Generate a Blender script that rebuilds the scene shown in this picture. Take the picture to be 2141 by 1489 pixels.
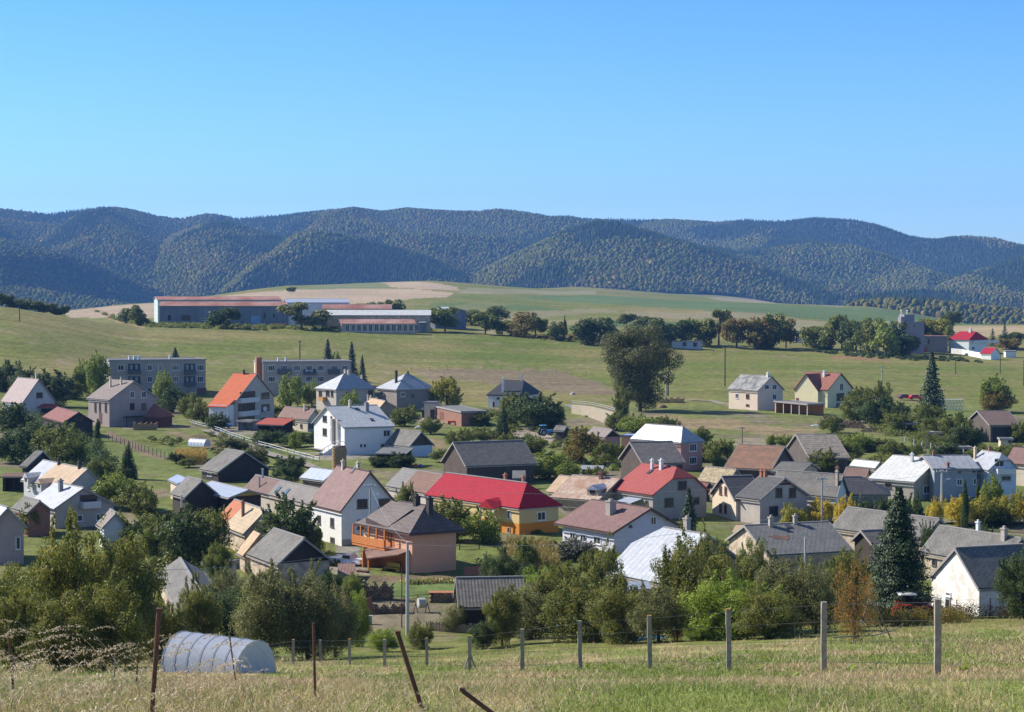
import bpy, bmesh, math, random
import numpy as np
from mathutils import Vector, Matrix
random.seed(7)
SC = bpy.context.scene
for o in list(bpy.data.objects): bpy.data.objects.remove(o)
# ------------------------------------------------------------------ camera, sky, sun, exposure
CAMF = 3995.0 / 2141.0
PITCH = math.atan(144.5 / 3995.0)
cam = bpy.data.cameras.new('camera'); cam_o = bpy.data.objects.new('camera', cam); SC.collection.objects.link(cam_o)
cam.sensor_width = 36; cam.lens = 36 * CAMF; cam.clip_start = 0.5; cam.clip_end = 40000
cam_o.location = (0, 0, 0); cam_o.rotation_euler = (math.radians(90) - PITCH, 0, 0)
SC.camera = cam_o
SUN_DIR = Vector((-0.93, 0.367, 0)).normalized(); SUN_EL = math.radians(36)
SUN_AZ = math.atan2(SUN_DIR.x, SUN_DIR.y)
w = bpy.data.worlds.new('World'); SC.world = w; w.use_nodes = True
nt = w.node_tree; bg = nt.nodes['Background']
sky = nt.nodes.new('ShaderNodeTexSky'); sky.sky_type = 'NISHITA'; sky.sun_disc = False
sky.sun_elevation = SUN_EL; sky.sun_rotation = SUN_AZ; sky.altitude = 600; sky.air_density = 1.0; sky.dust_density = 0.3; sky.ozone_density = 3.0
hsv = nt.nodes.new('ShaderNodeHueSaturation'); hsv.inputs['Saturation'].default_value = 1.05
# colour of the clear autumn air: a little less yellow towards the horizon, bluer above
tcw = nt.nodes.new('ShaderNodeTexCoord'); sxw = nt.nodes.new('ShaderNodeSeparateXYZ'); rmp = nt.nodes.new('ShaderNodeValToRGB'); mulw = nt.nodes.new('ShaderNodeMix'); mulw.data_type = 'RGBA'; mulw.blend_type = 'MULTIPLY'; mulw.inputs[0].default_value = 1
nt.links.new(tcw.outputs['Generated'], sxw.inputs[0]); nt.links.new(sxw.outputs[2], rmp.inputs[0])
rmp.color_ramp.elements[0].position = 0; rmp.color_ramp.elements[0].color = (.60, .80, 1.09, 1); rmp.color_ramp.elements[1].position = 1; rmp.color_ramp.elements[1].color = (.80, .72, .67, 1)
e = rmp.color_ramp.elements.new(.15); e.color = (.40, .70, 1.33, 1); e = rmp.color_ramp.elements.new(.30); e.color = (.72, .76, .84, 1)
nt.links.new(sky.outputs[0], hsv.inputs['Color']); nt.links.new(hsv.outputs[0], mulw.inputs[6]); nt.links.new(rmp.outputs[0], mulw.inputs[7]); nt.links.new(mulw.outputs[2], bg.inputs[0]); bg.inputs[1].default_value = 0.12
sl = bpy.data.lights.new('sun', 'SUN'); sl.energy = 5.0; sl.angle = math.radians(0.53); sl.color = (1.0, 0.95, 0.85)
so = bpy.data.objects.new('sun', sl); SC.collection.objects.link(so)
sd = Vector((SUN_DIR.x * math.cos(SUN_EL), SUN_DIR.y * math.cos(SUN_EL), math.sin(SUN_EL)))
so.rotation_euler = sd.to_track_quat('Z', 'Y').to_euler()
SC.view_settings.view_transform = 'Standard'; SC.view_settings.look = 'None'; SC.view_settings.exposure = 0.6; SC.view_settings.gamma = 1
SC.cycles.max_bounces = 5; SC.cycles.diffuse_bounces = 4; SC.cycles.glossy_bounces = 2; SC.cycles.transmission_bounces = 2
SC.cycles.transparent_max_bounces = 4; SC.cycles.volume_bounces = 0; SC.cycles.use_denoising = True
# ------------------------------------------------------------------ terrain heights (metres, camera at the origin)
COLS=[0,300,600,900,1200,1500,1800,2141]
ROWS=[
(-60,[2.5]*8),(0,[-2.2]*8),(8,[-2.5]*8),(15,[-3.33]*8),
(30,[-6.45,-6.45,-6.45,-6.4,-6.35,-6.3,-6.25,-6.25]),
(40,[-8.45,-8.45,-8.4,-8.35,-8.3,-8.25,-8.15,-8.1]),
(60,[-12.4,-12.4,-12.4,-12.3,-12.1,-11.9,-11.7,-11.5]),
(80,[-16.1,-16.1,-16.1,-16.0,-15.7,-15.4,-15.1,-14.9]),
(100,[-19.7,-19.8,-19.8,-19.7,-19.2,-18.8,-18.3,-18.0]),
(115,[-22.2,-22.2,-22.2,-22.0,-21.4,-20.9,-20.3,-19.9]),
(130,[-23.6,-23.7,-23.8,-23.7,-23.2,-22.7,-22.2,-21.8]),
(150,[-24,-24,-24,-24,-24,-23.8,-23.5,-23.3]),
(180,[-24]*8),(330,[-24]*8),
(380,[-23.0,-23.6,-24,-24,-24.2,-24.2,-24.2,-24.2]),
(430,[-18.5,-21,-22,-23,-23.5,-23.5,-23.5,-24]),
(500,[-11,-17,-18.5,-20.5,-21.5,-21.8,-22,-23]),
(560,[-5.8,-12.8,-14.8,-17,-18.8,-20.0,-21,-22.2]),
(600,[-7,-12.5,-13,-14.5,-16.5,-18.8,-20.3,-21.5]),
(700,[-14,-13,-11.5,-12,-15,-17.5,-19.5,-18.5]),
(900,[-13,-11,-7,-8,-12,-15,-18.5,-18]),
(1200,[-19,-10.5,-2,-3,-8,-11,-14.8,-30]),
(1400,[-26,-13,0.5,2.5,-6,-11.5,-14.2,-34]),
(1650,[-50,-26,1.0,5.2,-4,-11.8,-18,-38]),
(2200,[-60,-50,-20,-12,0,-11.5,-30,-60]),
(2700,[-70,-60,-30,-20,-4,-12,-40,-70]),
(9000,[-70]*8)]
S=1.35
_ys=np.array([r[0] for r in ROWS],float)*S; _zs=np.array([r[1] for r in ROWS],float)*S
_us=(np.array(COLS)-1070.5)/3995.0
def _pchip(xs,Y):
    h=np.diff(xs); d=np.diff(Y,axis=0)/h[:,None]; m=np.zeros_like(Y)
    for k in range(1,len(xs)-1):
        a,b=d[k-1],d[k]; w1=2*h[k]+h[k-1]; w2=h[k]+2*h[k-1]
        with np.errstate(all='ignore'):
            v=(w1+w2)/(w1/a+w2/b)
        m[k]=np.where(a*b>0,v,0)
    m[0]=d[0]; m[-1]=0
    return m
_ms=_pchip(_ys,_zs)
def ground(x,y):
    x=np.asarray(x,float); y=np.asarray(y,float)
    sh=x.shape; x=x.ravel(); y=y.ravel()
    yc=np.clip(y,_ys[0],_ys[-1]-1e-6)
    k=np.clip(np.searchsorted(_ys,yc,side='right')-1,0,len(_ys)-2)
    h=_ys[k+1]-_ys[k]; t=((yc-_ys[k])/h)[:,None]
    col=(2*t**3-3*t**2+1)*_zs[k]+(t**3-2*t**2+t)*h[:,None]*_ms[k]+(-2*t**3+3*t**2)*_zs[k+1]+(t**3-t**2)*h[:,None]*_ms[k+1]
    u=np.clip(x/np.maximum(y,34.0),_us[0],_us[-1])
    j=np.clip(np.searchsorted(_us,u,side='right')-1,0,len(_us)-2)
    s=(u-_us[j])/(_us[j+1]-_us[j]); s=s*s*(3-2*s)*0.5+s*0.5
    i=np.arange(len(x))
    return (col[i,j]*(1-s)+col[i,j+1]*s).reshape(sh)
def gz(x,y): return float(ground(np.array([x]),np.array([y]))[0])
HOUSES=[
 {'id': 'h1', 'p': [-121.492, 479.607, -0.89, 12.129, 9.369, 3.158, 5.982, 0.0, 0.0, -0.018, -0.006], 'oh': 0.35, 'ends': 'gg', 'roof': 'pink_metal', 'wall': 'greywhite', 'win': [['b', -0.62, 4.36, 1.07, 5.78, 'dark']], 'chim': [[4.12, 0.13, 10.41, 0.39, 'cream']], 'label': 'small pale gabled house with a faded pink-grey roof at the left edge', 'cat': 'house', 'name': 'house', 'dd': 0},
 {'id': 'h2', 'p': [-98.095, 421.23, -1.116, 20.421, 6.882, 3.235, 2.171, 0.0, 0.0, -0.019, 0.004], 'oh': 0.35, 'ends': 'gg', 'roof': 'redbrown_metal', 'wall': 'wood_dark', 'win': [['b', -0.53, 3.57, 0.07, 4.35, 'dark'], ['b', 0.33, 3.55, 0.98, 4.33, 'dark'], ['b', -0.47, 1.22, 0.13, 2.13, 'dark'], ['b', 0.44, 1.19, 1.1, 2.1, 'dark']], 'chim': [], 'label': 'low timber cabin with a two-tone dull red roof at the left', 'cat': 'cabin', 'name': 'timber_cabin', 'dd': 0},
 {'id': 'h3', 'p': [-91.64, 448.842, -0.819, 9.963, 13.207, 6.293, 4.212, 0.0, 0.0, -0.03, 0.004], 'oh': 0.35, 'ends': 'gg', 'roof': 'greybrown_tile', 'wall': 'pinkgrey', 'win': [['b', -0.84, 6.48, 0.37, 8.03, 'frame'], ['b', 2.2, 6.36, 3.52, 7.92, 'frame'], ['b', -0.86, 3.74, 0.35, 5.27, 'brown'], ['b', 2.21, 3.61, 3.5, 5.14, 'brown'], ['n', -1.89, 3.21, -1.03, 5.41, 'dark'], ['n', 0.15, 3.3, 0.95, 5.5, 'dark'], ['n', 2.71, 3.43, 3.61, 5.61, 'dark'], ['n', 0.11, 0.5, 1.44, 3.03, 'door']], 'chim': [[-1.15, -2.47, 11.13, 0.41, 'cream'], [1.74, -1.38, 10.92, 0.41, 'cream']], 'label': 'pinkish grey two-storey house with two cream chimneys and a front of tall narrow windows', 'cat': 'house', 'name': 'house', 'dd': 0, 'awn': [['b', -2.69, 2.11, 2.1, 2.9]]},
 {'id': 'h4', 'p': [-82.277, 444.405, -0.48, 4.445, 6.037, 2.269, 3.034, 2.043, 2.043, 0.032, -0.285], 'oh': 0.35, 'ends': 'hh', 'roof': 'redbrown_metal', 'wall': 'wood_red', 'win': [], 'chim': [], 'label': 'little brown hut with a pointed red-brown roof beside stacked firewood', 'cat': 'hut', 'name': 'garden_hut', 'dd': 0},
 {'id': 'flat1', 'p': [-103.236, 549.31, 0.266, 26.995, 13.317, 9.61, 0.0, 0.0, 0.0, 0.115, 0.0], 'oh': 0, 'ends': 'ff', 'roof': 'felt', 'wall': 'panelgrey', 'win': [['n', -11.24, 6.64, -9.5, 8.28, 'frame'], ['n', -2.97, 6.54, -1.55, 8.19, 'frame'], ['n', 0.07, 6.51, 1.22, 8.16, 'frame'], ['n', 3.93, 6.46, 5.9, 8.11, 'frame'], ['n', 11.09, 6.38, 13.01, 8.04, 'frame'], ['n', -11.26, 3.39, -9.52, 5.03, 'frame'], ['n', -3.0, 3.28, -1.58, 4.93, 'frame'], ['n', 0.05, 3.25, 1.2, 4.89, 'frame'], ['n', 3.91, 3.19, 5.88, 4.84, 'frame'], ['n', 11.07, 3.1, 12.99, 4.75, 'frame'], ['n', -11.29, 0.42, -9.61, 1.78, 'frame'], ['n', -3.02, 0.3, -1.33, 1.67, 'frame'], ['n', 0.43, 0.25, 2.13, 1.62, 'frame'], ['n', 3.89, 0.2, 5.59, 1.57, 'frame'], ['n', 11.05, -0.61, 13.72, 1.4, 'door']], 'chim': [], 'label': 'long three-storey grey apartment block standing behind the left trees', 'cat': 'apartment block', 'name': 'apartment_block', 'dd': 0, 'balc': [['n', -8.29, 5.67, -4.93, 8.58], ['n', 7.43, 5.24, 10.51, 8.41], ['n', -8.32, 2.25, -4.95, 4.98], ['n', 7.41, 2.03, 10.49, 4.79]], 'vents': [[-7.46, 0.69], [-6.0, 0.83], [-4.81, 0.55], [3.85, 0.55]]},
 {'id': 'flat2', 'p': [-61.116, 556.744, 0.273, 25.64, 12.753, 9.461, 0.0, 0.0, 0.0, 0.065, 0.0], 'oh': 0, 'ends': 'ff', 'roof': 'felt', 'wall': 'panelgrey2', 'win': [['n', -11.41, 6.87, -9.4, 8.46, 'frame'], ['n', -7.76, 6.82, -5.81, 8.42, 'frame'], ['n', -4.0, 6.78, -2.04, 8.38, 'frame'], ['n', -0.5, 6.74, 1.4, 8.34, 'frame'], ['n', 2.94, 6.7, 4.84, 8.3, 'frame'], ['n', 6.82, 6.65, 8.73, 8.26, 'frame'], ['n', 10.0, 6.61, 11.92, 8.23, 'frame'], ['n', -11.42, 3.71, -9.41, 5.31, 'frame'], ['n', -7.78, 3.67, -5.82, 5.26, 'frame'], ['n', -4.01, 3.62, -2.05, 5.22, 'frame'], ['n', -0.51, 3.57, 1.39, 5.17, 'frame'], ['n', 2.93, 3.52, 4.83, 5.13, 'frame'], ['n', 6.81, 3.47, 8.72, 5.08, 'frame'], ['n', 9.99, 3.43, 11.91, 5.04, 'frame']], 'chim': [], 'label': 'grey apartment block with cream end wall and brick stack behind the orange roof', 'cat': 'apartment block', 'name': 'apartment_block', 'dd': 0, 'balc': [['n', -8.64, 5.85, -4.91, 7.35], ['n', -1.2, 5.62, 2.45, 7.26], ['n', 6.08, 5.68, 9.15, 7.18]], 'vents': [[-7.98, 0.56], [-5.76, 0.56]], 'brickstack': 1},
 {'id': 'h6', 'p': [-63.645, 454.829, -0.486, 6.665, 16.677, 5.965, 5.875, 0.0, 0.0, 0.024, 0.013], 'oh': 0.35, 'ends': 'gg', 'roof': 'orange_tile', 'wall': 'cream_grey', 'win': [['b', 2.56, 5.63, 5.91, 7.13, 'dark'], ['b', 2.53, 2.67, 5.99, 4.32, 'dark'], ['b', 1.85, 0.37, 6.23, 1.38, 'frame'], ['b', -6.39, 6.25, -0.04, 7.73, 'dark'], ['b', -7.26, 3.2, -0.16, 4.99, 'dark'], ['b', -7.09, 0.06, -0.45, 1.77, 'dark']], 'chim': [[-0.17, -0.11, 12.39, 0.35, 'dark']], 'label': 'tall house with a bright orange tiled roof and white balconies', 'cat': 'house', 'name': 'house', 'dd': 0, 'balc': [['b', -7.14, 5.18, 0.1, 6.32, 'w'], ['b', -7.17, 2.04, 0.08, 3.24, 'w']], 'wing': 1, 'tall': 1},
 {'id': 'h8', 'p': [-44.108, 505.862, 0.619, 12.549, 10.626, 5.607, 3.905, 4.868, 4.868, 0.034, -0.122], 'oh': 0.35, 'ends': 'hh', 'roof': 'silver_seam', 'wall': 'cream_grey', 'win': [['a', 2.06, 2.87, 3.63, 4.94, 'dark'], ['a', -1.65, 3.67, 0.14, 5.1, 'dark'], ['a', -3.55, 3.61, -2.36, 5.19, 'dark'], ['n', 3.7, 3.45, 5.19, 5.11, 'dark'], ['n', -3.3, 3.68, -1.83, 5.17, 'frame']], 'chim': [[-0.12, -1.64, 10.21, 0.51, 'cream'], [-0.21, 0.01, 10.32, 0.35, 'cream'], [3.4, -2.51, 8.71, 0.41, 'cream']], 'label': 'square two-storey house with a pale metal pyramid roof, left one of the pair', 'cat': 'house', 'name': 'house', 'dd': 0, 'balc': [['a', -0.33, 2.44, 2.25, 3.43, 'o']]},
 {'id': 'h9', 'p': [-28.102, 505.574, 0.564, 12.136, 10.807, 5.608, 3.832, 5.429, 5.429, 0.032, -0.058], 'oh': 0.35, 'ends': 'hh', 'roof': 'silver_seam', 'wall': 'greybrown', 'win': [['n', -4.56, 3.65, -3.26, 4.92, 'frame'], ['n', -1.38, 3.4, -0.58, 4.35, 'dark'], ['a', 1.62, 3.67, 3.51, 4.94, 'cream']], 'chim': [[-3.72, -1.35, 10.14, 0.56, 'dark'], [0.4, -0.34, 9.78, 0.41, 'dark']], 'label': 'square grey-brown house with a pale metal pyramid roof, right one of the pair', 'cat': 'house', 'name': 'house', 'dd': 0},
 {'id': 'h10', 'p': [-32.934, 478.934, -1.229, 14.465, 4.707, 2.599, 1.689, 0.0, 0.0, -0.039, -0.178], 'oh': 0.35, 'ends': 'gg', 'roof': 'beige_metal', 'wall': 'greybrown', 'win': [], 'chim': [[-6.73, -1.49, 4.79, 0.35, 'cream'], [-5.73, -0.97, 4.68, 0.35, 'cream']], 'label': 'low outbuilding with a beige metal roof tucked behind the big silver roof', 'cat': 'outbuilding', 'name': 'outbuilding', 'dd': 0},
 {'id': 'h11', 'p': [-48.275, 434.154, -0.824, 11.375, 4.621, 2.598, 2.372, 0.0, 0.0, 0.1, 0.016], 'oh': 0.35, 'ends': 'gg', 'roof': 'pinkbrown_tile', 'wall': 'cream', 'win': [['n', 2.56, 0.59, 3.38, 1.46, 'dark'], ['b', -1.78, 0.4, 0.61, 1.77, 'grey']], 'chim': [[2.44, -0.56, 5.61, 0.35, 'cream']], 'label': 'low cottage with a patched pink-brown roof and cream corner wall', 'cat': 'cottage', 'name': 'cottage', 'dd': 0},
 {'id': 's12', 'p': [-51.945, 417.981, -0.467, 7.418, 4.591, 2.405, 1.108, 0.0, 0.0, 0.012, 0.0], 'oh': 0.35, 'ends': 'mm', 'roof': 'red_metal', 'wall': 'wood_dark', 'win': [], 'chim': [], 'label': 'open carport with a low red metal roof and one white sheet', 'cat': 'carport', 'name': 'carport', 'dd': 0, 'open': 1},
 {'id': 'h13', 'p': [-31.351, 375.738, 0.36, 10.394, 14.674, 5.348, 3.722, 0.0, 0.0, 0.176, 0.046], 'oh': 0.35, 'ends': 'gg', 'roof': 'silver_tile', 'wall': 'white', 'win': [['a', 0.99, 5.82, 2.82, 7.08, 'dark'], ['a', 1.01, 3.13, 2.84, 4.56, 'dark'], ['a', -1.54, 5.25, -0.77, 7.14, 'dark'], ['a', -1.52, 2.35, -0.75, 4.76, 'dark'], ['n', 2.88, 3.24, 4.35, 4.6, 'frame'], ['n', -1.86, 1.28, -1.25, 2.05, 'frame'], ['n', -1.11, 1.26, -0.48, 2.03, 'frame'], ['n', 2.39, 1.1, 3.12, 1.93, 'grey'], ['n', 3.49, 1.07, 4.22, 1.89, 'grey']], 'chim': [[-0.6, -0.03, 9.94, 0.42, 'cream'], [2.09, -1.62, 9.49, 0.65, 'grey']], 'label': 'large white house with a pale silver roof and outside stairs on its left', 'cat': 'house', 'name': 'house', 'dd': 0, 'recess': ['a', -4.56, 1.68, -2.17, 6.73], 'sky': [[0.51, -0.88, 0.71], [1.57, -4.94, 0.71]], 'stairs': 1},
 {'id': 'h14', 'p': [-19.809, 368.739, -0.934, 8.507, 5.924, 1.92, 2.826, 0.0, 0.0, -0.027, -0.015], 'oh': 0.35, 'ends': 'gg', 'roof': 'grey_tile', 'wall': 'bluewhite', 'win': [], 'chim': [], 'label': 'small grey-roofed garage with a brown boarded gable beside the big white house', 'cat': 'garage', 'name': 'garage', 'dd': 0, 'gab': 'wood_brown'},
 {'id': 's14b', 'p': [-21.414, 347.233, -0.157, 5.84, 5.719, 2.301, 0.628, 0.0, 0.0, -0.032, 0.0], 'oh': 0.35, 'ends': 'mm', 'roof': 'felt', 'wall': 'wood_dark', 'win': [], 'chim': [], 'label': 'open lean-to shelter with a flat grey roof by the dark hedge', 'cat': 'shelter', 'name': 'garden_shelter', 'dd': 0, 'open': 1},
 {'id': 's15a', 'p': [-19.655, 467.094, -0.186, 2.795, 4.0, 4.259, 0.0, 0.0, 0.0, 0.0, 0.0], 'oh': 0, 'ends': 'ff', 'roof': 'felt', 'wall': 'cream', 'win': [['n', 0.1, 0.17, 1.24, 2.53, 'dark']], 'chim': [], 'label': 'narrow cream flat-roofed block beside the brown-grey square house', 'cat': 'outbuilding', 'name': 'outbuilding', 'dd': 0},
 {'id': 's15b', 'p': [-12.338, 455.73, -1.257, 22.125, 6.001, 3.348, 0.0, 0.0, 0.0, 0.0, 0.0], 'oh': 0, 'ends': 'ff', 'roof': 'felt', 'wall': 'brick', 'win': [['n', -7.53, 0.51, -3.81, 2.26, 'door']], 'chim': [], 'label': 'low brick outbuilding with a dark flat roof and small doors', 'cat': 'outbuilding', 'name': 'outbuilding', 'dd': 0},
 {'id': 's15c', 'p': [-12.888, 459.625, -0.239, 4.025, 4.002, 2.097, 0.0, 0.0, 0.0, -0.0, 0.0], 'oh': 0, 'ends': 'ff', 'roof': 'white_metal', 'wall': 'white', 'win': [['n', -0.84, 0.05, 1.8, 1.79, 'dark']], 'chim': [], 'label': 'white garage with a dark open front by the brick outbuilding', 'cat': 'garage', 'name': 'garage', 'dd': 0},
 {'id': 'h17', 'p': [0.632, 518.893, -0.428, 10.152, 14.837, 3.579, 3.564, 2.172, 2.172, 0.019, 0.011], 'oh': 0.35, 'ends': 'hh', 'roof': 'anthracite', 'wall': 'white', 'win': [['n', -3.28, -0.19, -2.78, 1.66, 'brown'], ['n', -2.09, 2.35, -1.27, 2.84, 'dark']], 'chim': [[-0.87, -5.67, 7.92, 0.58, 'whitecap'], [2.2, -0.04, 8.62, 0.37, 'whitecap']], 'label': 'new white bungalow with a dark anthracite hipped roof and tall white chimney', 'cat': 'bungalow', 'name': 'bungalow', 'dd': 0},
 {'id': 'b18', 'p': [-3.88, 316.642, 0.386, 12.588, 10.323, 3.305, 3.523, 0.0, 0.0, 0.053, 0.011], 'oh': 0.35, 'ends': 'gg', 'roof': 'shingle_grey', 'wall': 'wood_brown', 'win': [], 'chim': [], 'label': 'big old wooden barn with a weathered grey shingle roof behind the long red roof', 'cat': 'barn', 'name': 'barn', 'dd': 0},
 {'id': 'h19', 'p': [-2.742, 256.195, -0.904, 20.956, 6.991, 3.814, 3.06, 1.529, 1.529, -0.059, -0.148], 'oh': 0.35, 'ends': 'hh', 'roof': 'red_tile', 'wall': 'two_orange', 'win': [['b', -0.34, 1.93, 1.05, 3.11, 'white'], ['n', 7.63, 2.22, 8.36, 3.28, 'white'], ['n', 7.63, 0.32, 8.24, 1.08, 'grey']], 'chim': [[3.26, -0.2, 7.34, 0.35, 'orange'], [6.71, 0.11, 7.36, 0.35, 'orange']], 'label': 'long bungalow with a bright red tiled hip roof and orange and yellow walls', 'cat': 'bungalow', 'name': 'bungalow', 'dd': 0, 'porch': True},
 {'id': 'h20', 'p': [-13.222, 283.144, -1.018, 12.297, 6.246, 2.499, 2.559, 0.0, 0.0, 0.009, -0.011], 'oh': 0.35, 'ends': 'gg', 'roof': 'grey_rust', 'wall': 'cream_grey', 'win': [], 'chim': [], 'label': 'low old roof, half grey and half rusty brown, behind the long red roof', 'cat': 'outbuilding', 'name': 'outbuilding', 'dd': 0},
 {'id': 'h21', 'p': [-11.867, 219.781, -0.931, 11.714, 7.024, 4.778, 2.685, 3.141, 3.141, -0.146, 0.065], 'oh': 0.75, 'ends': 'hh', 'roof': 'brown_tile', 'wall': 'peach', 'win': [['n', -5.56, 0.18, -5.01, 1.19, 'white'], ['n', 0.2, 3.38, 0.92, 4.38, 'dark'], ['n', 3.19, 0.27, 3.66, 1.98, 'door']], 'chim': [[1.07, 0.3, 8.27, 0.6, 'dark'], [3.72, 0.3, 8.27, 0.57, 'dark']], 'label': 'peach two-storey house with a dark brown hip roof and orange wooden balcony', 'cat': 'house', 'name': 'house', 'dd': 0, 'balcony21': True},
 {'id': 'h22', 'p': [-20.14, 243.351, -1.039, 9.578, 8.166, 4.419, 4.853, 0.0, 0.0, -0.132, -0.012], 'oh': 0.35, 'ends': 'gg', 'roof': 'brown_metal', 'wall': 'white', 'win': [['n', -2.62, 2.06, -1.69, 3.18, 'dark'], ['n', 1.23, 2.09, 2.3, 3.26, 'dark'], ['n', 1.22, 0.01, 2.43, 0.79, 'dark'], ['b', -1.69, 4.59, -0.3, 5.78, 'dark'], ['b', 1.17, 4.59, 2.63, 5.72, 'dark'], ['b', -1.67, 2.03, -0.58, 3.22, 'dark']], 'chim': [[-2.5, -0.36, 9.91, 0.35, 'cream'], [0.86, 0.14, 9.96, 0.35, 'cream']], 'label': 'tall white house with a brown corrugated roof in the middle of the village', 'cat': 'house', 'name': 'house', 'dd': 0, 'sky': [[0.36, -0.22, 0.52]], 'plinth': 'grey'},
 {'id': 'h23', 'p': [-32.233, 273.745, -1.046, 23.073, 4.271, 2.494, 1.99, 0.0, 0.0, 0.031, -0.034], 'oh': 0.35, 'ends': 'gg', 'roof': 'brown_grey_split', 'wall': 'cream_grey', 'win': [], 'chim': [], 'label': 'low patched brown and grey roof with metal flues and a small solar panel', 'cat': 'outbuilding', 'name': 'outbuilding', 'dd': 0, 'sky': [[-0.36, -1.38, 0.88], [2.77, -1.39, 0.88]], 'flues': [[-6.83, -1.54, 4.47], [-8.48, -0.34, 5.51]], 'solar': 1},
 {'id': 's24', 'p': [-29.549, 298.088, -0.874, 6.661, 4.418, 2.498, 1.512, 0.0, 0.0, -0.002, 0.005], 'oh': 0.35, 'ends': 'gg', 'roof': 'silver_sheet', 'wall': 'wood_brown', 'win': [['n', -2.45, 1.24, -1.73, 2.21, 'dark']], 'chim': [], 'label': 'wooden shed with a shiny silver and maroon roof behind the white house', 'cat': 'shed', 'name': 'shed', 'dd': 0},
 {'id': 'b25', 'p': [-46.766, 321.852, -0.968, 7.075, 9.703, 1.649, 3.235, 0.0, 0.0, -0.081, 0.009], 'oh': 0.35, 'ends': 'gg', 'roof': 'grey_tile', 'wall': 'wood_dark', 'win': [['n', -0.98, 0.62, 0.8, 1.31, 'grey']], 'chim': [], 'label': 'dark wooden barn with a plain grey roof slope near the yellow corn patch', 'cat': 'barn', 'name': 'barn', 'dd': 0},
 {'id': 's26', 'p': [-44.885, 269.762, -1.055, 6.023, 5.376, 2.997, 2.355, 0.0, 0.0, -0.072, -0.015], 'oh': 0.35, 'ends': 'gg', 'roof': 'grey_tile', 'wall': 'wood_dark', 'win': [], 'chim': [], 'label': 'dark shed with a weathered grey roof behind the tall lamp pole', 'cat': 'shed', 'name': 'shed', 'dd': 0},
 {'id': 's27', 'p': [-40.125, 270.86, -1.045, 13.955, 5.903, 3.295, 0.938, 0.0, 0.0, -0.017, -0.0], 'oh': 0.8, 'ends': 'gg', 'roof': 'silver_sheet', 'wall': 'wood_dark', 'win': [], 'chim': [], 'label': 'open shed with a blue-grey metal roof and yellow painted gable', 'cat': 'shed', 'name': 'shed', 'dd': 0, 'gab': 'yellow'},
 {'id': 's27b', 'p': [-51.006, 290.455, -1.183, 6.916, 1.5, 2.798, 0.721, 0.0, 0.0, -0.003, 0.0], 'oh': 0.35, 'ends': 'mm', 'roof': 'blue_sheet', 'wall': 'cream', 'win': [], 'chim': [], 'label': 'tiny sunlit yellow shed with a blue roof at the garden edge', 'cat': 'shed', 'name': 'shed', 'dd': 0},
 {'id': 'h28', 'p': [-32.593, 237.841, -1.124, 12.663, 6.346, 2.499, 2.793, 0.0, 0.0, 0.068, -0.024], 'oh': 0.35, 'ends': 'gg', 'roof': 'orange_beige', 'wall': 'cream_old', 'win': [['n', -6.38, 0.18, -5.7, 0.84, 'dark'], ['n', -5.03, 0.53, -4.36, 1.39, 'dark']], 'chim': [[1.26, -1.49, 5.72, 0.35, 'brick']], 'label': 'old cream cottage with a roof half orange tile and half bleached beige', 'cat': 'cottage', 'name': 'cottage', 'dd': 0},
 {'id': 's28b', 'p': [-30.072, 216.793, -1.204, 3.219, 2.074, 2.013, 2.454, 0.0, 0.0, 0.005, 0.0], 'oh': 0.35, 'ends': 'mm', 'roof': 'beige_metal', 'wall': 'cream_old', 'win': [], 'chim': [], 'label': 'narrow lean-to with a beige sheet roof beside the orange tiled cottage', 'cat': 'lean-to', 'name': 'lean_to_shed', 'dd': 0},
 {'id': 'h29', 'p': [-24.589, 210.38, -1.1, 9.633, 6.667, 2.497, 2.754, 0.0, 0.0, 0.013, -0.014], 'oh': 0.35, 'ends': 'gg', 'roof': 'grey_tile', 'wall': 'cream_old', 'win': [], 'chim': [], 'label': 'low cottage with a large plain grey roof left of the peach house', 'cat': 'cottage', 'name': 'cottage', 'dd': 0, 'gab': 'wood_dark'},
 {'id': 'h30', 'p': [-30.956, 184.578, -1.317, 30.318, 4.678, 2.386, 1.54, 0.0, 0.0, -0.006, -0.008], 'oh': 0.35, 'ends': 'gg', 'roof': 'grey_tile', 'wall': 'cream_old', 'win': [], 'chim': [], 'label': 'grey roof of a low house half hidden among the near orchard trees', 'cat': 'cottage', 'name': 'cottage', 'dd': 0},
 {'id': 'h31a', 'p': [-67.706, 287.348, -0.962, 17.627, 6.649, 2.795, 2.911, 0.0, 0.0, 0.003, 0.047], 'oh': 0.35, 'ends': 'gg', 'roof': 'silver_beige', 'wall': 'greywhite', 'win': [['b', -0.19, 3.87, 0.03, 4.22, 'dark'], ['b', 0.68, 3.82, 0.9, 4.17, 'dark'], ['n', -6.93, 1.39, -5.92, 2.13, 'frame'], ['n', -4.72, 1.44, -3.72, 2.17, 'frame']], 'chim': [[-1.73, 0.03, 6.31, 0.35, 'dark'], [6.14, 0.1, 6.39, 0.39, 'dark']], 'label': 'old house with a roof part silver and part rusty beige with two dormers', 'cat': 'house', 'name': 'house', 'dd': 0, 'dorm': [[-4.84, -2.51], [1.59, -2.92]]},
 {'id': 's31b', 'p': [-80.318, 322.355, -0.466, 1.5, 7.796, 2.414, 2.232, 0.0, 0.0, 0.075, 0.084], 'oh': 0.35, 'ends': 'gg', 'roof': 'grey_tile', 'wall': 'wood_dark', 'win': [], 'chim': [], 'label': 'narrow grey shed roof between trees at the left edge', 'cat': 'shed', 'name': 'shed', 'dd': 0},
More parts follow.
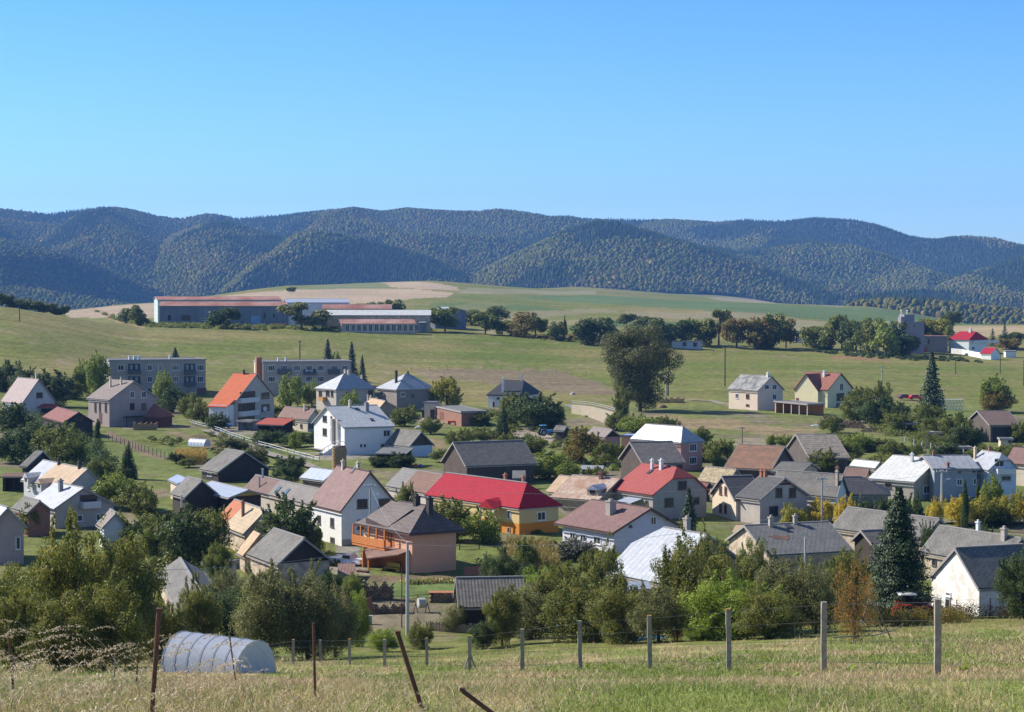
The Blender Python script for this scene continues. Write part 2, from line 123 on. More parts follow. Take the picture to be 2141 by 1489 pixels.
 {'id': 's31c', 'p': [-79.548, 304.675, 0.094, 3.932, 4.083, 2.29, 0.245, 0.0, 0.0, 0.013, 0.0], 'oh': 0.35, 'ends': 'mm', 'roof': 'rust', 'wall': 'wood_dark', 'win': [], 'chim': [], 'label': 'open shelter with thin rusty roof at the left edge by the silver-beige roof', 'cat': 'shelter', 'name': 'garden_shelter', 'dd': 0, 'open': 1},
 {'id': 'h31d', 'p': [-60.488, 261.575, -0.908, 8.885, 8.874, 2.581, 2.695, 0.0, 0.0, -0.143, -0.028], 'oh': 0.35, 'ends': 'gg', 'roof': 'silver_seam', 'wall': 'cream_grey', 'win': [['b', -0.67, 2.44, 1.73, 4.21, 'dark'], ['b', -1.75, 0.63, -0.29, 1.55, 'frame'], ['b', 1.52, 0.57, 2.93, 1.55, 'frame'], ['n', -1.33, 1.08, -0.55, 1.81, 'frame'], ['n', 1.31, 0.95, 2.39, 1.74, 'frame']], 'chim': [[-0.04, -1.5, 5.85, 0.51, 'grey']], 'label': 'grey rendered house with a ribbed silver roof and gable balcony at the left', 'cat': 'house', 'name': 'house', 'dd': 0, 'balc': [['b', -0.67, 2.44, 1.73, 3.36, 'w']]},
 {'id': 's31e', 'p': [-50.494, 239.635, -1.202, 4.462, 3.076, 2.399, 1.837, 0.0, 0.0, 0.056, 0.093], 'oh': 0.35, 'ends': 'gg', 'roof': 'greybrown_tile', 'wall': 'bluewhite', 'win': [], 'chim': [], 'label': 'small annex with a brown-grey roof in front of the ribbed silver roof house', 'cat': 'annex', 'name': 'house_annex', 'dd': 0},
 {'id': 'h31f', 'p': [-63.439, 251.839, -0.98, 5.992, 3.604, 2.998, 1.475, 0.0, 0.0, 0.006, -0.011], 'oh': 0.35, 'ends': 'gg', 'roof': 'grey_tile', 'wall': 'brick', 'win': [], 'chim': [], 'label': 'small brick outbuilding with a grey roof behind the near orchard tree', 'cat': 'outbuilding', 'name': 'outbuilding', 'dd': 0},
 {'id': 'h31g', 'p': [-62.077, 228.118, -1.021, 11.165, 4.481, 4.189, 2.393, 0.0, 0.0, -0.347, 0.003], 'oh': 0.35, 'ends': 'gg', 'roof': 'silver_sheet', 'wall': 'pinkgrey', 'win': [['b', 0.97, 1.53, 1.51, 3.01, 'frame']], 'chim': [], 'label': 'large grey-pink house cut off by the left edge of the picture', 'cat': 'house', 'name': 'house', 'dd': 0},
 {'id': 'h32', 'p': [27.783, 340.972, -0.813, 12.229, 6.107, 5.09, 2.722, 1.721, 1.721, -0.048, -0.135], 'oh': 0.35, 'ends': 'hh', 'roof': 'silver_seam', 'wall': 'pink', 'win': [['b', -0.65, 3.34, 1.25, 4.73, 'white'], ['b', -0.64, 1.04, 1.26, 2.38, 'white']], 'chim': [[-0.23, -0.03, 8.15, 0.35, 'dark'], [2.47, 0.08, 8.14, 0.35, 'brick']], 'label': 'pink two-storey house with a pale grey-white metal hip roof', 'cat': 'house', 'name': 'house', 'dd': 0},
 {'id': 's32b', 'p': [23.563, 378.902, -0.332, 2.61, 4.0, 3.0, 0.0, 0.0, 0.0, -0.0, 0.0], 'oh': 0, 'ends': 'ff', 'roof': 'blue_sheet', 'wall': 'peach', 'win': [], 'chim': [], 'label': 'small peach annex with a flat pale blue roof left of the pink house', 'cat': 'annex', 'name': 'house_annex', 'dd': 0},
 {'id': 'h33', 'p': [17.796, 369.022, -1.152, 8.08, 3.924, 3.637, 1.478, 0.0, 0.0, 0.023, -0.056], 'oh': 0.35, 'ends': 'gg', 'roof': 'greybrown_tile', 'wall': 'pink', 'win': [['b', -1.29, 0.32, -0.41, 1.99, 'dark']], 'chim': [], 'label': 'small pink cottage with a grey-brown roof beside the reddish tree', 'cat': 'cottage', 'name': 'cottage', 'dd': 0, 'gab': 'wood_dark'},
 {'id': 'b34', 'p': [23.5, 320.912, 0.25, 7.493, 10.108, 3.207, 3.187, 0.0, 0.0, 0.105, 0.024], 'oh': 0.35, 'ends': 'gg', 'roof': 'shingle_grey', 'wall': 'wood_brown', 'win': [], 'chim': [], 'label': 'wooden barn with a mossy grey shingle roof in front of the pink house', 'cat': 'barn', 'name': 'barn', 'dd': 0},
 {'id': 'h35', 'p': [20.872, 269.118, -0.96, 9.541, 9.889, 3.725, 3.508, 0.0, 1.978, -0.073, 0.075], 'oh': 0.35, 'ends': 'gk', 'roof': 'red_seam', 'wall': 'grey_pale', 'win': [['b', -0.37, 4.04, 1.15, 5.37, 'dark'], ['b', -2.63, 1.86, -1.15, 3.11, 'dark'], ['b', 2.32, 1.99, 3.32, 2.97, 'dark'], ['n', 2.8, 2.16, 3.43, 2.8, 'dark']], 'chim': [[-1.37, -0.26, 7.78, 0.36, 'whitecap'], [0.42, -0.06, 7.9, 0.47, 'whitecap']], 'label': 'grey house with a red standing-seam half-hip roof and two white chimneys', 'cat': 'house', 'name': 'house', 'dd': 0, 'sky': [[-0.99, -0.9, 0.59]], 'pcan': 1},
 {'id': 'h36', 'p': [11.933, 273.007, -0.581, 7.986, 10.191, 2.508, 2.792, 0.0, 0.0, -0.102, 0.029], 'oh': 0.35, 'ends': 'gg', 'roof': 'rust_light', 'wall': 'cream_old', 'win': [], 'chim': [[1.1, -0.23, 5.81, 0.45, 'brick']], 'label': 'long low cottage under a pale rusty metal roof with one grey dormer', 'cat': 'cottage', 'name': 'cottage', 'dd': 0, 'dorm': [[2.45, -2.67]]},
 {'id': 'h36b', 'p': [7.83, 279.894, -0.836, 2.292, 5.74, 2.497, 2.221, 0.0, 0.0, 0.008, -0.005], 'oh': 0.35, 'ends': 'gg', 'roof': 'beige_metal', 'wall': 'cream_old', 'win': [], 'chim': [], 'label': 'short beige roofed outbuilding next to the blue tarpaulin', 'cat': 'outbuilding', 'name': 'outbuilding', 'dd': 0},
 {'id': 'h37', 'p': [13.361, 235.4, -0.945, 11.622, 10.214, 2.904, 2.744, 0.0, 0.0, -0.213, 0.011], 'oh': 0.7, 'ends': 'gg', 'roof': 'brown_metal', 'wall': 'lilac', 'win': [['b', 0.49, 3.41, 1.33, 4.47, 'frame'], ['b', 2.68, 3.98, 3.0, 4.4, 'dark'], ['b', -2.41, 3.31, -2.02, 3.6, 'dark'], ['n', 1.13, 1.02, 2.59, 1.93, 'frame'], ['n', -1.5, 1.07, -0.35, 1.92, 'frame'], ['n', -3.59, 1.13, -2.43, 1.92, 'frame']], 'chim': [[0.95, -1.93, 6.03, 0.87, 'creamgrey']], 'label': 'white bungalow with a wide plain brown roof and a broad cream chimney', 'cat': 'bungalow', 'name': 'bungalow', 'dd': 0},
 {'id': 'h38', 'p': [17.569, 196.611, -0.971, 9.638, 13.434, 2.62, 4.495, 2.687, 0.0, 0.083, -0.053], 'oh': 0.35, 'ends': 'kg', 'roof': 'white_seam', 'wall': 'cream_old', 'win': [], 'chim': [[0.81, -0.02, 8.16, 0.59, 'creamgrey']], 'label': 'big old house under a ribbed white metal roof partly behind apple trees', 'cat': 'house', 'name': 'house', 'dd': 0},
 {'id': 's38b', 'p': [12.495, 188.275, 0.209, 2.463, 1.5, 2.035, 0.516, 0.0, 0.0, -0.048, 0.0], 'oh': 0.35, 'ends': 'mm', 'roof': 'silver_sheet', 'wall': 'wood_dark', 'win': [], 'chim': [], 'label': 'low lean-to with a grey sheet roof below the ribbed white roof', 'cat': 'lean-to', 'name': 'lean_to_shed', 'dd': 0},
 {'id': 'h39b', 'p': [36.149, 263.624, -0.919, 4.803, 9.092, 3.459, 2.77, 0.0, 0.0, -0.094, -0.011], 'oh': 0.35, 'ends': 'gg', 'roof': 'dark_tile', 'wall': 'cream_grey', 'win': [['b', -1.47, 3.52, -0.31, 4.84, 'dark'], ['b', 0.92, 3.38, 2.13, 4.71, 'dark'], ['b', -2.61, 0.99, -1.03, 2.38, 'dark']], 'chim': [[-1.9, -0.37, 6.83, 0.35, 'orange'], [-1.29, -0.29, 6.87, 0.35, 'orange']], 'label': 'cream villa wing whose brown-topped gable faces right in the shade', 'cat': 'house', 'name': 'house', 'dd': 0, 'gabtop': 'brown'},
 {'id': 'h39a', 'p': [31.552, 267.346, 0.277, 4.529, 8.728, 3.034, 2.92, 0.0, 0.0, 0.035, -0.001], 'oh': 0.35, 'ends': 'gg', 'roof': 'dark_tile', 'wall': 'cream', 'win': [['a', 0.64, 3.22, 1.57, 4.44, 'brown'], ['a', -1.05, 3.33, -0.21, 4.52, 'brown'], ['a', 0.68, 0.7, 1.54, 1.9, 'brown'], ['a', -1.01, 0.79, -0.17, 2.0, 'brown']], 'chim': [], 'label': 'cream villa wing with a sunlit gable of four narrow brown windows', 'cat': 'house', 'name': 'house', 'dd': 0, 'gabtop': 'brown'},
 {'id': 'h40', 'p': [42.143, 269.17, -0.68, 10.518, 6.409, 3.394, 2.902, 0.0, 0.0, 0.232, -0.032], 'oh': 0.35, 'ends': 'gg', 'roof': 'grey_tile', 'wall': 'white', 'win': [], 'chim': [[4.76, -1.45, 7.24, 0.43, 'brick'], [4.76, -1.63, 6.71, 0.35, 'cream']], 'label': 'white house under a long light grey roof behind the yellow street trees', 'cat': 'house', 'name': 'house', 'dd': 0},
 {'id': 'h40b', 'p': [50.355, 271.662, 0.041, 7.124, 7.49, 3.196, 2.218, 0.0, 4.125, -0.209, -0.003], 'oh': 0.35, 'ends': 'gh', 'roof': 'dark_tile', 'wall': 'grey', 'win': [], 'chim': [], 'label': 'hip roof darkened in colour for its shaded slope, joined to the right end of the long light grey roof', 'cat': 'house', 'name': 'house', 'dd': 0},  # shade of this slope put into darker roof tiles
 {'id': 'h40c', 'p': [45.994, 308.621, -0.376, 4.837, 8.751, 2.808, 1.229, 0.0, 0.0, -0.136, 0.032], 'oh': 0.35, 'ends': 'gg', 'roof': 'grey_tile', 'wall': 'cream_old', 'win': [], 'chim': [], 'label': 'small grey roof between the orange-brown barn and the long grey roof', 'cat': 'outbuilding', 'name': 'outbuilding', 'dd': 0},
 {'id': 'b41', 'p': [41.576, 319.353, -0.502, 8.289, 14.315, 2.625, 3.228, 0.0, 0.0, 0.084, 0.056], 'oh': 0.35, 'ends': 'gg', 'roof': 'rusttile', 'wall': 'wood_brown', 'win': [], 'chim': [], 'label': 'low barn with a large orange-brown weathered tile roof', 'cat': 'barn', 'name': 'barn', 'dd': 0},
 {'id': 'b42', 'p': [54.321, 339.698, -0.08, 7.003, 19.046, 2.865, 3.252, 0.0, 0.0, 0.155, 0.06], 'oh': 0.35, 'ends': 'gg', 'roof': 'shingle_moss', 'wall': 'wood_greybrown', 'win': [], 'chim': [], 'label': 'old barn with a mossy dark roof and tall weathered board gable', 'cat': 'barn', 'name': 'barn', 'dd': 0},
 {'id': 'h43', 'p': [32.214, 292.976, -0.808, 6.044, 4.908, 2.498, 2.175, 0.0, 0.0, 0.051, -0.022], 'oh': 0.35, 'ends': 'gg', 'roof': 'yellow_metal', 'wall': 'cream_old', 'win': [], 'chim': [], 'label': 'low shed with a spotted straw-yellow sheet roof beside the red seamed roof', 'cat': 'shed', 'name': 'shed', 'dd': 0},
 {'id': 's44a', 'p': [59.046, 316.664, -0.937, 5.769, 2.556, 2.597, 1.039, 0.0, 0.0, 0.022, -0.012], 'oh': 0.35, 'ends': 'gg', 'roof': 'white_metal', 'wall': 'cream_old', 'win': [], 'chim': [], 'label': 'low white sheet roof behind the spruce left of the white roofed house', 'cat': 'outbuilding', 'name': 'outbuilding', 'dd': 0},
 {'id': 's44b', 'p': [54.567, 300.738, -0.513, 3.682, 3.603, 2.597, 1.348, 0.0, 0.0, 0.014, -0.003], 'oh': 0.35, 'ends': 'gg', 'roof': 'pinkbrown_tile', 'wall': 'cream_old', 'win': [], 'chim': [], 'label': 'short pinkish tile roof between two grey roofs and the white roof', 'cat': 'outbuilding', 'name': 'outbuilding', 'dd': 0},
 {'id': 'h45', 'p': [61.301, 293.436, -0.773, 8.277, 9.516, 3.008, 3.236, 0.0, 1.903, -0.066, 0.153], 'oh': 0.35, 'ends': 'gk', 'roof': 'white_metal', 'wall': 'creamgrey', 'win': [['b', -0.15, 3.4, 1.33, 4.68, 'frame'], ['b', -2.07, 0.94, -0.36, 2.25, 'frame'], ['b', 1.49, 0.68, 2.19, 2.11, 'frame'], ['n', -1.27, 1.68, -0.24, 2.56, 'dark']], 'chim': [[0.29, 0.09, 6.62, 0.4, 'whitecap']], 'label': 'grey and cream house with a bright white half-hip roof at the right', 'cat': 'house', 'name': 'house', 'dd': 0},
 {'id': 'h46a', 'p': [66.514, 292.029, 0.03, 7.162, 8.585, 4.999, 1.632, 0.0, 0.0, 0.114, 0.021], 'oh': 0.35, 'ends': 'gg', 'roof': 'silver_seam', 'wall': 'bluegrey', 'win': [['n', 0.14, 2.37, 1.05, 3.42, 'frame'], ['n', 2.71, 2.51, 3.15, 3.44, 'frame'], ['n', 0.35, 4.3, 0.79, 4.56, 'dark'], ['n', 2.55, 4.35, 2.99, 4.61, 'dark']], 'chim': [[-1.86, 0.12, 6.95, 0.35, 'brick'], [-1.14, -3.89, 5.61, 0.35, 'brick']], 'label': 'long blue-grey house with a pale ribbed roof between two white roofed houses', 'cat': 'house', 'name': 'house', 'dd': 0},
 {'id': 'h46b', 'p': [73.37, 291.242, -1.277, 6.73, 5.476, 4.795, 2.428, 0.0, 1.095, 0.02, 0.048], 'oh': 0.35, 'ends': 'gk', 'roof': 'silver_seam', 'wall': 'bluewhite', 'win': [['b', -1.48, 5.17, 0.27, 6.48, 'frame'], ['b', -0.21, 3.08, 1.47, 3.82, 'grey']], 'chim': [[-2.87, -1.26, 7.56, 0.35, 'cream'], [-1.25, 0.3, 7.8, 0.35, 'brick']], 'label': 'white house coloured bluish as in shade, with a white balcony and metal roof at the right', 'cat': 'house', 'name': 'house', 'dd': 0, 'balc': [['b', -1.55, 4.2, 1.62, 5.0, 'w']]},  # bluish tint of shade put into the white wall colour
 {'id': 'h47', 'p': [84.737, 312.392, -0.858, 5.628, 5.94, 3.594, 2.499, 0.0, 0.0, 0.058, -0.021], 'oh': 0.35, 'ends': 'gg', 'roof': 'brown_metal', 'wall': 'cream', 'win': [], 'chim': [], 'label': 'cream house with a plain maroon roof cut off at the right edge', 'cat': 'house', 'name': 'house', 'dd': 0},
 {'id': 'h48a', 'p': [31.477, 216.787, 0.348, 10.793, 13.172, 2.811, 2.435, 0.0, 0.0, -0.105, 0.036], 'oh': 0.35, 'ends': 'gg', 'roof': 'shingle_dark', 'wall': 'cream_old', 'win': [], 'chim': [[-2.22, -0.02, 5.96, 0.52, 'creamgrey'], [0.99, 0.27, 5.96, 0.44, 'creamgrey']], 'label': 'broad dark grey slate roof with a rusty hole and open skylight', 'cat': 'house', 'name': 'house', 'dd': 0, 'sky': [[-0.21, -0.43, 0.66]], 'patch': [-2.33, -2.78, 4.3]},
 {'id': 's48d', 'p': [27.889, 233.055, -0.314, 1.5, 3.124, 2.504, 0.53, 0.0, 0.0, 0.041, 0.0], 'oh': 0.35, 'ends': 'mm', 'roof': 'beige_metal', 'wall': 'white', 'win': [], 'chim': [], 'label': 'small white walled annex against the dark slate roof', 'cat': 'annex', 'name': 'house_annex', 'dd': 0},
 {'id': 'h48b', 'p': [46.236, 230.911, -0.946, 14.871, 6.033, 2.593, 2.42, 0.0, 0.0, -0.044, -0.015], 'oh': 0.35, 'ends': 'gg', 'roof': 'grey_tile', 'wall': 'cream_old', 'win': [], 'chim': [], 'label': 'long light grey roof behind the tall near spruce', 'cat': 'cottage', 'name': 'cottage', 'dd': 0},
 {'id': 'h48c', 'p': [42.025, 221.714, 0.332, 2.865, 4.893, 2.4, 1.491, 0.0, 0.0, 0.059, 0.041], 'oh': 0.35, 'ends': 'gg', 'roof': 'wood_grey', 'wall': 'wood_dark', 'win': [], 'chim': [], 'label': 'small plank-roofed shed just left of the tall near spruce', 'cat': 'shed', 'name': 'shed', 'dd': 0},
 {'id': 'h49', 'p': [50.098, 203.598, -1.053, 12.31, 6.762, 2.794, 2.641, 0.0, 0.0, 0.116, -0.011], 'oh': 0.35, 'ends': 'gg', 'roof': 'grey_tile', 'wall': 'stone_cream', 'win': [['n', -4.49, 1.46, -3.78, 2.19, 'dark']], 'chim': [[-0.44, 0.09, 6.28, 0.35, 'whitecap'], [4.01, -0.5, 6.12, 0.55, 'creamgrey']], 'label': 'cream stone cottage with a long light grey roof behind the white cottage', 'cat': 'cottage', 'name': 'cottage', 'dd': 0},
 {'id': 'h50', 'p': [40.062, 159.903, 0.339, 6.716, 6.822, 2.919, 2.934, 0.0, 0.0, 0.062, -0.023], 'oh': 0.12, 'ends': 'gg', 'roof': 'shingle_dark', 'wall': 'white_old', 'win': [['a', 0.72, 4.52, 0.87, 4.93, 'dark'], ['a', -0.2, 4.54, -0.04, 4.94, 'dark'], ['a', 0.52, 1.6, 1.27, 1.96, 'frame'], ['a', 0.56, 0.37, 1.26, 1.41, 'grey']], 'chim': [], 'label': 'white gabled cottage with a dark roof near the orchard fence at the right', 'cat': 'cottage', 'name': 'cottage', 'dd': 0},
 {'id': 'h51a', 'p': [64.559, 505.472, -0.913, 11.399, 9.725, 5.556, 3.781, 0.0, 0.0, -0.037, 0.023], 'oh': 0.35, 'ends': 'gg', 'roof': 'grey_moss', 'wall': 'peachwhite', 'win': [['n', -2.86, 3.19, -1.68, 4.52, 'frame'], ['n', 1.1, 3.32, 2.35, 4.53, 'brown'], ['n', 1.12, 1.3, 2.36, 1.85, 'brown'], ['b', -2.04, 5.72, -0.47, 7.07, 'frame'], ['b', 0.77, 5.63, 2.28, 6.99, 'frame'], ['b', 0.79, 3.0, 2.18, 4.44, 'frame']], 'chim': [[4.6, -0.13, 9.98, 0.67, 'whitecap']], 'label': 'cream house with a blotchy grey roof standing on the upper meadow edge', 'cat': 'house', 'name': 'house', 'dd': 0},
 {'id': 's51c', 'p': [72.972, 484.956, -1.1, 14.207, 4.928, 3.245, 0.0, 0.0, 0.0, -0.001, 0.0], 'oh': 0, 'ends': 'ff', 'roof': 'felt', 'wall': 'wood_orange', 'win': [], 'chim': [], 'label': 'open garden pavilion of orange timber with white posts', 'cat': 'pavilion', 'name': 'garden_pavilion', 'dd': 0, 'open': 1},
 {'id': 'h51b', 'p': [85.112, 520.953, -0.817, 11.628, 10.935, 4.967, 4.381, 0.0, 0.0, -0.051, 0.008], 'oh': 0.35, 'ends': 'gg', 'roof': 'brick_metal', 'wall': 'yellowcream', 'win': [['b', -0.16, 4.5, 1.33, 6.52, 'white'], ['b', -1.44, 1.83, 1.75, 3.88, 'dark'], ['b', -1.51, -0.33, 2.87, 1.3, 'grey']], 'chim': [[1.09, -1.2, 9.65, 0.64, 'whitecap']], 'label': 'pale yellow house with a red-brown roof and steep cross gable on the meadow edge', 'cat': 'house', 'name': 'house', 'dd': 0, 'crossg': 1},
 {'id': 'b52', 'p': [102.26, 405.041, 0.113, 6.83, 14.06, 3.63, 2.503, 0.0, 0.0, -0.014, 0.044], 'oh': 0.35, 'ends': 'gg', 'roof': 'brown_tile2', 'wall': 'wood_greybrown', 'win': [], 'chim': [], 'label': 'old plank barn with a brown roof and open dark front at the right', 'cat': 'barn', 'name': 'barn', 'dd': 0, 'openn': 1},
 {'id': 's52b', 'p': [87.005, 424.356, 0.046, 5.065, 4.0, 2.2, 0.0, 0.0, 0.0, -0.0, 0.0], 'oh': 0, 'ends': 'ff', 'roof': 'felt', 'wall': 'wood_grey', 'win': [], 'chim': [], 'label': 'open lean-to shelter of grey boards below the orchard at the right', 'cat': 'shelter', 'name': 'garden_shelter', 'dd': 0, 'open': 1},
 {'id': 's52c', 'p': [91.089, 407.426, -0.419, 3.7, 2.0, 1.4, 0.0, 0.0, 0.0, -0.0, 0.0], 'oh': 0, 'ends': 'ff', 'roof': 'white_metal', 'wall': 'wood_grey', 'win': [], 'chim': [], 'label': 'low wood store with a thin white roof in the right garden', 'cat': 'wood store', 'name': 'wood_store', 'dd': 0},
 {'id': 's52d', 'p': [99.792, 385.629, -0.1, 2.284, 3.0, 1.8, 0.0, 0.0, 0.0, -0.0, 0.0], 'oh': 0, 'ends': 'ff', 'roof': 'felt', 'wall': 'cream', 'win': [['n', 0.32, 1.05, 1.04, 1.6, 'dark']], 'chim': [], 'label': 'tiny cream hut beside the open plank barn', 'cat': 'hut', 'name': 'garden_hut', 'dd': 0},
 {'id': 'f0', 'p': [-136.676, 885.113, -0.03, 57.504, 19.852, 10.936, 1.455, 0.0, 0.0, 0.303, 0.015], 'oh': 0.35, 'ends': 'gg', 'roof': 'rust_red', 'wall': 'whitegreen', 'win': [], 'chim': [], 'label': 'rear long farm shed with a low rusty red roof', 'cat': 'farm shed', 'name': 'farm_shed', 'dd': 30},
 {'id': 'f1', 'p': [-128.121, 854.989, -0.075, 58.657, 11.957, 8.437, 1.934, 0.0, 0.0, 0.075, -0.02], 'oh': 0.35, 'ends': 'gg', 'roof': 'rust_red', 'wall': 'bluegrey_sheet', 'win': [['n', -25.27, 2.15, -23.82, 4.3, 'brown'], ['n', -19.09, 1.95, -15.09, 4.31, 'brown'], ['n', 12.26, 0.56, 16.45, 3.99, 'blue'], ['n', -10.0, 1.82, -8.55, 2.89, 'frame'], ['n', -8.19, 1.68, -7.1, 2.68, 'frame'], ['n', 17.91, 2.92, 18.99, 5.42, 'dark'], ['n', 22.24, 3.29, 22.97, 5.07, 'dark']], 'chim': [], 'label': 'front long farm shed with rusty red roof and blue-grey walls', 'cat': 'farm shed', 'name': 'farm_shed', 'dd': 0},
 {'id': 'f2', 'p': [-57.316, 818.261, -0.051, 45.507, 11.865, 6.648, 2.213, 0.0, 0.0, 0.09, -0.0], 'oh': 0.35, 'ends': 'gg', 'roof': 'white_metal', 'wall': 'cream_old', 'win': [['n', -24.01, 1.84, -21.94, 3.9, 'dark']], 'chim': [], 'label': 'long farm building with a pale whitish metal roof', 'cat': 'farm building', 'name': 'farm_building', 'dd': 0},
 {'id': 'f3', 'p': [-57.973, 824.85, -0.025, 32.664, 10.248, 3.92, 1.744, 0.0, 0.0, 0.291, 0.0], 'oh': 0.35, 'ends': 'mm', 'roof': 'rust_red', 'wall': 'cream_old', 'win': [['n', -13.95, 0.74, -12.15, 3.5, 'frame'], ['n', -11.52, 0.74, -9.72, 3.5, 'frame'], ['n', -9.1, 0.74, -7.3, 3.51, 'frame'], ['n', -6.68, 0.74, -4.88, 3.51, 'frame'], ['n', -4.25, 0.74, -2.45, 3.51, 'frame'], ['n', -1.83, 0.75, -0.03, 3.51, 'frame'], ['n', 0.59, 0.75, 2.39, 3.51, 'frame'], ['n', 3.01, 0.75, 4.81, 3.51, 'frame'], ['n', 5.43, 0.75, 7.23, 3.51, 'frame'], ['n', 7.86, 0.75, 9.65, 3.51, 'frame'], ['n', 10.28, 0.75, 12.07, 3.51, 'frame'], ['n', 12.7, 0.75, 14.49, 3.52, 'frame'], ['n', 15.12, 0.76, 16.91, 3.52, 'frame']], 'chim': [], 'label': 'farm annex with a row of windows under a sloping rusty red roof', 'cat': 'farm annex', 'name': 'farm_annex', 'dd': 0},
 {'id': 'f4', 'p': [-87.558, 854.665, -0.033, 28.284, 15.784, 10.064, 1.616, 0.0, 0.0, 0.247, 0.014], 'oh': 0.35, 'ends': 'gg', 'roof': 'silver_sheet', 'wall': 'bluewhite', 'win': [], 'chim': [], 'label': 'farm hall with a silver roof behind the front sheds', 'cat': 'farm hall', 'name': 'farm_hall', 'dd': 28},
 {'id': 'f5', 'p': [-67.801, 837.783, -0.046, 30.441, 10.501, 8.277, 1.929, 0.0, 0.0, 0.096, 0.003], 'oh': 0.35, 'ends': 'gg', 'roof': 'rust_red', 'wall': 'cream_old', 'win': [], 'chim': [], 'label': 'farm building with a rust red roof between silver and white roofs', 'cat': 'farm building', 'name': 'farm_building', 'dd': 16},
 {'id': 'f6', 'p': [-30.242, 856.312, -0.879, 9.79, 17.302, 7.585, 1.776, 0.0, 0.0, -0.068, 0.052], 'oh': 0.35, 'ends': 'gg', 'roof': 'silver_sheet', 'wall': 'bluegrey_sheet', 'win': [], 'chim': [], 'label': 'dark blue-grey barn gable at the right end of the farm', 'cat': 'barn', 'name': 'barn', 'dd': 10},
 {'id': 'f7', 'p': [-37.881, 811.568, -0.052, 3.079, 5.02, 4.469, 0.8, 0.0, 0.0, -0.0, 0.0], 'oh': 0.35, 'ends': 'mm', 'roof': 'white_metal', 'wall': 'bluegrey_sheet', 'win': [], 'chim': [], 'label': 'small blue-grey hut at the right end of the farm', 'cat': 'hut', 'name': 'farm_hut', 'dd': 0},
 {'id': 'g1', 'p': [166.91, 810.352, 0.288, 10.46, 12.021, 12.942, 0.0, 0.0, 0.0, 0.059, 0.0], 'oh': 0, 'ends': 'ff', 'roof': 'felt', 'wall': 'mauvegrey', 'win': [['n', 0.3, 11.14, 1.05, 11.72, 'dark']], 'chim': [], 'label': 'tall windowless mauve-grey block with rooftop vents behind the far trees', 'cat': 'block', 'name': 'concrete_block', 'dd': 8, 'top21': 1},
 {'id': 'g2', 'p': [180.867, 822.848, -0.14, 12.542, 10.077, 6.797, 0.0, 0.0, 0.0, 0.001, 0.0], 'oh': 0, 'ends': 'ff', 'roof': 'brick_rim', 'wall': 'greybrown', 'win': [['n', -5.0, 3.59, -4.22, 5.49, 'frame'], ['n', -3.54, 3.6, -2.69, 5.5, 'frame'], ['n', -2.02, 3.6, -1.34, 5.5, 'dark'], ['n', -4.53, -0.21, -2.33, 1.87, 'redd']], 'chim': [], 'label': 'flat-roofed grey-brown building beside the white and red villa', 'cat': 'building', 'name': 'flat_roofed_building', 'dd': 0, 'bx': 1},
 {'id': 'g3', 'p': [197.094, 825.218, -0.828, 10.947, 13.968, 5.613, 3.396, 1.323, 1.323, -0.048, -0.017], 'oh': 0.35, 'ends': 'hh', 'roof': 'red_tile', 'wall': 'white_green', 'win': [['b', -3.99, 5.12, -2.87, 6.34, 'dark'], ['b', 1.09, 5.38, 2.79, 6.42, 'dark'], ['b', -4.5, 1.5, -2.81, 2.36, 'dark']], 'chim': [[1.52, -0.66, 10.04, 1.0, 'whitecap']], 'label': 'white and green villa with a red hip roof on the far right meadow', 'cat': 'villa', 'name': 'villa', 'dd': 0, 'balc': [['b', -5.1, 3.95, 13.14, 5.17, 'w']]},
 {'id': 'g4', 'p': [194.509, 776.528, -0.884, 5.641, 6.432, 2.401, 2.413, 0.0, 0.0, -0.005, 0.003], 'oh': 0.35, 'ends': 'gg', 'roof': 'red_tile', 'wall': 'white_green', 'win': [], 'chim': [], 'label': 'small red-roofed garage below the white and green villa', 'cat': 'garage', 'name': 'garage', 'dd': 0},
 {'id': 'g5', 'p': [72.541, 791.895, -0.207, 12.189, 4.957, 2.921, 0.0, 0.0, 0.0, -0.0, 0.0], 'oh': 0, 'ends': 'ff', 'roof': 'felt', 'wall': 'greywhite', 'win': [['n', -1.51, 1.0, 0.01, 2.52, 'dark'], ['n', 2.84, 0.81, 4.44, 2.41, 'dark']], 'chim': [], 'label': 'long low whitewashed shed by the meadow tree line', 'cat': 'shed', 'name': 'shed', 'dd': 0},
 {'id': 'g6', 'p': [207.555, 795.949, -0.088, 4.277, 5.0, 2.6, 0.0, 0.0, 0.0, -0.0, 0.0], 'oh': 0, 'ends': 'ff', 'roof': 'white_metal', 'wall': 'white', 'win': [], 'chim': [], 'label': 'small white flat-roofed cabin at the far right edge', 'cat': 'cabin', 'name': 'site_cabin', 'dd': 2},
 {'id': 'g7', 'p': [132.971, 880.839, -0.059, 5.17, 7.933, 2.055, 0.0, 0.0, 0.0, 0.001, 0.0], 'oh': 0, 'ends': 'ff', 'roof': 'white_metal', 'wall': 'bluewhite', 'win': [], 'chim': [], 'label': 'far pale shed glimpsed in the gap of the tree line', 'cat': 'shed', 'name': 'shed', 'dd': 30},
 {'id': 'h52', 'p': [-1.19, 178.216, 0.104, 8.134, 6.589, 2.398, 2.242, 0.0, 0.0, -0.005, 0.007], 'oh': 0.35, 'ends': 'gg', 'roof': 'shingle_grey', 'wall': 'wood_dark', 'win': [], 'chim': [], 'label': 'low old shed with a wide grey roof below the orange rusty sheet', 'cat': 'shed', 'name': 'shed', 'dd': 0},
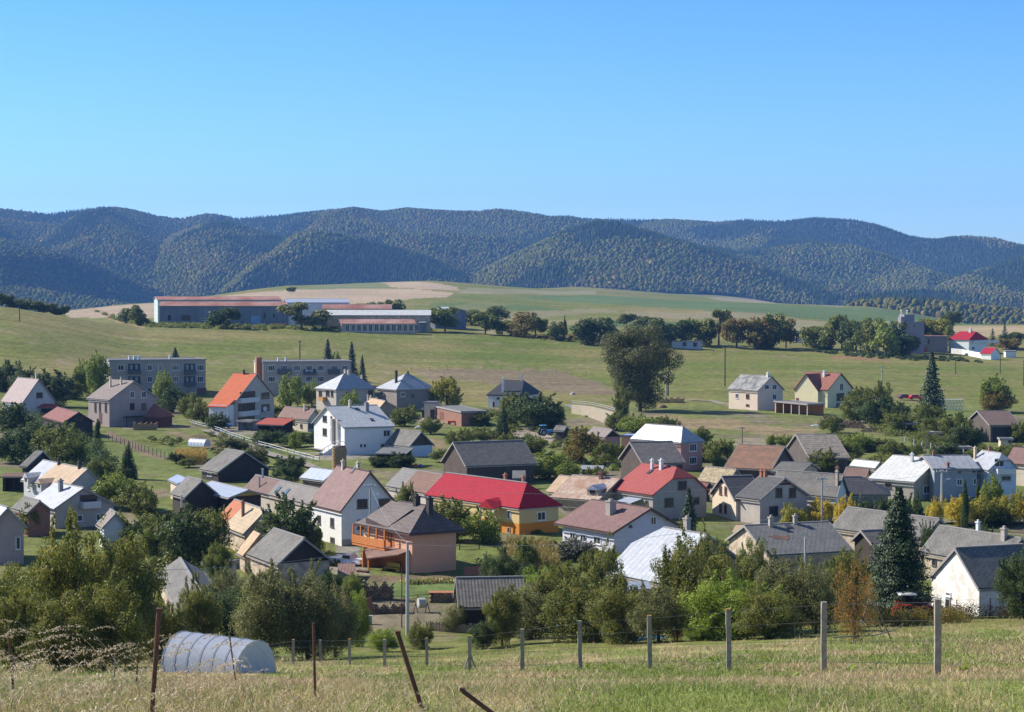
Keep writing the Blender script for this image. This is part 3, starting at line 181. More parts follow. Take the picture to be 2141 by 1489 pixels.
 {'id': 's60', 'p': [-18.279, 210.06, 0.029, 1.947, 4.952, 0.998, 0.532, 0.0, 0.0, 0.049, 0.0], 'oh': 0.35, 'ends': 'mm', 'roof': 'pinkbrown_tile', 'wall': 'cream_old', 'win': [], 'chim': [], 'label': 'low red-brown cellar roof left of the peach house', 'cat': 'cellar', 'name': 'cellar_roof', 'dd': 0},
 {'id': 's61', 'p': [-31.976, 208.384, -0.476, 2.191, 3.0, 2.3, 0.0, 0.0, 0.0, -0.0, 0.0], 'oh': 0, 'ends': 'ff', 'roof': 'felt', 'wall': 'greywhite', 'win': [], 'chim': [], 'label': 'small grey flat-roofed shed right of the low grey orchard roof', 'cat': 'shed', 'name': 'shed', 'dd': 0},
 {'id': 's62', 'p': [-116.363, 474.939, -0.296, 7.463, 1.513, 2.201, 0.819, 0.0, 0.0, 0.009, 0.0], 'oh': 0.35, 'ends': 'mm', 'roof': 'red_metal', 'wall': 'wood_dark', 'win': [], 'chim': [], 'label': 'red lean-to roof between pink-grey house and timber cabin', 'cat': 'lean-to', 'name': 'lean_to_shed', 'dd': 0, 'open': 1},
 {'id': 's63', 'p': [-20.957, 476.585, -0.128, 2.835, 2.0, 2.0, 0.0, 0.0, 0.0, -0.0, 0.0], 'oh': 0, 'ends': 'ff', 'roof': 'felt', 'wall': 'wood_dark', 'win': [], 'chim': [], 'label': 'little dark shed with a greenish flat roof before the cream block', 'cat': 'shed', 'name': 'shed', 'dd': 0},
 {'id': 's64', 'p': [85.067, 367.191, 0.046, 6.026, 3.0, 1.6, 0.0, 0.0, 0.0, 0.0, 0.0], 'oh': 0, 'ends': 'ff', 'roof': 'felt', 'wall': 'wood_dark', 'win': [], 'chim': [], 'label': 'long low dark green shed behind the garden fence posts', 'cat': 'shed', 'name': 'shed', 'dd': 0},
 {'id': 's67', 'p': [-59.754, 432.936, -0.571, 4.027, 3.0, 2.1, 0.0, 0.0, 0.0, -0.0, 0.0], 'oh': 0, 'ends': 'ff', 'roof': 'felt', 'wall': 'greywhite', 'win': [], 'chim': [], 'label': 'small carport with a grey flat roof before the orange roofed house', 'cat': 'carport', 'name': 'carport', 'dd': 0, 'open': 1},
 {'id': 's69', 'p': [1.112, 304.888, -0.016, 2.129, 3.208, 1.999, 0.903, 0.0, 0.0, 0.011, 0.0], 'oh': 0.35, 'ends': 'mm', 'roof': 'felt', 'wall': 'wood_dark', 'win': [], 'chim': [], 'label': 'dark lean-to shed at the right foot of the grey shingle barn', 'cat': 'lean-to', 'name': 'lean_to_shed', 'dd': 0},
 {'id': 's70', 'p': [29.04, 287.041, -0.708, 1.643, 2.093, 2.199, 0.85, 0.0, 0.0, 0.02, -0.008], 'oh': 0.35, 'ends': 'gg', 'roof': 'redbrown_metal', 'wall': 'wood_dark', 'win': [], 'chim': [], 'label': 'tiny dark shed squeezed between the red seamed house and cream villa', 'cat': 'shed', 'name': 'shed', 'dd': 0},
 {'id': 's71', 'p': [10.467, 402.361, -0.624, 2.62, 2.445, 2.199, 0.97, 0.0, 0.0, 0.012, -0.005], 'oh': 0.35, 'ends': 'gg', 'roof': 'grey_tile', 'wall': 'wood_dark', 'win': [], 'chim': [], 'label': 'small dark shed beside the pale blue tractor', 'cat': 'shed', 'name': 'shed', 'dd': 0},
]
TREES=[
 ('far', -210.8, 790.0, -8.7, 6.33, 6.72, 'dark far tree at the picture left edge above the meadow crest'),
 ('far', -205.8, 790.0, -9.16, 4.81, 5.54, 'small dark tree second from the left edge on the meadow crest'),
 ('far', -201.5, 790.0, -9.68, 4.94, 5.14, 'low dark tree in the far left belt, beside the two edge trees'),
 ('far', -197.1, 790.0, -10.28, 4.75, 5.14, 'middle tree of the dark far left belt'),
 ('far', -193.0, 790.0, -10.93, 5.0, 4.75, 'rounded dark tree in the right half of the far left belt'),
 ('far', -189.0, 790.0, -11.58, 4.86, 4.35, 'small tree near the right end of the far left belt'),
 ('far', -185.2, 790.0, -12.23, 4.72, 3.56, 'last low tree at the right end of the far left belt'),
 ('far', -185.2, 924.1, -17.56, 8.32, 8.33, 'bushy green tree at the left end of the farm sheds'),
 ('far', -161.9, 830.8, -16.83, 8.93, 7.07, 'taller green tree touching the left corner of the front farm shed'),
 ('round', -118.4, 792.7, -17.65, 9.32, 10.32, 'round dark green tree in front of the blue-grey farm wall'),
 ('pale', -88.6, 803.4, -17.87, 12.65, 16.09, 'large pale willow tree standing before the farm buildings'),
 ('far', -42.8, 835.5, -18.58, 7.09, 3.76, 'slim young tree before the row of farm windows'),
 ('far', -172.2, 1500.0, -4.52, 4.52, 6.76, 'tiny lone tree on the pale stubble field behind the farm'),
 ('far', -67.3, 935.0, -16.15, 10.08, 6.09, 'small dark tree behind the rust red farm roof'),
 ('far', -58.6, 935.0, -16.26, 10.18, 8.89, 'dark broad tree behind the right end of the rust red roof'),
 ('olive', -29.0, 825.6, -19.21, 10.95, 11.57, 'broad olive tree beside the dark blue farm gable'),
 ('far', -19.3, 900.0, -18.02, 8.34, 10.36, 'bluish green tree behind the gap right of the farm'),
 ('far', -10.5, 920.0, -18.26, 9.06, 13.82, 'tall bluish tree clump right of the farm'),
 ('olive', -11.4, 818.7, -20.25, 9.61, 9.43, 'olive rounded tree in front of the bluish clump'),
 ('olive', -4.2, 822.1, -20.56, 7.4, 5.35, 'narrow olive tree between two rounded ones'),
 ('rusty', 3.6, 815.3, -21.19, 10.59, 11.02, 'large rust tinged tree right of the farm at the meadow edge'),
 ('olive', 10.2, 825.6, -21.27, 8.88, 7.03, 'dark green tree leaning on the rust tinged tree'),
 ('column', 23.6, 852.0, -21.31, 8.09, 2.56, 'dark narrow columnar tree on the meadow horizon'),
 ('far', 18.9, 800.0, -22.45, 8.04, 5.21, 'low round bush tree left of the columnar tree'),
 ('rusty', 18.3, 815.0, -21.9, 5.59, 6.94, 'low rusty bush at the foot of the columnar tree'),
 ('dark', 33.4, 787.2, -23.62, 12.2, 11.03, 'dark rounded tree left of the great tree top'),
 ('dark', 40.4, 800.0, -23.22, 10.41, 8.81, 'dark tree just behind the great tree on its left'),
 ('far', 60.0, 1000.0, -20.6, 6.84, 7.51, 'small bluish tree beyond the tree line, left of centre'),
 ('far', 68.7, 1000.0, -21.1, 6.85, 6.51, 'pale blue-green tree peeping over the tree line'),
 ('dark', 61.7, 795.5, -24.66, 11.93, 12.74, 'dark broad tree behind the great tree on its right'),
 ('dark', 72.0, 810.7, -24.74, 10.95, 10.15, 'dark tree behind the whitewashed shed'),
 ('olive', 79.3, 817.5, -24.94, 13.28, 9.41, 'green tree with a light top beside the tall pale poplar'),
 ('poplar', 89.2, 823.9, -25.14, 16.9, 10.31, 'tall pale grey-green poplar in the meadow tree line'),
 ('rusty', 94.9, 806.7, -25.63, 12.72, 9.29, 'brownish tree right of the pale poplar'),
 ('rusty', 103.1, 807.9, -25.87, 14.96, 10.92, 'tall rust tinged tree in the middle of the tree line'),
 ('olive', 110.2, 813.0, -26.03, 14.85, 10.17, 'high olive tree beside the rust tinged one'),
 ('rusty', 118.0, 822.7, -26.15, 12.98, 9.06, 'last rusty tree before the gap with the pale shed'),
 ('olive', 131.2, 829.6, -26.57, 11.01, 9.14, 'green tree just right of the gap in the tree line'),
 ('olive', 136.0, 821.0, -26.91, 14.18, 9.45, 'second green tree right of the gap'),
 ('olive', 140.9, 815.8, -27.15, 15.52, 9.8, 'highest green tree of the right tree line group'),
 ('dark', 144.5, 801.7, -27.48, 15.45, 9.23, 'darker tree in the middle of the right group'),
 ('olive', 147.6, 788.3, -27.79, 15.17, 9.08, 'olive tree behind the leaning meadow pole'),
 ('light', 151.2, 772.5, -28.23, 16.25, 11.21, 'big light green tree left of the mauve block'),
 ('dark', 158.6, 775.7, -28.33, 10.48, 8.93, 'dark low tree before the flat-roofed grey-brown building'),
 ('dark', 161.1, 795.0, -27.94, 13.62, 7.96, 'dark tree against the mauve block'),
 ('yellow', 194.9, 880.0, -26.7, 12.61, 10.13, 'golden tree behind the grey-brown building'),
 ('olive', 190.9, 885.0, -26.62, 13.34, 7.97, 'olive tree between mauve block and golden tree'),
 ('olive', 200.3, 870.0, -26.94, 9.53, 5.23, 'small yellowish tree behind the red villa roof'),
 ('far', 241.2, 1050.0, -25.09, 11.96, 8.94, 'thin pale tree standing in the field behind the villa'),
 ('spruce', 218.9, 870.1, -26.99, 7.4, 4.79, 'dark spruce right behind the villa'),
 ('spruce', 222.8, 864.0, -27.22, 9.5, 5.62, 'taller dark spruce behind the villa'),
 ('dark', 225.9, 858.0, -27.47, 7.29, 9.02, 'dark round tree at the far right above the green yard'),
 ('rusty', 220.4, 851.4, -27.68, 5.53, 7.67, 'brownish bush tree beside the villa garage'),
 ('dark', -142.9, 538.6, -29.38, 8.89, 7.55, 'dark tree at the left edge above the pink-grey roof'),
 ('dark', -134.5, 530.0, -30.26, 8.5, 7.16, 'dark green tree behind the pink-grey roofed house'),
 ('dark', -120.9, 501.2, -31.61, 10.03, 10.04, 'broad dark tree right of the pink-grey roofed house'),
 ('light', -120.0, 532.6, -30.67, 10.4, 4.8, 'light green tree left of the first apartment block'),
 ('light', -114.1, 524.5, -31.25, 13.79, 6.83, 'tall yellow-green birch at the left end of the apartment block'),
 ('spruce', -112.9, 640.0, -25.36, 5.02, 4.17, 'blue-green spruce top behind the left apartment block'),
 ('light', -92.8, 506.8, -31.98, 10.16, 5.07, 'fresh green tree in the middle of the left apartment block'),
 ('dark', -87.1, 490.4, -32.18, 7.12, 7.12, 'dark green tree below the left apartment block'),
 ('olive', -80.0, 474.2, -32.32, 5.95, 5.7, 'olive tree at the right end of the left apartment block'),
 ('olive', -73.2, 452.2, -32.4, 6.12, 6.11, 'olive tree left of the orange roofed house'),
 ('olive', -96.2, 518.3, -31.79, 4.27, 5.19, 'low round tree directly below the left apartment windows'),
 ('light', -59.6, 513.2, -32.4, 9.53, 6.94, 'fresh green tree before the second apartment block'),
 ('light', -54.3, 517.2, -32.38, 7.0, 5.7, 'green tree between second apartment block and metal pyramid roof'),
 ('spruce', -57.9, 600.0, -29.22, 12.7, 5.41, 'tall dark spruce behind the second apartment block'),
 ('olive', -55.4, 602.0, -29.25, 8.76, 4.52, 'round tree beside the tall spruce behind the second block'),
 ('spruce', -49.1, 585.0, -30.13, 13.15, 4.98, 'dark spruce at the right end of the second apartment block'),
 ('spruce', -45.5, 580.0, -30.43, 9.53, 3.48, 'shorter spruce right beside the dark one'),
 ('light', -37.0, 440.0, -32.4, 9.04, 4.85, 'thin leafy tree in front of the left pyramid roof'),
 ('olive', -25.1, 445.9, -32.4, 5.03, 5.58, 'green tree in front of the right pyramid roofed house'),
 ('yellow', -17.2, 505.8, -32.42, 9.37, 8.1, 'autumn yellow and green tree right of the pyramid roofs'),
 ('olive', -7.9, 445.9, -32.4, 3.35, 4.69, 'round green bush tree left of the new white bungalow'),
 ('olive', -0.1, 445.9, -32.4, 8.05, 6.92, 'green tree covering the front of the new white bungalow'),
 ('dark', 6.0, 435.4, -32.4, 8.63, 10.03, 'large dense green tree beside the new white bungalow'),
 ('dark', 8.7, 435.4, -32.4, 6.22, 5.89, 'lower right half tree next to the large dense one'),
 ('columnd', -1.9, 404.0, -32.4, 6.89, 4.45, 'dark upright thuja before the new white bungalow'),
 ('big', 33.4, 497.3, -32.63, 23.05, 16.43, 'great old tree towering over the meadow in the middle'),
 ('olive', 26.6, 462.4, -32.44, 9.28, 3.47, 'slim tree at the foot of the great old tree on the left'),
 ('light', 27.2, 414.3, -32.4, 4.79, 7.88, 'light bushy tree below the great old tree'),
 ('rusty', 12.8, 351.2, -32.4, 7.05, 6.68, 'green and reddish fruit tree near the blue tractor'),
 ('light', 6.2, 321.3, -32.4, 4.84, 7.4, 'broad light green walnut behind the red tiled bungalow'),
 ('olive', 3.8, 369.3, -32.4, 3.51, 5.92, 'low round fruit tree behind the grey shingle barn'),
 ('olive', 16.6, 344.6, -32.4, 4.93, 3.8, 'leafy tree left of the pink cottage'),
 ('sprucef', 24.6, 340.1, -32.4, 4.95, 3.06, 'small spruce in front of the mossy shingle barn'),
 ('olive', 36.2, 354.1, -32.4, 3.81, 5.67, 'green fruit tree right of the pink house'),
 ('olive', 37.3, 341.7, -32.4, 5.41, 4.62, 'green fruit tree in the yard beside the orange-brown barn'),
 ('olive', 39.1, 391.7, -32.4, 3.73, 3.73, 'bush just behind the pink hip roofed house'),
 ('light', 36.6, 335.6, -32.4, 2.95, 2.86, 'little light green tree at the corner of the orange-brown barn'),
 ('olive', 90.7, 500.0, -32.64, 6.97, 5.26, 'tree left of the branched meadow pole'),
 ('olive', 81.3, 453.7, -32.41, 7.41, 5.68, 'tree right behind the yellow cross-gabled house'),
 ('olive', 91.1, 477.2, -32.52, 9.1, 6.45, 'tall orchard tree behind the log stacks'),
 ('dark', 84.6, 442.8, -32.4, 7.11, 7.09, 'dark orchard tree above the log stacks'),
 ('dark', 91.6, 455.7, -32.42, 5.25, 6.16, 'dark orchard tree left of the big spruce'),
 ('olive', 85.0, 424.0, -32.4, 4.99, 6.37, 'lower orchard tree below the dark one'),
 ('spruceg', 105.0, 477.2, -32.52, 16.16, 7.17, 'tall single spruce in the right meadow'),
 ('olive', 95.1, 438.4, -32.4, 5.82, 7.68, 'broad tree around the foot of the tall meadow spruce'),
 ('olive', 92.1, 410.5, -32.4, 4.83, 7.19, 'tree above the open board shelter'),
 ('olive', 86.5, 395.0, -32.4, 2.2, 6.53, 'green tree between shelter and low wood store'),
 ('olive', 94.2, 404.0, -32.4, 5.88, 6.67, 'tree left of the open plank barn'),
 ('dark', 90.6, 380.1, -32.4, 5.25, 5.71, 'dark tree against the open plank barn gable'),
 ('light', 126.9, 501.2, -32.65, 9.81, 8.03, 'round crowned tree on the meadow at the right'),
 ('rusty', 126.5, 497.3, -32.63, 5.85, 7.47, 'rusty shrub under the round crowned meadow tree'),
 ('olive', 106.2, 397.8, -32.4, 4.49, 3.58, 'tree cut by the right edge beside the plank barn'),
 ('olive', 60.9, 349.2, -32.4, 4.56, 4.9, 'bush tree in front of the mossy dark barn'),
 ('olive', 54.4, 331.4, -32.4, 4.32, 5.47, 'olive tree growing against the mossy dark barn wall'),
 ('light', 68.1, 374.5, -32.4, 3.76, 5.06, 'light green tree right of the mossy dark barn'),
 ('olive', 71.4, 374.5, -32.4, 2.82, 5.25, 'low orchard tree right of the mossy barn, before the logs'),
 ('olive', 72.2, 360.9, -32.4, 3.45, 5.06, 'low orchard tree in front of the fence posts'),
 ('olive', 76.2, 364.0, -32.4, 2.47, 4.19, 'small orchard bush by the green sheets'),
 ('dark', -111.2, 424.0, -32.4, 7.12, 7.64, 'dark tree mass at the left edge beside the timber cabin'),
 ('dark', -96.3, 385.7, -32.4, 5.53, 8.3, 'dark fruit tree in front of the timber cabin'),
 ('olive', -87.0, 364.0, -32.4, 6.68, 7.83, 'olive fruit tree in front of the timber cabin'),
 ('dark', -92.7, 354.1, -32.4, 5.59, 6.91, 'dark tree at the left edge above the green roof strip'),
 ('olive', -79.8, 341.7, -32.4, 6.02, 5.99, 'olive tree left of the grassy orchard slope'),
 ('columnd', -87.2, 401.4, -32.4, 4.63, 2.61, 'dark narrow tree beside the timber cabin'),
 ('columnd', -64.7, 321.3, -32.4, 6.22, 3.7, 'tall upright dark tree on the grassy orchard slope'),
 ('olive', -69.8, 321.3, -32.4, 3.55, 5.15, 'low olive tree beside the tall upright one'),
 ('light', -58.5, 279.5, -32.4, 5.4, 6.02, 'light green apple tree right of the beige and silver roof'),
 ('olive', -54.6, 275.8, -32.4, 4.58, 4.97, 'apple tree with olive leaves below the tall upright tree'),
 ('olive', -51.5, 266.2, -32.4, 4.48, 3.6, 'small apple tree before the bare garden patch'),
 ('dark', -61.9, 351.2, -32.4, 2.02, 2.64, 'small round bush left of the yellow corn'),
 ('grey', -54.3, 369.3, -32.4, 4.16, 6.84, 'grey-green orchard tree behind the dark barn roof'),
 ('grey', -46.3, 344.6, -32.4, 4.32, 4.31, 'grey-green bush right of the dark barn'),
 ('dark', -38.0, 330.0, -32.4, 3.43, 4.96, 'low dark shrub below the white rail fence'),
 ('dark', -36.9, 310.0, -32.4, 3.79, 4.35, 'shrub between dark barn and maroon shed'),
 ('light', -43.4, 382.5, -32.4, 3.64, 2.87, 'slender light green tree on the lawn of the white house'),
 ('olive', -58.4, 344.6, -32.4, 1.72, 3.45, 'little shrub below the yellow corn'),
 ('olive', -42.0, 225.0, -32.4, 5.4, 4.51, 'orchard tree behind the lamp pole on the left'),
 ('dark', -37.8, 222.0, -32.4, 6.76, 5.78, 'dense dark tree right behind the lamp pole'),
 ('olive', -36.0, 228.0, -32.4, 6.19, 3.77, 'tall olive tree between lamp pole and orange cottage'),
 ('olive', -31.6, 205.0, -32.4, 5.63, 3.08, 'low green bush left of the grey cottage roof'),
 ('dark', -26.4, 225.0, -32.4, 7.89, 6.2, 'large dark walnut tree left of the tall white house'),
 ('columnl', -23.7, 232.0, -32.4, 3.39, 2.67, 'bright green thuja beside the tall white house'),
 ('olive', -14.3, 262.0, -32.4, 5.91, 2.89, 'small tree behind the chimneys of the peach house'),
 ('olive', -7.8, 240.0, -32.4, 6.02, 4.57, 'tree before the red tiled roof, left one'),
 ('light', -3.7, 238.0, -32.4, 4.74, 4.77, 'fruit tree with yellow leaves before the orange wall'),
 ('light', 3.1, 248.0, -32.4, 0.95, 1.61, 'small bright bush at the orange house wall'),
 ('dark', -1.3, 200.0, -32.39, 5.36, 4.21, 'round dark shrub right of the peach house'),
 ('dark', 1.7, 198.0, -32.37, 4.26, 2.78, 'dark shrub with bright leaves before the corn patch'),
 ('white', 7.0, 225.0, -32.4, 3.3, 4.51, 'shrub with whitish twigs before the white bungalow'),
 ('sprucef', 22.3, 240.0, -32.4, 6.98, 3.24, 'young spruce before the grey red-roofed house'),
 ('yellow', 36.0, 243.0, -32.4, 4.95, 2.92, 'green-yellow street tree by the cream villa'),
 ('gold', 42.3, 260.8, -32.4, 3.73, 4.05, 'large golden street tree beside the white wall'),
 ('gold', 43.2, 246.0, -32.4, 5.61, 2.71, 'golden street tree right of the white wall'),
 ('dark', 46.4, 250.0, -32.4, 5.04, 2.75, 'dark hedge tree behind the grey roof, left one'),
 ('dark', 48.5, 250.0, -32.4, 5.17, 2.75, 'dark hedge tree left of the tall near spruce'),
 ('dark', 50.7, 240.0, -32.39, 6.5, 3.0, 'dark green tree right of the tall near spruce'),
 ('gold', 54.4, 245.0, -32.4, 5.71, 2.21, 'narrow golden street tree below the white roofed house'),
 ('gold', 60.5, 258.1, -32.4, 4.42, 3.23, 'golden maple with a dark trunk on the roadside'),
 ('yellow', 64.3, 259.2, -32.4, 4.3, 3.89, 'yellow-green maple in the roadside row'),
 ('yellow', 68.1, 259.7, -32.4, 4.9, 3.12, 'yellow-green maple near the right edge'),
 ('gold', 69.4, 258.1, -32.4, 3.9, 1.68, 'yellow maple cut by the right edge'),
 ('columnd', 60.7, 255.0, -32.4, 6.81, 1.53, 'tall dark thuja before the blue-grey house'),
 ('columnd', 64.1, 262.0, -32.4, 5.84, 1.44, 'second thuja nearer the bluish white house'),
 ('light', 67.6, 268.0, -32.4, 6.31, 2.95, 'green tree before the balcony of the bluish white house'),
 ('dark', 51.3, 208.0, -31.7, 6.74, 3.54, 'dark bush beside the long roof chimney'),
 ('dark', 47.1, 215.0, -31.98, 5.64, 1.94, 'dark green conifer bush at the grey gable'),
 ('spruceN', 31.5, 155.0, -27.27, 11.6, 6.13, 'tall dark near spruce beside the white gabled cottage'),
 ('orange', 20.2, 112.0, -21.05, 5.58, 2.69, 'small near tree with orange autumn leaves behind the stick tripod'),
 ('nearolive', 14.2, 150.0, -27.61, 9.07, 6.38, 'near apple tree with leaves over the ribbed white roof'),
 ('nearolive', 17.1, 147.0, -27.06, 7.56, 5.15, 'near olive tree before the dark slate roof'),
 ('nearbright', 15.9, 138.0, -25.79, 5.5, 6.56, 'bright green bushy tree in the near orchard'),
 ('neargrey', 20.2, 142.0, -26.08, 6.46, 4.98, 'near grey-green tree below the slate roof'),
 ('neargrey', 22.4, 140.0, -25.59, 5.89, 3.5, 'grey-green tree left of the orange autumn tree'),
 ('nearolive', 18.1, 134.0, -25.0, 4.45, 4.36, 'low olive tree in the near orchard right of the bright one'),
 ('neardark', 40.4, 150.0, -26.21, 6.43, 4.13, 'near dark green tree at the right edge by the white cottage'),
 ('nearolive', 26.0, 148.0, -26.51, 7.0, 3.33, 'green tree behind the orange autumn tree'),
 ('nearolive', 5.8, 150.3, -28.19, 6.08, 7.15, 'large near plum tree in the bottom centre'),
 ('neargrey', 1.6, 159.1, -29.63, 5.63, 5.18, 'near grey-green tree left of the large plum tree'),
 ('nearolive', 8.3, 142.0, -26.82, 5.58, 4.62, 'near tree between the plum tree and the silver lean-to'),
 ('nearolive', 4.4, 160.0, -29.58, 7.47, 4.81, 'olive tree behind the large plum tree'),
 ('nearolive', 8.1, 172.0, -30.94, 8.91, 4.74, 'tree left of the ribbed white roof'),
 ('nearbright', 2.5, 170.0, -30.99, 7.07, 4.26, 'light green tree behind the low grey roof and corn'),
 ('neargrey', 10.8, 140.0, -26.34, 4.88, 4.56, 'grey-green tree below the ribbed white roof'),
 ('nearolive', -0.8, 152.0, -28.86, 5.55, 3.04, 'near tree against the low grey shed roof'),
 ('neargrey', -5.3, 174.9, -31.89, 3.09, 2.45, 'small thin near tree before the picket fence'),
 ('nearolive', -31.7, 123.8, -24.63, 7.36, 5.27, 'big near pear tree at the left edge'),
 ('nearolive', -25.3, 110.1, -22.12, 8.91, 5.24, 'tallest near pear tree in the lower left'),
 ('nearolive', -25.4, 124.9, -24.9, 9.29, 5.0, 'right one of the three near pear trees in the lower left'),
 ('neardark', -32.2, 135.0, -26.64, 8.67, 5.07, 'dense tree behind the big near pear trees'),
 ('neardark', -25.3, 167.4, -31.52, 6.05, 7.13, 'dense dark near tree right of the grey hipped roof'),
 ('neargrey', -17.9, 140.0, -27.59, 7.72, 5.26, 'tall grey-green willow in the lower left centre'),
 ('neargrey', -15.2, 141.0, -27.75, 7.37, 4.94, 'grey-green willow right of the tall one'),
 ('neargrey', -13.5, 145.0, -28.37, 6.32, 3.27, 'slim grey-green tree before the peach house garden'),
 ('nearbright', -13.0, 160.0, -30.49, 5.88, 2.24, 'yellow-green slender tree by the firewood'),
 ('nearolive', -24.8, 150.0, -29.24, 7.0, 3.38, 'tree hiding the lower part of the grey hipped roof'),
 ('neardark', -21.8, 169.3, -31.75, 3.64, 6.36, 'low dark shrub under the grey-green willows'),
 ('neardark', -17.7, 169.2, -31.73, 3.43, 5.51, 'low dark shrub right of the willows, before the posts'),
 ('nearolive', -27.2, 149.6, -29.18, 3.22, 3.0, 'low shrub between the pear trees and the plastic tunnel'),
 ('nearbright', 13.9, 137.7, -25.82, 1.92, 3.1, 'low green shrub by the blue barrel sheet'),
 ('redshrub', 12.2, 140.2, -26.28, 2.66, 1.4, 'small shrub with bright red leaves between two fence posts'),
 ('olive', -59.1, 262.0, -32.4, 3.8, 3.93, 'olive fruit tree just right of the ribbed silver roofed house'),
 ('light', -49.9, 240.0, -32.4, 4.08, 3.6, 'light fruit tree below the bare garden patch'),
 ('dark', -46.2, 235.0, -32.4, 3.78, 3.53, 'dark tree left of the lamp pole garden'),
 ('olive', -63.3, 250.0, -32.4, 4.04, 2.5, 'small bush tree before the brick outbuilding'),
 ('neardark', -43.2, 165.0, -31.1, 6.63, 4.54, 'dark tree at the left edge behind the near pear trees'),
 ('nearolive', -43.5, 178.0, -31.98, 6.93, 4.01, 'olive tree below the large grey-pink house'),
 ('olive', -38.8, 190.0, -32.3, 5.33, 4.28, 'olive tree left of the low grey roof among the orchard'),
 ('neargrey', -27.8, 185.0, -32.26, 5.52, 3.7, 'grey-green tree below the plain grey cottage roof, left one'),
 ('neargrey', -24.8, 180.0, -32.19, 5.72, 3.6, 'grey-green tree below the plain grey cottage roof, right one'),
 ('olive', -24.5, 192.0, -32.35, 4.61, 2.88, 'low tree before the wall of the plain grey roofed cottage'),
 ('dark', -18.9, 198.0, -32.39, 3.28, 2.97, 'dark shrub in the yard left of the peach house'),
 ('light', -16.5, 196.0, -32.38, 3.07, 2.16, 'light shrub at the patio corner of the peach house'),
 ('olive', -105.8, 508.2, -31.81, 4.83, 5.85, 'olive tree between pink-grey house and the tall birch'),
 ('olive', -121.9, 525.6, -30.94, 5.93, 6.58, 'olive tree behind the dark broad tree on the left'),
 ('olive', -93.3, 476.9, -32.26, 3.83, 5.25, 'round tree left of the long front apartment windows'),
 ('dark', -66.6, 431.1, -32.4, 4.09, 4.53, 'dark tree touching the left wing of the orange roofed house'),
 ('olive', -50.0, 424.0, -32.4, 3.5, 4.88, 'olive tree right of the orange roofed house'),
 ('olive', -58.4, 470.2, -32.4, 3.53, 4.71, 'small tree behind the low red carport'),
 ('dark', -39.9, 391.7, -32.4, 3.14, 3.92, 'dark hedge tree left of the white house stairs'),
 ('dark', -50.2, 391.7, -32.4, 3.14, 5.88, 'dark clipped hedge below the red carport, left part'),
 ('dark', -44.5, 389.3, -32.4, 2.64, 5.85, 'dark clipped hedge below the red carport, right part'),
 ('olive', -18.1, 424.0, -32.4, 3.5, 4.67, 'olive shrub below the brick outbuilding'),
 ('olive', -10.9, 391.7, -32.4, 3.44, 4.9, 'olive shrub between the grey garage and the thuja'),
 ('olive', -12.9, 354.1, -32.4, 2.38, 3.9, 'low shrub right of the brown gabled garage'),
 ('dark', -20.4, 344.6, -32.4, 2.59, 5.18, 'dark hedge mass before the brown gabled garage'),
 ('dark', -24.3, 344.6, -32.4, 2.15, 3.8, 'dark shrub under the open lean-to shelter'),
 ('olive', -6.0, 397.8, -32.4, 3.49, 4.98, 'scrubby tree behind the grey shingle barn, left one'),
 ('olive', -1.0, 385.7, -32.4, 2.91, 4.44, 'scrubby tree behind the grey shingle barn, right one'),
 ('light', 2.1, 335.6, -32.4, 2.95, 4.2, 'light shrub right of the grey shingle barn'),
 ('light', 9.1, 315.1, -32.4, 3.56, 4.42, 'fresh green shrub above the rusty light roof'),
 ('olive', 14.0, 319.1, -32.4, 2.39, 3.67, 'low shrub before the mossy shingle barn'),
 ('olive', 19.8, 358.9, -32.4, 3.16, 3.41, 'shrub beside the pink cottage wall'),
 ('olive', 34.0, 424.0, -32.4, 3.93, 5.52, 'olive tree right of the stone retaining wall'),
 ('olive', 23.7, 431.1, -32.4, 4.31, 4.96, 'olive tree at the left foot of the stone retaining wall'),
 ('light', 55.1, 385.7, -32.4, 2.62, 3.28, 'slim bush in the field above the orange-brown barn, left one'),
 ('light', 53.2, 389.3, -32.4, 2.35, 2.73, 'slim bush in the field above the orange-brown barn, right one'),
 ('olive', 36.4, 315.1, -32.4, 1.97, 2.84, 'shrub behind the straw-yellow roof'),
 ('olive', 69.5, 335.6, -32.4, 2.52, 3.36, 'shrub left of the white metal roof'),
 ('dark', 81.5, 358.9, -32.4, 3.16, 5.03, 'dark bush in front of the low wood store'),
 ('olive', 87.5, 354.1, -32.4, 3.1, 5.32, 'olive bush below the open plank barn'),
 ('olive', 93.6, 358.9, -32.4, 3.16, 4.49, 'olive bush at the right edge above the maroon roof'),
 ('olive', 71.2, 424.0, -32.4, 3.93, 4.67, 'small orchard tree below the log stacks'),
 ('dark', 65.8, 258.1, -32.4, 1.95, 3.23, 'dark roadside bush between the maples'),
 ('olive', 15.5, 182.0, -31.28, 6.59, 2.73, 'tree behind the ribbed white roof chimney'),
 ('nearolive', 17.1, 165.0, -29.53, 9.44, 3.72, 'upper branches of a tree at the gable of the ribbed white roof'),
 ('olive', 24.2, 190.0, -31.54, 7.69, 3.33, 'olive tree at the white walled annex'),
 ('nearolive', 20.9, 158.0, -28.34, 5.31, 4.35, 'olive tree before the left part of the dark slate roof'),
 ('neargrey', 24.5, 158.0, -28.04, 5.61, 3.56, 'grey-green tree under the right part of the slate roof'),
 ('olive', 30.7, 178.0, -30.24, 6.1, 3.56, 'tree between slate roof and plank-roofed shed'),
 ('olive', 3.8, 192.0, -32.21, 4.95, 2.88, 'olive bush at the lower right end of the maize'),
 ('olive', 1.6, 215.0, -32.4, 4.32, 2.37, 'small tree at the upper edge of the maize'),
 ('neardark', -2.3, 150.0, -28.71, 2.67, 2.25, 'dark bush behind the clothes line'),
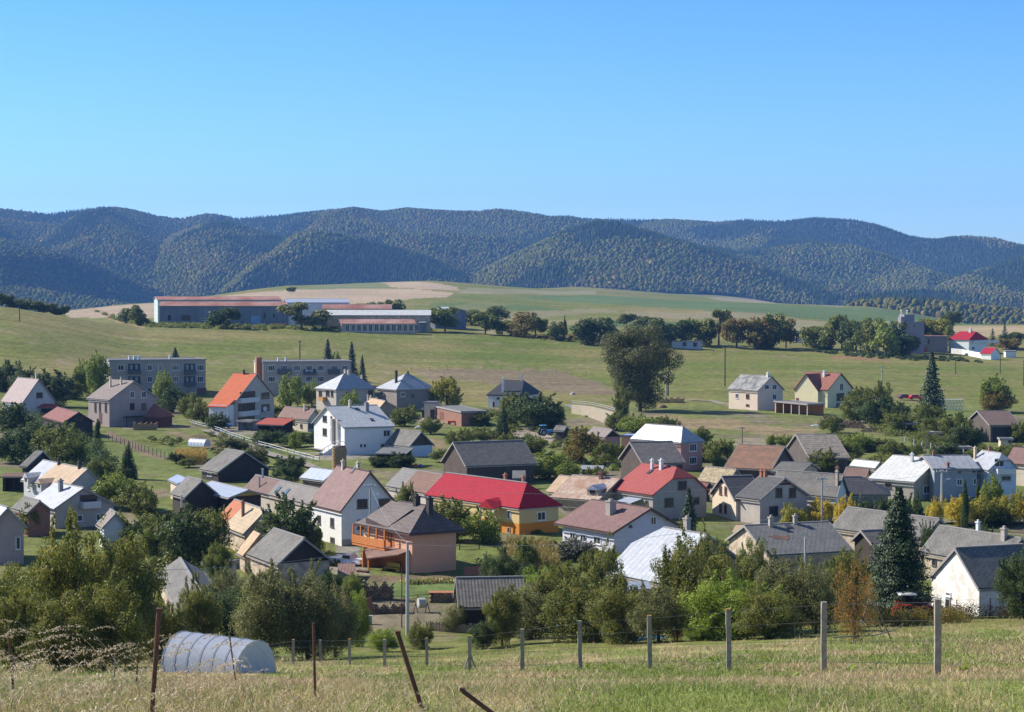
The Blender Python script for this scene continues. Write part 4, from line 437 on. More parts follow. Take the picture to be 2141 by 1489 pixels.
 ('nearolive', -7.4, 155.0, -29.68, 2.77, 2.33, 'low bush right of the tall concrete pole'),
 ('nearbright', -10.3, 152.0, -29.34, 2.38, 2.28, 'bright low bush left of the tall concrete pole'),
 ('nearolive', -23.7, 128.0, -25.49, 5.21, 3.52, 'near fruit tree at the foot of the low grey roof'),
 ('nearolive', -26.3, 100.0, -20.27, 4.44, 3.25, 'near pear tree branch mass at the bottom left edge'),
 ('nearolive', -21.5, 100.0, -20.27, 5.19, 4.26, 'front near pear tree filling the lower left'),
 ('nearolive', -23.6, 99.0, -20.09, 4.66, 3.96, 'front near pear tree left of its neighbour'),
]
PATCHES=[
 ('stubble', (0.4, 0.3, 0.215), 2, [(-309.8, 1275.3), (-335.9, 1542.1), (-312.4, 1620.2), (-204.4, 1600.7), (-157.2, 1696.4), (-80.7, 1693.5), (-48.8, 1620.2), (-50.1, 1425.0), (-72.7, 1318.0), (-105.8, 1141.3), (-148.3, 1038.3), (-202.0, 1047.4), (-248.8, 1079.7)]),
 ('strip_green', (0.17, 0.19, 0.09), 3, [(-198.1, 1551.4), (-193.4, 1796.4), (-191.3, 2063.8), (-149.0, 2123.7), (-105.2, 1748.7), (-133.5, 1718.6), (-175.5, 1668.7)]),
 ('stubble2', (0.4, 0.3, 0.215), 3, [(-149.0, 2123.7), (-109.9, 2087.2), (-50.5, 1793.3), (-47.1, 1705.3), (-72.2, 1693.5), (-109.7, 1750.2)]),
 ('field_pale', (0.25, 0.23, 0.13), 3, [(-46.3, 1754.8), (15.1, 2049.5), (110.0, 2450.4), (84.6, 1995.1), (12.8, 1736.6), (-44.1, 1595.1)]),
 ('field_brown', (0.27, 0.23, 0.16), 3, [(280.1, 2733.4), (526.7, 3975.8), (320.0, 1815.2), (264.3, 1995.1), (244.4, 2274.3)]),
 ('field_dark1', (0.1, 0.155, 0.06), 4, [(-4.2, 1602.0), (86.8, 1932.1), (210.0, 1954.0), (285.7, 1757.8), (430.5, 1933.8), (303.7, 1189.8), (256.5, 1235.0), (195.0, 1344.6), (116.6, 1413.9), (49.0, 1512.9)]),
 ('field_dark2', (0.1, 0.15, 0.05), 4, [(-58.5, 1165.3), (-35.8, 1293.1), (16.5, 1330.7), (40.6, 1253.4), (2.8, 1179.5), (-34.1, 1130.5)]),
 ('field_dark3', (0.1, 0.15, 0.055), 4, [(48.2, 1072.2), (125.0, 1162.3), (192.4, 1261.0), (200.9, 1029.4), (158.1, 1002.9), (108.9, 1012.5), (56.2, 978.0)]),
 ('field_tan1', (0.235, 0.21, 0.11), 4, [(-31.9, 977.2), (8.8, 1193.9), (59.9, 1333.0), (73.2, 1274.2), (22.0, 1108.1), (-16.0, 906.2)]),
 ('wheat', (0.38, 0.29, 0.17), 3, [(256.3, 1130.5), (276.5, 1201.2), (335.3, 1185.7), (266.7, 943.0), (223.3, 959.5)]),
 ('wheat2', (0.3, 0.24, 0.14), 2, [(166.0, 1124.6), (181.5, 1133.4), (172.1, 1075.0), (157.7, 1068.5)]),
 ('scrub', (0.2, 0.15, 0.095), 3, [(-33.8, 656.8), (-11.8, 667.8), (18.3, 665.4), (27.0, 617.1), (31.1, 565.8), (19.6, 561.9), (1.4, 601.2), (-18.3, 607.0), (-28.6, 614.4)]),
 ('trackline', (0.3, 0.21, 0.12), 1, [(-292.4, 1323.8), (-306.2, 1399.3), (-155.1, 803.9), (-147.7, 761.8)]),
 ('trackrust', (0.25, 0.15, 0.08), 1, [(130.7, 779.2), (139.8, 775.9), (148.8, 752.7), (145.5, 735.9), (134.8, 748.1), (127.2, 758.6)]),
 ('dirt1', (0.2, 0.14, 0.095), 1, [(-91.2, 428.7), (-89.9, 428.7), (-79.9, 401.7), (-71.9, 380.7), (-65.6, 367.0), (-64.7, 359.2), (-70.5, 369.6), (-77.4, 386.3), (-87.0, 411.2)]),
 ('dirt2', (0.22, 0.16, 0.11), 1, [(-58.5, 303.5), (-55.3, 307.3), (-53.4, 296.5), (-57.0, 296.5)]),
 ('dirt3', (0.22, 0.16, 0.1), 1, [(-77.7, 428.7), (-74.4, 428.7), (-62.7, 395.5), (-56.0, 377.7), (-54.9, 367.0), (-62.2, 386.3), (-71.4, 411.2)]),
 ('gravel', (0.3, 0.25, 0.2), 1, [(-0.1, 439.6), (1.8, 445.4), (5.7, 435.8), (8.7, 421.3), (11.6, 395.5), (11.1, 386.3), (8.8, 404.8), (4.3, 409.8), (0.7, 414.8)]),
 ('dry1', (0.24, 0.18, 0.1), 2, [(35.7, 480.3), (43.8, 467.5), (53.6, 463.9), (56.4, 445.4), (62.8, 438.8), (69.0, 432.4), (67.1, 420.2), (57.4, 416.9), (50.0, 432.4), (41.1, 438.8), (33.9, 452.4)]),
 ('plough', (0.27, 0.22, 0.15), 1, [(47.6, 405.5), (52.3, 412.6), (59.6, 408.4), (56.6, 389.3), (50.8, 384.3), (45.9, 389.3)]),
 ('dry2', (0.22, 0.16, 0.09), 2, [(-19.4, 418.0), (-15.9, 414.8), (-12.5, 398.6), (-14.2, 372.2), (-16.1, 395.5)]),
 ('yard1', (0.22, 0.2, 0.18), 0.5, [(-22.2, 238.7), (-19.2, 237.7), (-17.5, 216.4), (-19.2, 214.6), (-20.2, 216.4)]),
 ('lawn1', (0.13, 0.175, 0.055), 0.5, [(-14.6, 208.0), (-6.3, 210.3), (-5.9, 198.5), (-12.7, 197.8)]),
 ('soil1', (0.17, 0.12, 0.08), 0.5, [(-17.3, 212.9), (-6.4, 213.8), (-6.3, 210.5), (-14.6, 208.1)]),
 ('yard2', (0.25, 0.22, 0.19), 0.5, [(-35.8, 374.8), (-33.0, 374.8), (-24.7, 364.2), (-33.2, 357.0), (-43.0, 364.2)]),
 ('field_tan2', (0.27, 0.235, 0.12), 3, [(-15.0, 852.0), (15.2, 1017.8), (48.9, 1089.1), (46.1, 1024.9), (13.9, 935.7), (-10.3, 815.9)]),
 ('field_tan3', (0.25, 0.21, 0.12), 3, [(74.5, 1297.6), (183.7, 1386.0), (219.8, 1126.5), (189.3, 1112.9), (129.1, 1201.2), (73.5, 1177.5)]),
 ('field_olive', (0.17, 0.18, 0.07), 3, [(-46.6, 1092.9), (-23.4, 1327.2), (6.8, 1389.6), (-19.8, 1122.6), (-37.4, 991.7)]),
 ('yard3', (0.27, 0.235, 0.19), 0.5, [(-21.3, 228.4), (-17.8, 228.4), (-16.1, 213.1), (-22.2, 214.9), (-25.2, 222.3)]),
 ('yard4', (0.26, 0.22, 0.18), 0.5, [(14.6, 323.1), (20.5, 315.1), (16.2, 280.8), (9.3, 286.9)]),
 ('yard5', (0.25, 0.22, 0.18), 0.5, [(37.9, 369.3), (44.1, 358.9), (43.0, 323.1), (34.8, 323.1)]),
 ('yard6', (0.24, 0.21, 0.17), 0.5, [(-72.9, 453.5), (-56.1, 438.5), (-44.3, 410.5), (-53.1, 414.4), (-68.1, 430.9)]),
 ('yard7', (0.24, 0.2, 0.16), 0.5, [(-93.3, 453.5), (-81.7, 458.3), (-77.8, 443.0), (-88.5, 435.4)]),
 ('bed1', (0.16, 0.11, 0.075), 0.5, [(-69.2, 423.9), (-59.0, 391.7), (-59.6, 386.0), (-70.6, 419.9)]),
 ('yard8', (0.26, 0.22, 0.17), 0.5, [(-25.3, 479.0), (-13.2, 475.7), (-10.3, 453.9), (-22.8, 453.9)]),
]
SCRUB=[
 (2.6, 'dark', 0.09, [(-134.6, 501.5), (-93.6, 424.0), (-69.1, 335.6), (-65.7, 293.6), (-87.4, 344.6), (-96.4, 358.9)]),
 (2.4, 'olive', 0.07, [(-50.9, 258.1), (-49.4, 269.0), (-40.6, 269.0), (-32.5, 218.6), (-35.2, 215.0), (-43.1, 222.3)]),
 (1.3, 'olive', 0.07, [(-86.6, 428.4), (-78.5, 421.3), (-69.7, 401.4), (-68.6, 386.3), (-80.5, 411.1)]),
 (1.5, 'olive', 0.06, [(-12.2, 482.9), (-3.8, 495.2), (12.2, 445.9), (11.6, 424.0), (-3.2, 424.0)]),
 (2.2, 'olive', 0.08, [(85.7, 485.3), (99.3, 477.2), (102.0, 424.0), (88.9, 369.3), (83.6, 374.5), (80.8, 424.0)]),
 (2.0, 'olive', 0.08, [(69.5, 410.5), (78.8, 397.8), (76.2, 364.0), (71.2, 341.7), (58.1, 335.6), (59.0, 358.9)]),
 (2.6, 'near', 0.2, [(-4.9, 174.7), (1.3, 174.0), (10.0, 172.3), (18.7, 172.6), (27.7, 174.6), (37.1, 177.6), (39.0, 187.0), (19.9, 184.4), (6.0, 183.0), (-5.1, 182.4)]),
 (2.6, 'near', 0.16, [(-35.4, 131.3), (-25.6, 137.0), (-21.5, 166.9), (-14.5, 174.5), (-15.2, 183.0), (-23.2, 180.3), (-33.0, 170.3), (-45.6, 169.0)]),
 (2.2, 'rusty', 0.05, [(-4.2, 826.2), (23.0, 837.2), (44.9, 817.5), (43.3, 787.8), (9.9, 798.3)]),
 (2.5, 'olive', 0.07, [(-262.7, 1205.7), (-159.7, 850.2), (-95.8, 813.0), (-35.8, 837.8), (-35.3, 826.2), (-93.2, 791.1), (-147.2, 783.4), (-220.7, 1048.9)]),
 (1.2, 'light', 0.03, [(10.8, 391.7), (22.2, 385.7), (19.1, 331.4), (8.9, 322.9), (3.4, 340.1)]),
 (1.6, 'dark', 0.09, [(125.0, 805.6), (143.8, 787.2), (159.9, 769.8), (181.0, 777.4), (184.6, 744.9), (173.1, 751.7), (151.6, 747.5), (136.5, 768.2)]),
 (1.5, 'olive', 0.05, [(35.8, 385.7), (45.4, 369.3), (42.3, 344.6), (32.0, 344.6)]),
 (1.4, 'olive', 0.06, [(2.0, 410.5), (11.6, 424.0), (12.7, 391.7), (3.7, 374.5)]),
 (1.5, 'olive', 0.06, [(-4.3, 243.5), (-0.6, 241.1), (-1.1, 215.0), (-3.8, 215.0)]),
 (1.4, 'grey', 0.05, [(-68.2, 431.1), (-53.3, 385.7), (-46.0, 358.9), (-44.7, 335.6), (-58.4, 369.3)]),
 (1.5, 'olive', 0.08, [(68.5, 293.6), (75.5, 280.7), (73.1, 271.8), (63.5, 271.8)]),
 (2.0, 'dark', 0.07, [(-56.4, 424.0), (-41.3, 401.4), (-39.9, 387.1), (-52.9, 397.8)]),
 (1.5, 'rusty', 0.4, [(14.6, 157.4), (22.6, 155.0), (34.3, 154.9), (38.3, 172.8), (25.3, 173.7), (16.2, 173.9)]),
 (1.5, 'rusty', 0.4, [(38.9, 157.8), (49.6, 160.2), (53.7, 173.4), (42.5, 172.4)]),
 (1.5, 'dark', 0.07, [(25.9, 431.1), (39.1, 445.9), (38.1, 410.5), (25.9, 397.8)]),
 (1.3, 'olive', 0.05, [(-28.3, 234.5), (-19.1, 230.4), (-17.9, 215.0), (-26.0, 215.0)]),
 (1.5, 'olive', 0.06, [(4.8, 239.0), (13.3, 241.1), (12.5, 226.3), (4.5, 224.4)]),
]
MAIZE=[[(-0.6, 234.5), (5.2, 232.4), (5.4, 215.0), (1.6, 213.2), (-1.7, 216.8)], [(-64.3, 364.0), (-58.3, 364.0), (-56.3, 351.2), (-62.1, 351.2)]]
MISC={'posts': [[11.38, 50.78, -10.38, 2.04], [9.5, 57.85, -11.74, 2.16], [7.55, 66.06, -13.36, 2.15], [5.36, 73.72, -14.86, 2.1], [2.87, 79.88, -16.12, 2.09], [0.44, 81.2, -16.46, 1.85], [-2.02, 90.79, -18.37, 1.69], [-4.82, 107.81, -21.57, 1.63], [-6.72, 100.39, -20.24, 1.62], [-9.55, 111.66, -22.36, 1.65], [-13.17, 130.5, -25.92, 1.68], [-14.13, 122.59, -24.48, 1.71], [-15.95, 123.96, -24.74, 1.44]],
 'rail_fence': [[-76.33, 451.19, -32.4], [-72.93, 442.66, -32.4], [-70.45, 437.7, -32.4], [-67.48, 430.17, -32.4], [-64.5, 423.14, -32.4], [-64.77, 423.14, -32.4], [-60.61, 411.2, -32.4], [-57.02, 402.38, -32.4], [-55.2, 397.53, -32.4], [-53.34, 393.07, -32.4], [-51.55, 387.99, -32.4], [-49.85, 383.97, -32.4], [-48.29, 380.66, -32.4], [-46.56, 376.39, -32.4], [-45.01, 372.82, -32.4], [-43.38, 368.96, -32.4], [-41.67, 364.82, -32.4], [-40.13, 361.35, -32.4], [-38.55, 357.92, -32.4], [-36.94, 354.22, -32.4], [-35.54, 351.46, -32.4]],
 'lane': [[[-68.87, 428.68, -32.4], [-62.17, 411.2, -32.4], [-54.68, 389.34, -32.4], [-47.71, 369.6, -32.4], [-41.25, 354.22, -32.4], [-35.3, 340.07, -32.4]], 2.6],
 'drive': [[[-40.12, 381.98, -32.4], [-37.63, 376.39, -32.4], [-35.2, 370.88, -32.4], [-39.25, 367.04, -32.4], [-42.24, 370.88, -32.4]], 1.6],
 'road': [[[16.33, 523.32, -32.63], [19.26, 497.22, -32.63], [20.29, 477.36, -32.52]], 4.0],
 'street': [[[60.6, 259.0, -32.4], [63.82, 261.48, -32.4], [67.67, 263.07, -32.4], [71.07, 264.21, -32.4], [74.04, 264.9, -32.4]], 6],
 'drive2': [[[50.73, 542.27, -32.42], [56.31, 538.52, -32.47], [59.55, 520.16, -32.65], [63.55, 495.5, -32.62]], 2.5],
 'farmtrack': [[], 1],
 'stonewall': [[15.53, 490.79, -32.6], [17.92, 484.03, -32.56], [19.93, 473.65, -32.5], [22.15, 457.5, -32.42], [23.89, 441.51, -32.4]],
 'poles': [[-9.54, 173.34, -31.92, 8.71, 'concrete', 'tall pale concrete pole in front of the peach house', 0.17], [-10.31, 177.6, -32.07, 5.96, 'thin', 'thin dark pole just left of the tall concrete pole', 0.06], [-40.28, 232.0, -32.4, 7.07, 'concrete', 'pale lamp pole standing left of the orange tiled cottage', 0.14], [-17.59, 236.0, -32.4, 7.94, 'lampcross', 'concrete power pole with lamp before the gable of the tall white house', 0.15], [-2.85, 212.16, -32.4, 2.98, 'thin', 'thin green steel pole behind the low grey shed roof', 0.07], [42.0, 258.0, -32.4, 6.65, 'lampcross', 'concrete power pole with lamp before the long light grey roof', 0.14], [47.19, 258.0, -32.4, 4.48, 'plain', 'grey wooden pole between golden trees and dark hedge', 0.12], [59.09, 262.0, -32.4, 7.24, 'lampcross', 'white concrete power pole before the white-roofed house', 0.17], [29.25, 190.0, -31.31, 6.31, 'concrete', 'short pale pole in front of the dark slate roof', 0.12], [66.62, 597.07, -31.41, 13.13, 'wood', 'dark wooden pole on the open meadow left of the cream house', 0.2], [45.25, 559.47, -32.12, 6.83, 'concrete', 'light concrete pole right of the great old tree', 0.22], [45.78, 559.47, -32.12, 7.45, 'wood', 'dark wooden pole paired with the light concrete one', 0.2], [47.66, 394.78, -32.4, 3.46, 'cross', 'small grey power pole above the orange-brown barn', 0.13], [111.2, 573.72, -31.9, 8.14, 'mast', 'branched grey mast on the meadow right of the yellow house', 0.22], [141.92, 778.55, -27.92, 9.41, 'wood', 'leaning wooden pole in front of the far right tree group', 0.2], [155.28, 668.33, -30.62, 6.26, 'wood', 'thin meadow pole left of the small red garage', 0.14], [172.73, 675.32, -30.91, 7.79, 'wood', 'thin meadow pole just right of the small red garage', 0.14], [165.42, 617.08, -31.99, 8.31, 'wood', 'thin meadow pole at the right edge of the picture', 0.14], [180.88, 825.85, -27.8, 7.26, 'concrete', 'pale pole in front of the flat grey-brown building', 0.2], [-65.55, 590.0, -29.36, 12.82, 'wood', 'dark mast rising behind the second apartment block', 0.2], [-181.11, 702.81, -12.63, 6.48, 'wood', 'lone thin pole on the left meadow crest', 0.18], [81.26, 374.11, -32.4, 3.31, 'plain', 'grey garden pole above the white metal roofs', 0.1], [21.6, 150.36, -27.19, 2.15, 'thin', 'rusty thin stake of the mesh fence left of the stick tripod', 0.035], [20.31, 136.67, -25.25, 1.9, 'thin', 'thin grey stake with a pale tip near the second concrete post', 0.035]],
 'rusty': [[[-3.6, 19.0, -4.17], [-3.53, 19.0, -3.24], 0.04, 'leaning rusty steel post left of the plastic tunnel'], [[-2.28, 22.0, -4.89], [-2.3, 22.0, -3.89], 0.025, 'upright thin rusty post in the lower left centre'], [[-0.94, 20.0, -4.48], [-1.2, 20.0, -3.65], 0.04, 'rusty post leaning left in the bottom centre'], [[-6.31, 24.0, -5.08], [-6.36, 24.0, -4.32], 0.027, 'rusty post at the left edge among the tall grass'], [[-0.14, 18.0, -4.08], [-0.47, 18.0, -3.83], 0.036, 'broken rusty stump leaning left at the bottom edge'], [[-6.73, 34.0, -7.11], [-6.69, 34.0, -6.38], 0.026, 'thin dark rusty stake left of the leaning post'], [[-7.54, 36.0, -7.62], [-7.53, 36.0, -6.84], 0.018, 'pale thin stake in the tall grass'], [[-7.64, 52.0, -10.28], [-7.73, 52.0, -9.59], 0.033, 'dark stake before the plastic tunnel']],
 'tunnel': [-17.33, 112.0, -22.48, 6.25, 2.3],
 'greenhouse': [-63.68, 387.89, -32.4, 4.16, 1.71],
 'silo': [-30.66, 338.16, -32.4, 2.67, 4.12],
 'bluecar': [-66.34, 437.53, -32.4, 4.28, 1.46],
 'whitecar': [-19.17, 220.94, -32.4, 2.27, 1.2],
 'tractor': [7.1, 415.15, -32.4, 2.88, 1.99],
 'redtractor': [31.95, 152.5, -26.9, 3.17, 1.79],
 'redcar': [116.09, 548.54, -32.39, 2.87, 1.21],
 'darkcar': [113.38, 550.08, -32.35, 2.88, 1.06],
 'woodpile1': [-13.84, 196.56, -32.38, 2.5, 1.34],
 'woodpile2': [-12.11, 187.68, -32.28, 2.44, 0.91],
 'woodpile3': [-6.97, 195.05, -32.36, 2.24, 0.86],
 'woodstack4': [-83.08, 432.05, -32.4, 6.27, 2.86],
 'logs1': [76.84, 462.73, -32.44, 2.8, 1.53],
 'logs2': [77.81, 453.43, -32.41, 2.75, 1.32],
 'logs3': [78.33, 438.14, -32.4, 4.58, 3.02],
 'logs4': [80.1, 426.94, -32.4, 4.0, 1.53],
 'lattice': [116.12, 505.75, -32.66, 6.27, 2.65],
 'woodpile5': [44.37, 530.41, -32.57, 7.29, 1.95],
 'haymound': [40.22, 511.09, -32.67, 2.53, 1.26],
 'tarp': [3.93, 285.0, -32.4, 2.07, 1.72],
 'laundry': [-1.2, 153.74, -29.13, 1.24, 1.08],
 'bluesheet': [10.73, 147.0, -27.4, 2.42, 0.62],
 'bench': [-13.65, 215.89, -32.4, 1.37, 0.56],
 'pots': [-16.84, 214.68, -32.4, 1.23, 0.52],
 'greyboard': [-94.71, 407.94, -32.4, 1.55, 1.42],
 'gardentable': [-8.95, 187.95, -32.28, 1.14, 1.59],
 'rustboard': [-14.05, 186.63, -32.27, 1.02, 1.47],
 'rustsheet': [-4.3, 212.89, -32.4, 1.55, 0.71],
 'bins': [-13.6, 180.22, -32.16, 0.57, 0.91],
 'corn1': [-59.92, 356.64, -32.4, 6.75, 3.38],
 'corn2': [0.23, 216.34, -32.4, 9.17, 3.93],
 'sheetpile': [71.39, 444.63, -32.4, 3.67, 1.22],
 'boat': [-20.61, 437.53, -32.4, 3.87, 1.1],
 'toy': [-16.89, 343.65, -32.4, 1.56, 0.52],
 'reddigger': [-14.34, 449.32, -32.4, 1.99, 0.85],
 'tank': [-99.76, 815.0, -17.41, 7.55, 1.22],
 'stones': [17.97, 565.3, -32.01, 1.96, 1.0],
 'chickencoop': [13.98, 329.28, -32.4, 3.49, 1.3],
 'greensheet': [68.43, 392.54, -32.4, 1.39, 0.4],
 'tripod': [[19.93, 110.89, -20.87], [24.26, 121.05, -22.49], [26.98, 138.46, -25.15]],
 'tripod_top': 2.93, 'picket': [[-7.55, 175.91, -32.01], [-5.77, 174.7, -31.91], [-3.88, 172.74, -31.7], [-1.9, 169.91, -31.31], [0.36, 163.13, -30.29]],
 'mesh2': [[16.44, 155.66, -28.28], [21.15, 158.66, -28.42], [24.95, 157.43, -27.92], [28.79, 156.75, -27.6], [32.82, 157.16, -27.51], [36.55, 156.2, -27.19], [42.05, 156.07, -26.97], [48.09, 157.98, -27.22]],
 'gardenfence': [[81.35, 394.78, -32.4], [81.93, 388.33, -32.4], [82.12, 381.65, -32.4], [83.44, 379.67, -32.4], [84.2, 375.41, -32.4], [84.52, 369.92, -32.4], [85.63, 367.68, -32.4], [86.29, 364.19, -32.4], [88.65, 366.72, -32.4]],
 'lawnfence': [[-12.39, 193.52, -32.35], [-10.95, 193.02, -32.35], [-9.58, 193.86, -32.35], [-8.2, 194.53, -32.36], [-6.32, 195.21, -32.36]],
 'gates': [[-6.37, 231.58, -32.4], [-3.99, 232.59, -32.4]],
 'vegfence': [[-85.67, 404.83, -32.4], [-81.19, 395.46, -32.4], [-76.87, 386.31, -32.4], [-72.52, 376.39, -32.4], [-68.4, 367.04, -32.4], [-64.44, 357.92, -32.4]],
 'meadowfence': [[-34.25, 649.47, -28.54], [-22.19, 656.84, -28.55], [-9.81, 661.99, -28.66], [2.74, 662.56, -29.03], [15.18, 657.41, -29.53], [25.32, 651.17, -29.85]],
 'weeds': [[1.57, 73.58, -14.97, 'low dock plant between the fifth and sixth concrete posts from the right'], [3.39, 83.37, -16.75, 'dock clump right beside the fifth concrete post from the right'], [5.76, 69.36, -14.03, 'dock clump right of the fourth concrete post from the right'], [8.26, 63.71, -12.9, 'dock clump just right of the third concrete post from the right'], [6.92, 47.19, -9.77, 'bushy dock plant midway between the second and third posts from the right'], [15.53, 107.3, -20.47, 'small dock plant on the grass far behind the second and third posts'], [10.03, 56.48, -11.46, 'large dock clump right of the second concrete post from the right'], [11.17, 58.77, -11.87, 'dock plant at the right end of the large dock clump'], [12.96, 54.46, -11.04, 'spreading dock plant right of the nearest concrete post'], [-0.67, 65.9, -13.58, 'small dock tuft left of the sixth concrete post from the right'], [-6.34, 49.24, -10.42, 'dark dock plant near the lower left fence end']],
 'whitewall': [[186.99, 812.83, -28.28], [190.47, 807.7, -28.5], [191.28, 791.77, -28.93], [192.84, 779.6, -29.27]]}
# ------------------------------------------------------------------ helpers
def link(o): SC.collection.objects.link(o); return o
def setp(o, label=None, cat=None, group=None, kind=None):
    if label: o['label'] = label
    if cat: o['category'] = cat
    if group: o['group'] = group
    if kind: o['kind'] = kind
    return o
def empty(name, loc, rz=0, label=None, cat=None, group=None):
    o = bpy.data.objects.new(name, None); link(o); o.empty_display_size = .5
    o.location = loc; o.rotation_euler = (0, 0, rz)
    return setp(o, label, cat, group)
def mesh_np(name, V, F, mats, cols=None, mi=None, smooth=False):
    """V (n,3), F (m,k) -> mesh"""
    me = bpy.data.meshes.new(name); V = np.asarray(V, np.float32); F = np.asarray(F, np.int32); m, k = F.shape
    me.vertices.add(len(V)); me.vertices.foreach_set('co', V.ravel())
    me.loops.add(m * k); me.loops.foreach_set('vertex_index', F.ravel())
    me.polygons.add(m); me.polygons.foreach_set('loop_start', np.arange(0, m * k, k, dtype=np.int32))
    try: me.polygons.foreach_set('loop_total', np.full(m, k, np.int32))
    except Exception: pass
    for x in mats: me.materials.append(x)
    if mi is not None: me.polygons.foreach_set('material_index', np.asarray(mi, np.int32))
    if smooth: me.polygons.foreach_set('use_smooth', np.ones(m, bool))
    if cols is not None:
        dom = 'POINT' if len(cols) == len(V) else 'FACE'
        a = me.attributes.new('Col', 'FLOAT_COLOR', dom)
        c = np.ones((len(cols), 4), np.float32); c[:, :3] = cols; a.data.foreach_set('color', c.ravel())
    me.update(calc_edges=True); return me
class MB:
    """collects boxes, tubes and polygons into one mesh"""
    def __init__(s, T=None): s.v = []; s.f = []; s.T = T
    def add(s, vs, fs):
        n = len(s.v); s.v += [tuple(s.T(*p)) if s.T else tuple(p) for p in vs]; s.f += [[i + n for i in q] for q in fs]
    def box(s, x0, y0, z0, x1, y1, z1):
        s.add([(x0, y0, z0), (x1, y0, z0), (x1, y1, z0), (x0, y1, z0), (x0, y0, z1), (x1, y0, z1), (x1, y1, z1), (x0, y1, z1)],
              [(0, 3, 2, 1), (4, 5, 6, 7), (0, 1, 5, 4), (1, 2, 6, 5), (2, 3, 7, 6), (3, 0, 4, 7)])
    def tube(s, p, q, r0, r1=None, n=7):
        r1 = r0 if r1 is None else r1; p = Vector(p); q = Vector(q); d = (q - p).normalized()
        a = d.orthogonal().normalized(); b = d.cross(a); vs = []
        for c, r in ((p, r0), (q, r1)):
            for i in range(n):
                t = 2 * math.pi * i / n; vs.append(c + a * math.cos(t) * r + b * math.sin(t) * r)
        s.add(vs, [(i, (i + 1) % n, n + (i + 1) % n, n + i) for i in range(n)] + [tuple(range(n - 1, -1, -1)), tuple(range(n, 2 * n))])
    def path(s, pts, r0, r1, n=6):
        for i in range(len(pts) - 1):
            k = len(pts) - 1; s.tube(pts[i], pts[i + 1], r0 + (r1 - r0) * i / k, r0 + (r1 - r0) * (i + 1) / k, n)
    def dome(s, c, rx, ry, rz, n=10, m=5, full=False):
        vs = []; fs = []; lo = -math.pi / 2 if full else 0
        for j in range(m + 1):
            a = lo + (math.pi / 2 - lo) * j / m
            for i in range(n):
                t = 2 * math.pi * i / n; vs.append((c[0] + rx * math.cos(a) * math.cos(t), c[1] + ry * math.cos(a) * math.sin(t), c[2] + rz * math.sin(a)))
        for j in range(m):
            for i in range(n): fs.append((j * n + i, j * n + (i + 1) % n, (j + 1) * n + (i + 1) % n, (j + 1) * n + i))
        s.add(vs, fs)
    def obj(s, name, mat, parent=None, smooth=False):
        me = bpy.data.meshes.new(name); me.from_pydata(s.v, [], s.f); me.materials.append(mat)
        if smooth: me.polygons.foreach_set('use_smooth', np.ones(len(me.polygons), bool))
        me.update(); o = bpy.data.objects.new(name, me); link(o)
        if parent: o.parent = parent
        return o
# ------------------------------------------------------------------ materials
MATS = {}
def nodes(name):
    m = bpy.data.materials.new(name); m.use_nodes = True; return m, m.node_tree.nodes, m.node_tree.links, m.node_tree.nodes['Principled BSDF']
def N(ns, t, **k):
    n = ns.new(t)
    for a, b in k.items(): setattr(n, a, b)
    return n
def mth(ns, ls, op, a, b=None, c=None):
    n = ns.new('ShaderNodeMath'); n.operation = op
    for i, v in enumerate((a, b, c)):
        if v is None: continue
        if isinstance(v, (int, float)): n.inputs[i].default_value = v
        else: ls.new(v, n.inputs[i])
    return n.outputs[0]
def mixc(ns, ls, f, a, b, mode='MIX'):
    n = ns.new('ShaderNodeMix'); n.data_type = 'RGBA'; n.blend_type = mode
    for i, v in ((0, f), (6, a), (7, b)):
        if isinstance(v, (int, float)): n.inputs[i].default_value = v
        elif isinstance(v, tuple): n.inputs[i].default_value = (*v, 1)
        else: ls.new(v, n.inputs[i])
    return n.outputs[2]
def noise(ns, ls, vec, scale, detail=3, rough=.55):
    n = ns.new('ShaderNodeTexNoise'); n.inputs['Scale'].default_value = scale; n.inputs['Detail'].default_value = detail; n.inputs['Roughness'].default_value = rough
    if vec is not None: ls.new(vec, n.inputs['Vector'])
    return n.outputs[0]
def scaled(ns, ls, vec, s):
    n = ns.new('ShaderNodeMapping'); n.inputs['Scale'].default_value = s; ls.new(vec, n.inputs['Vector']); return n.outputs[0]
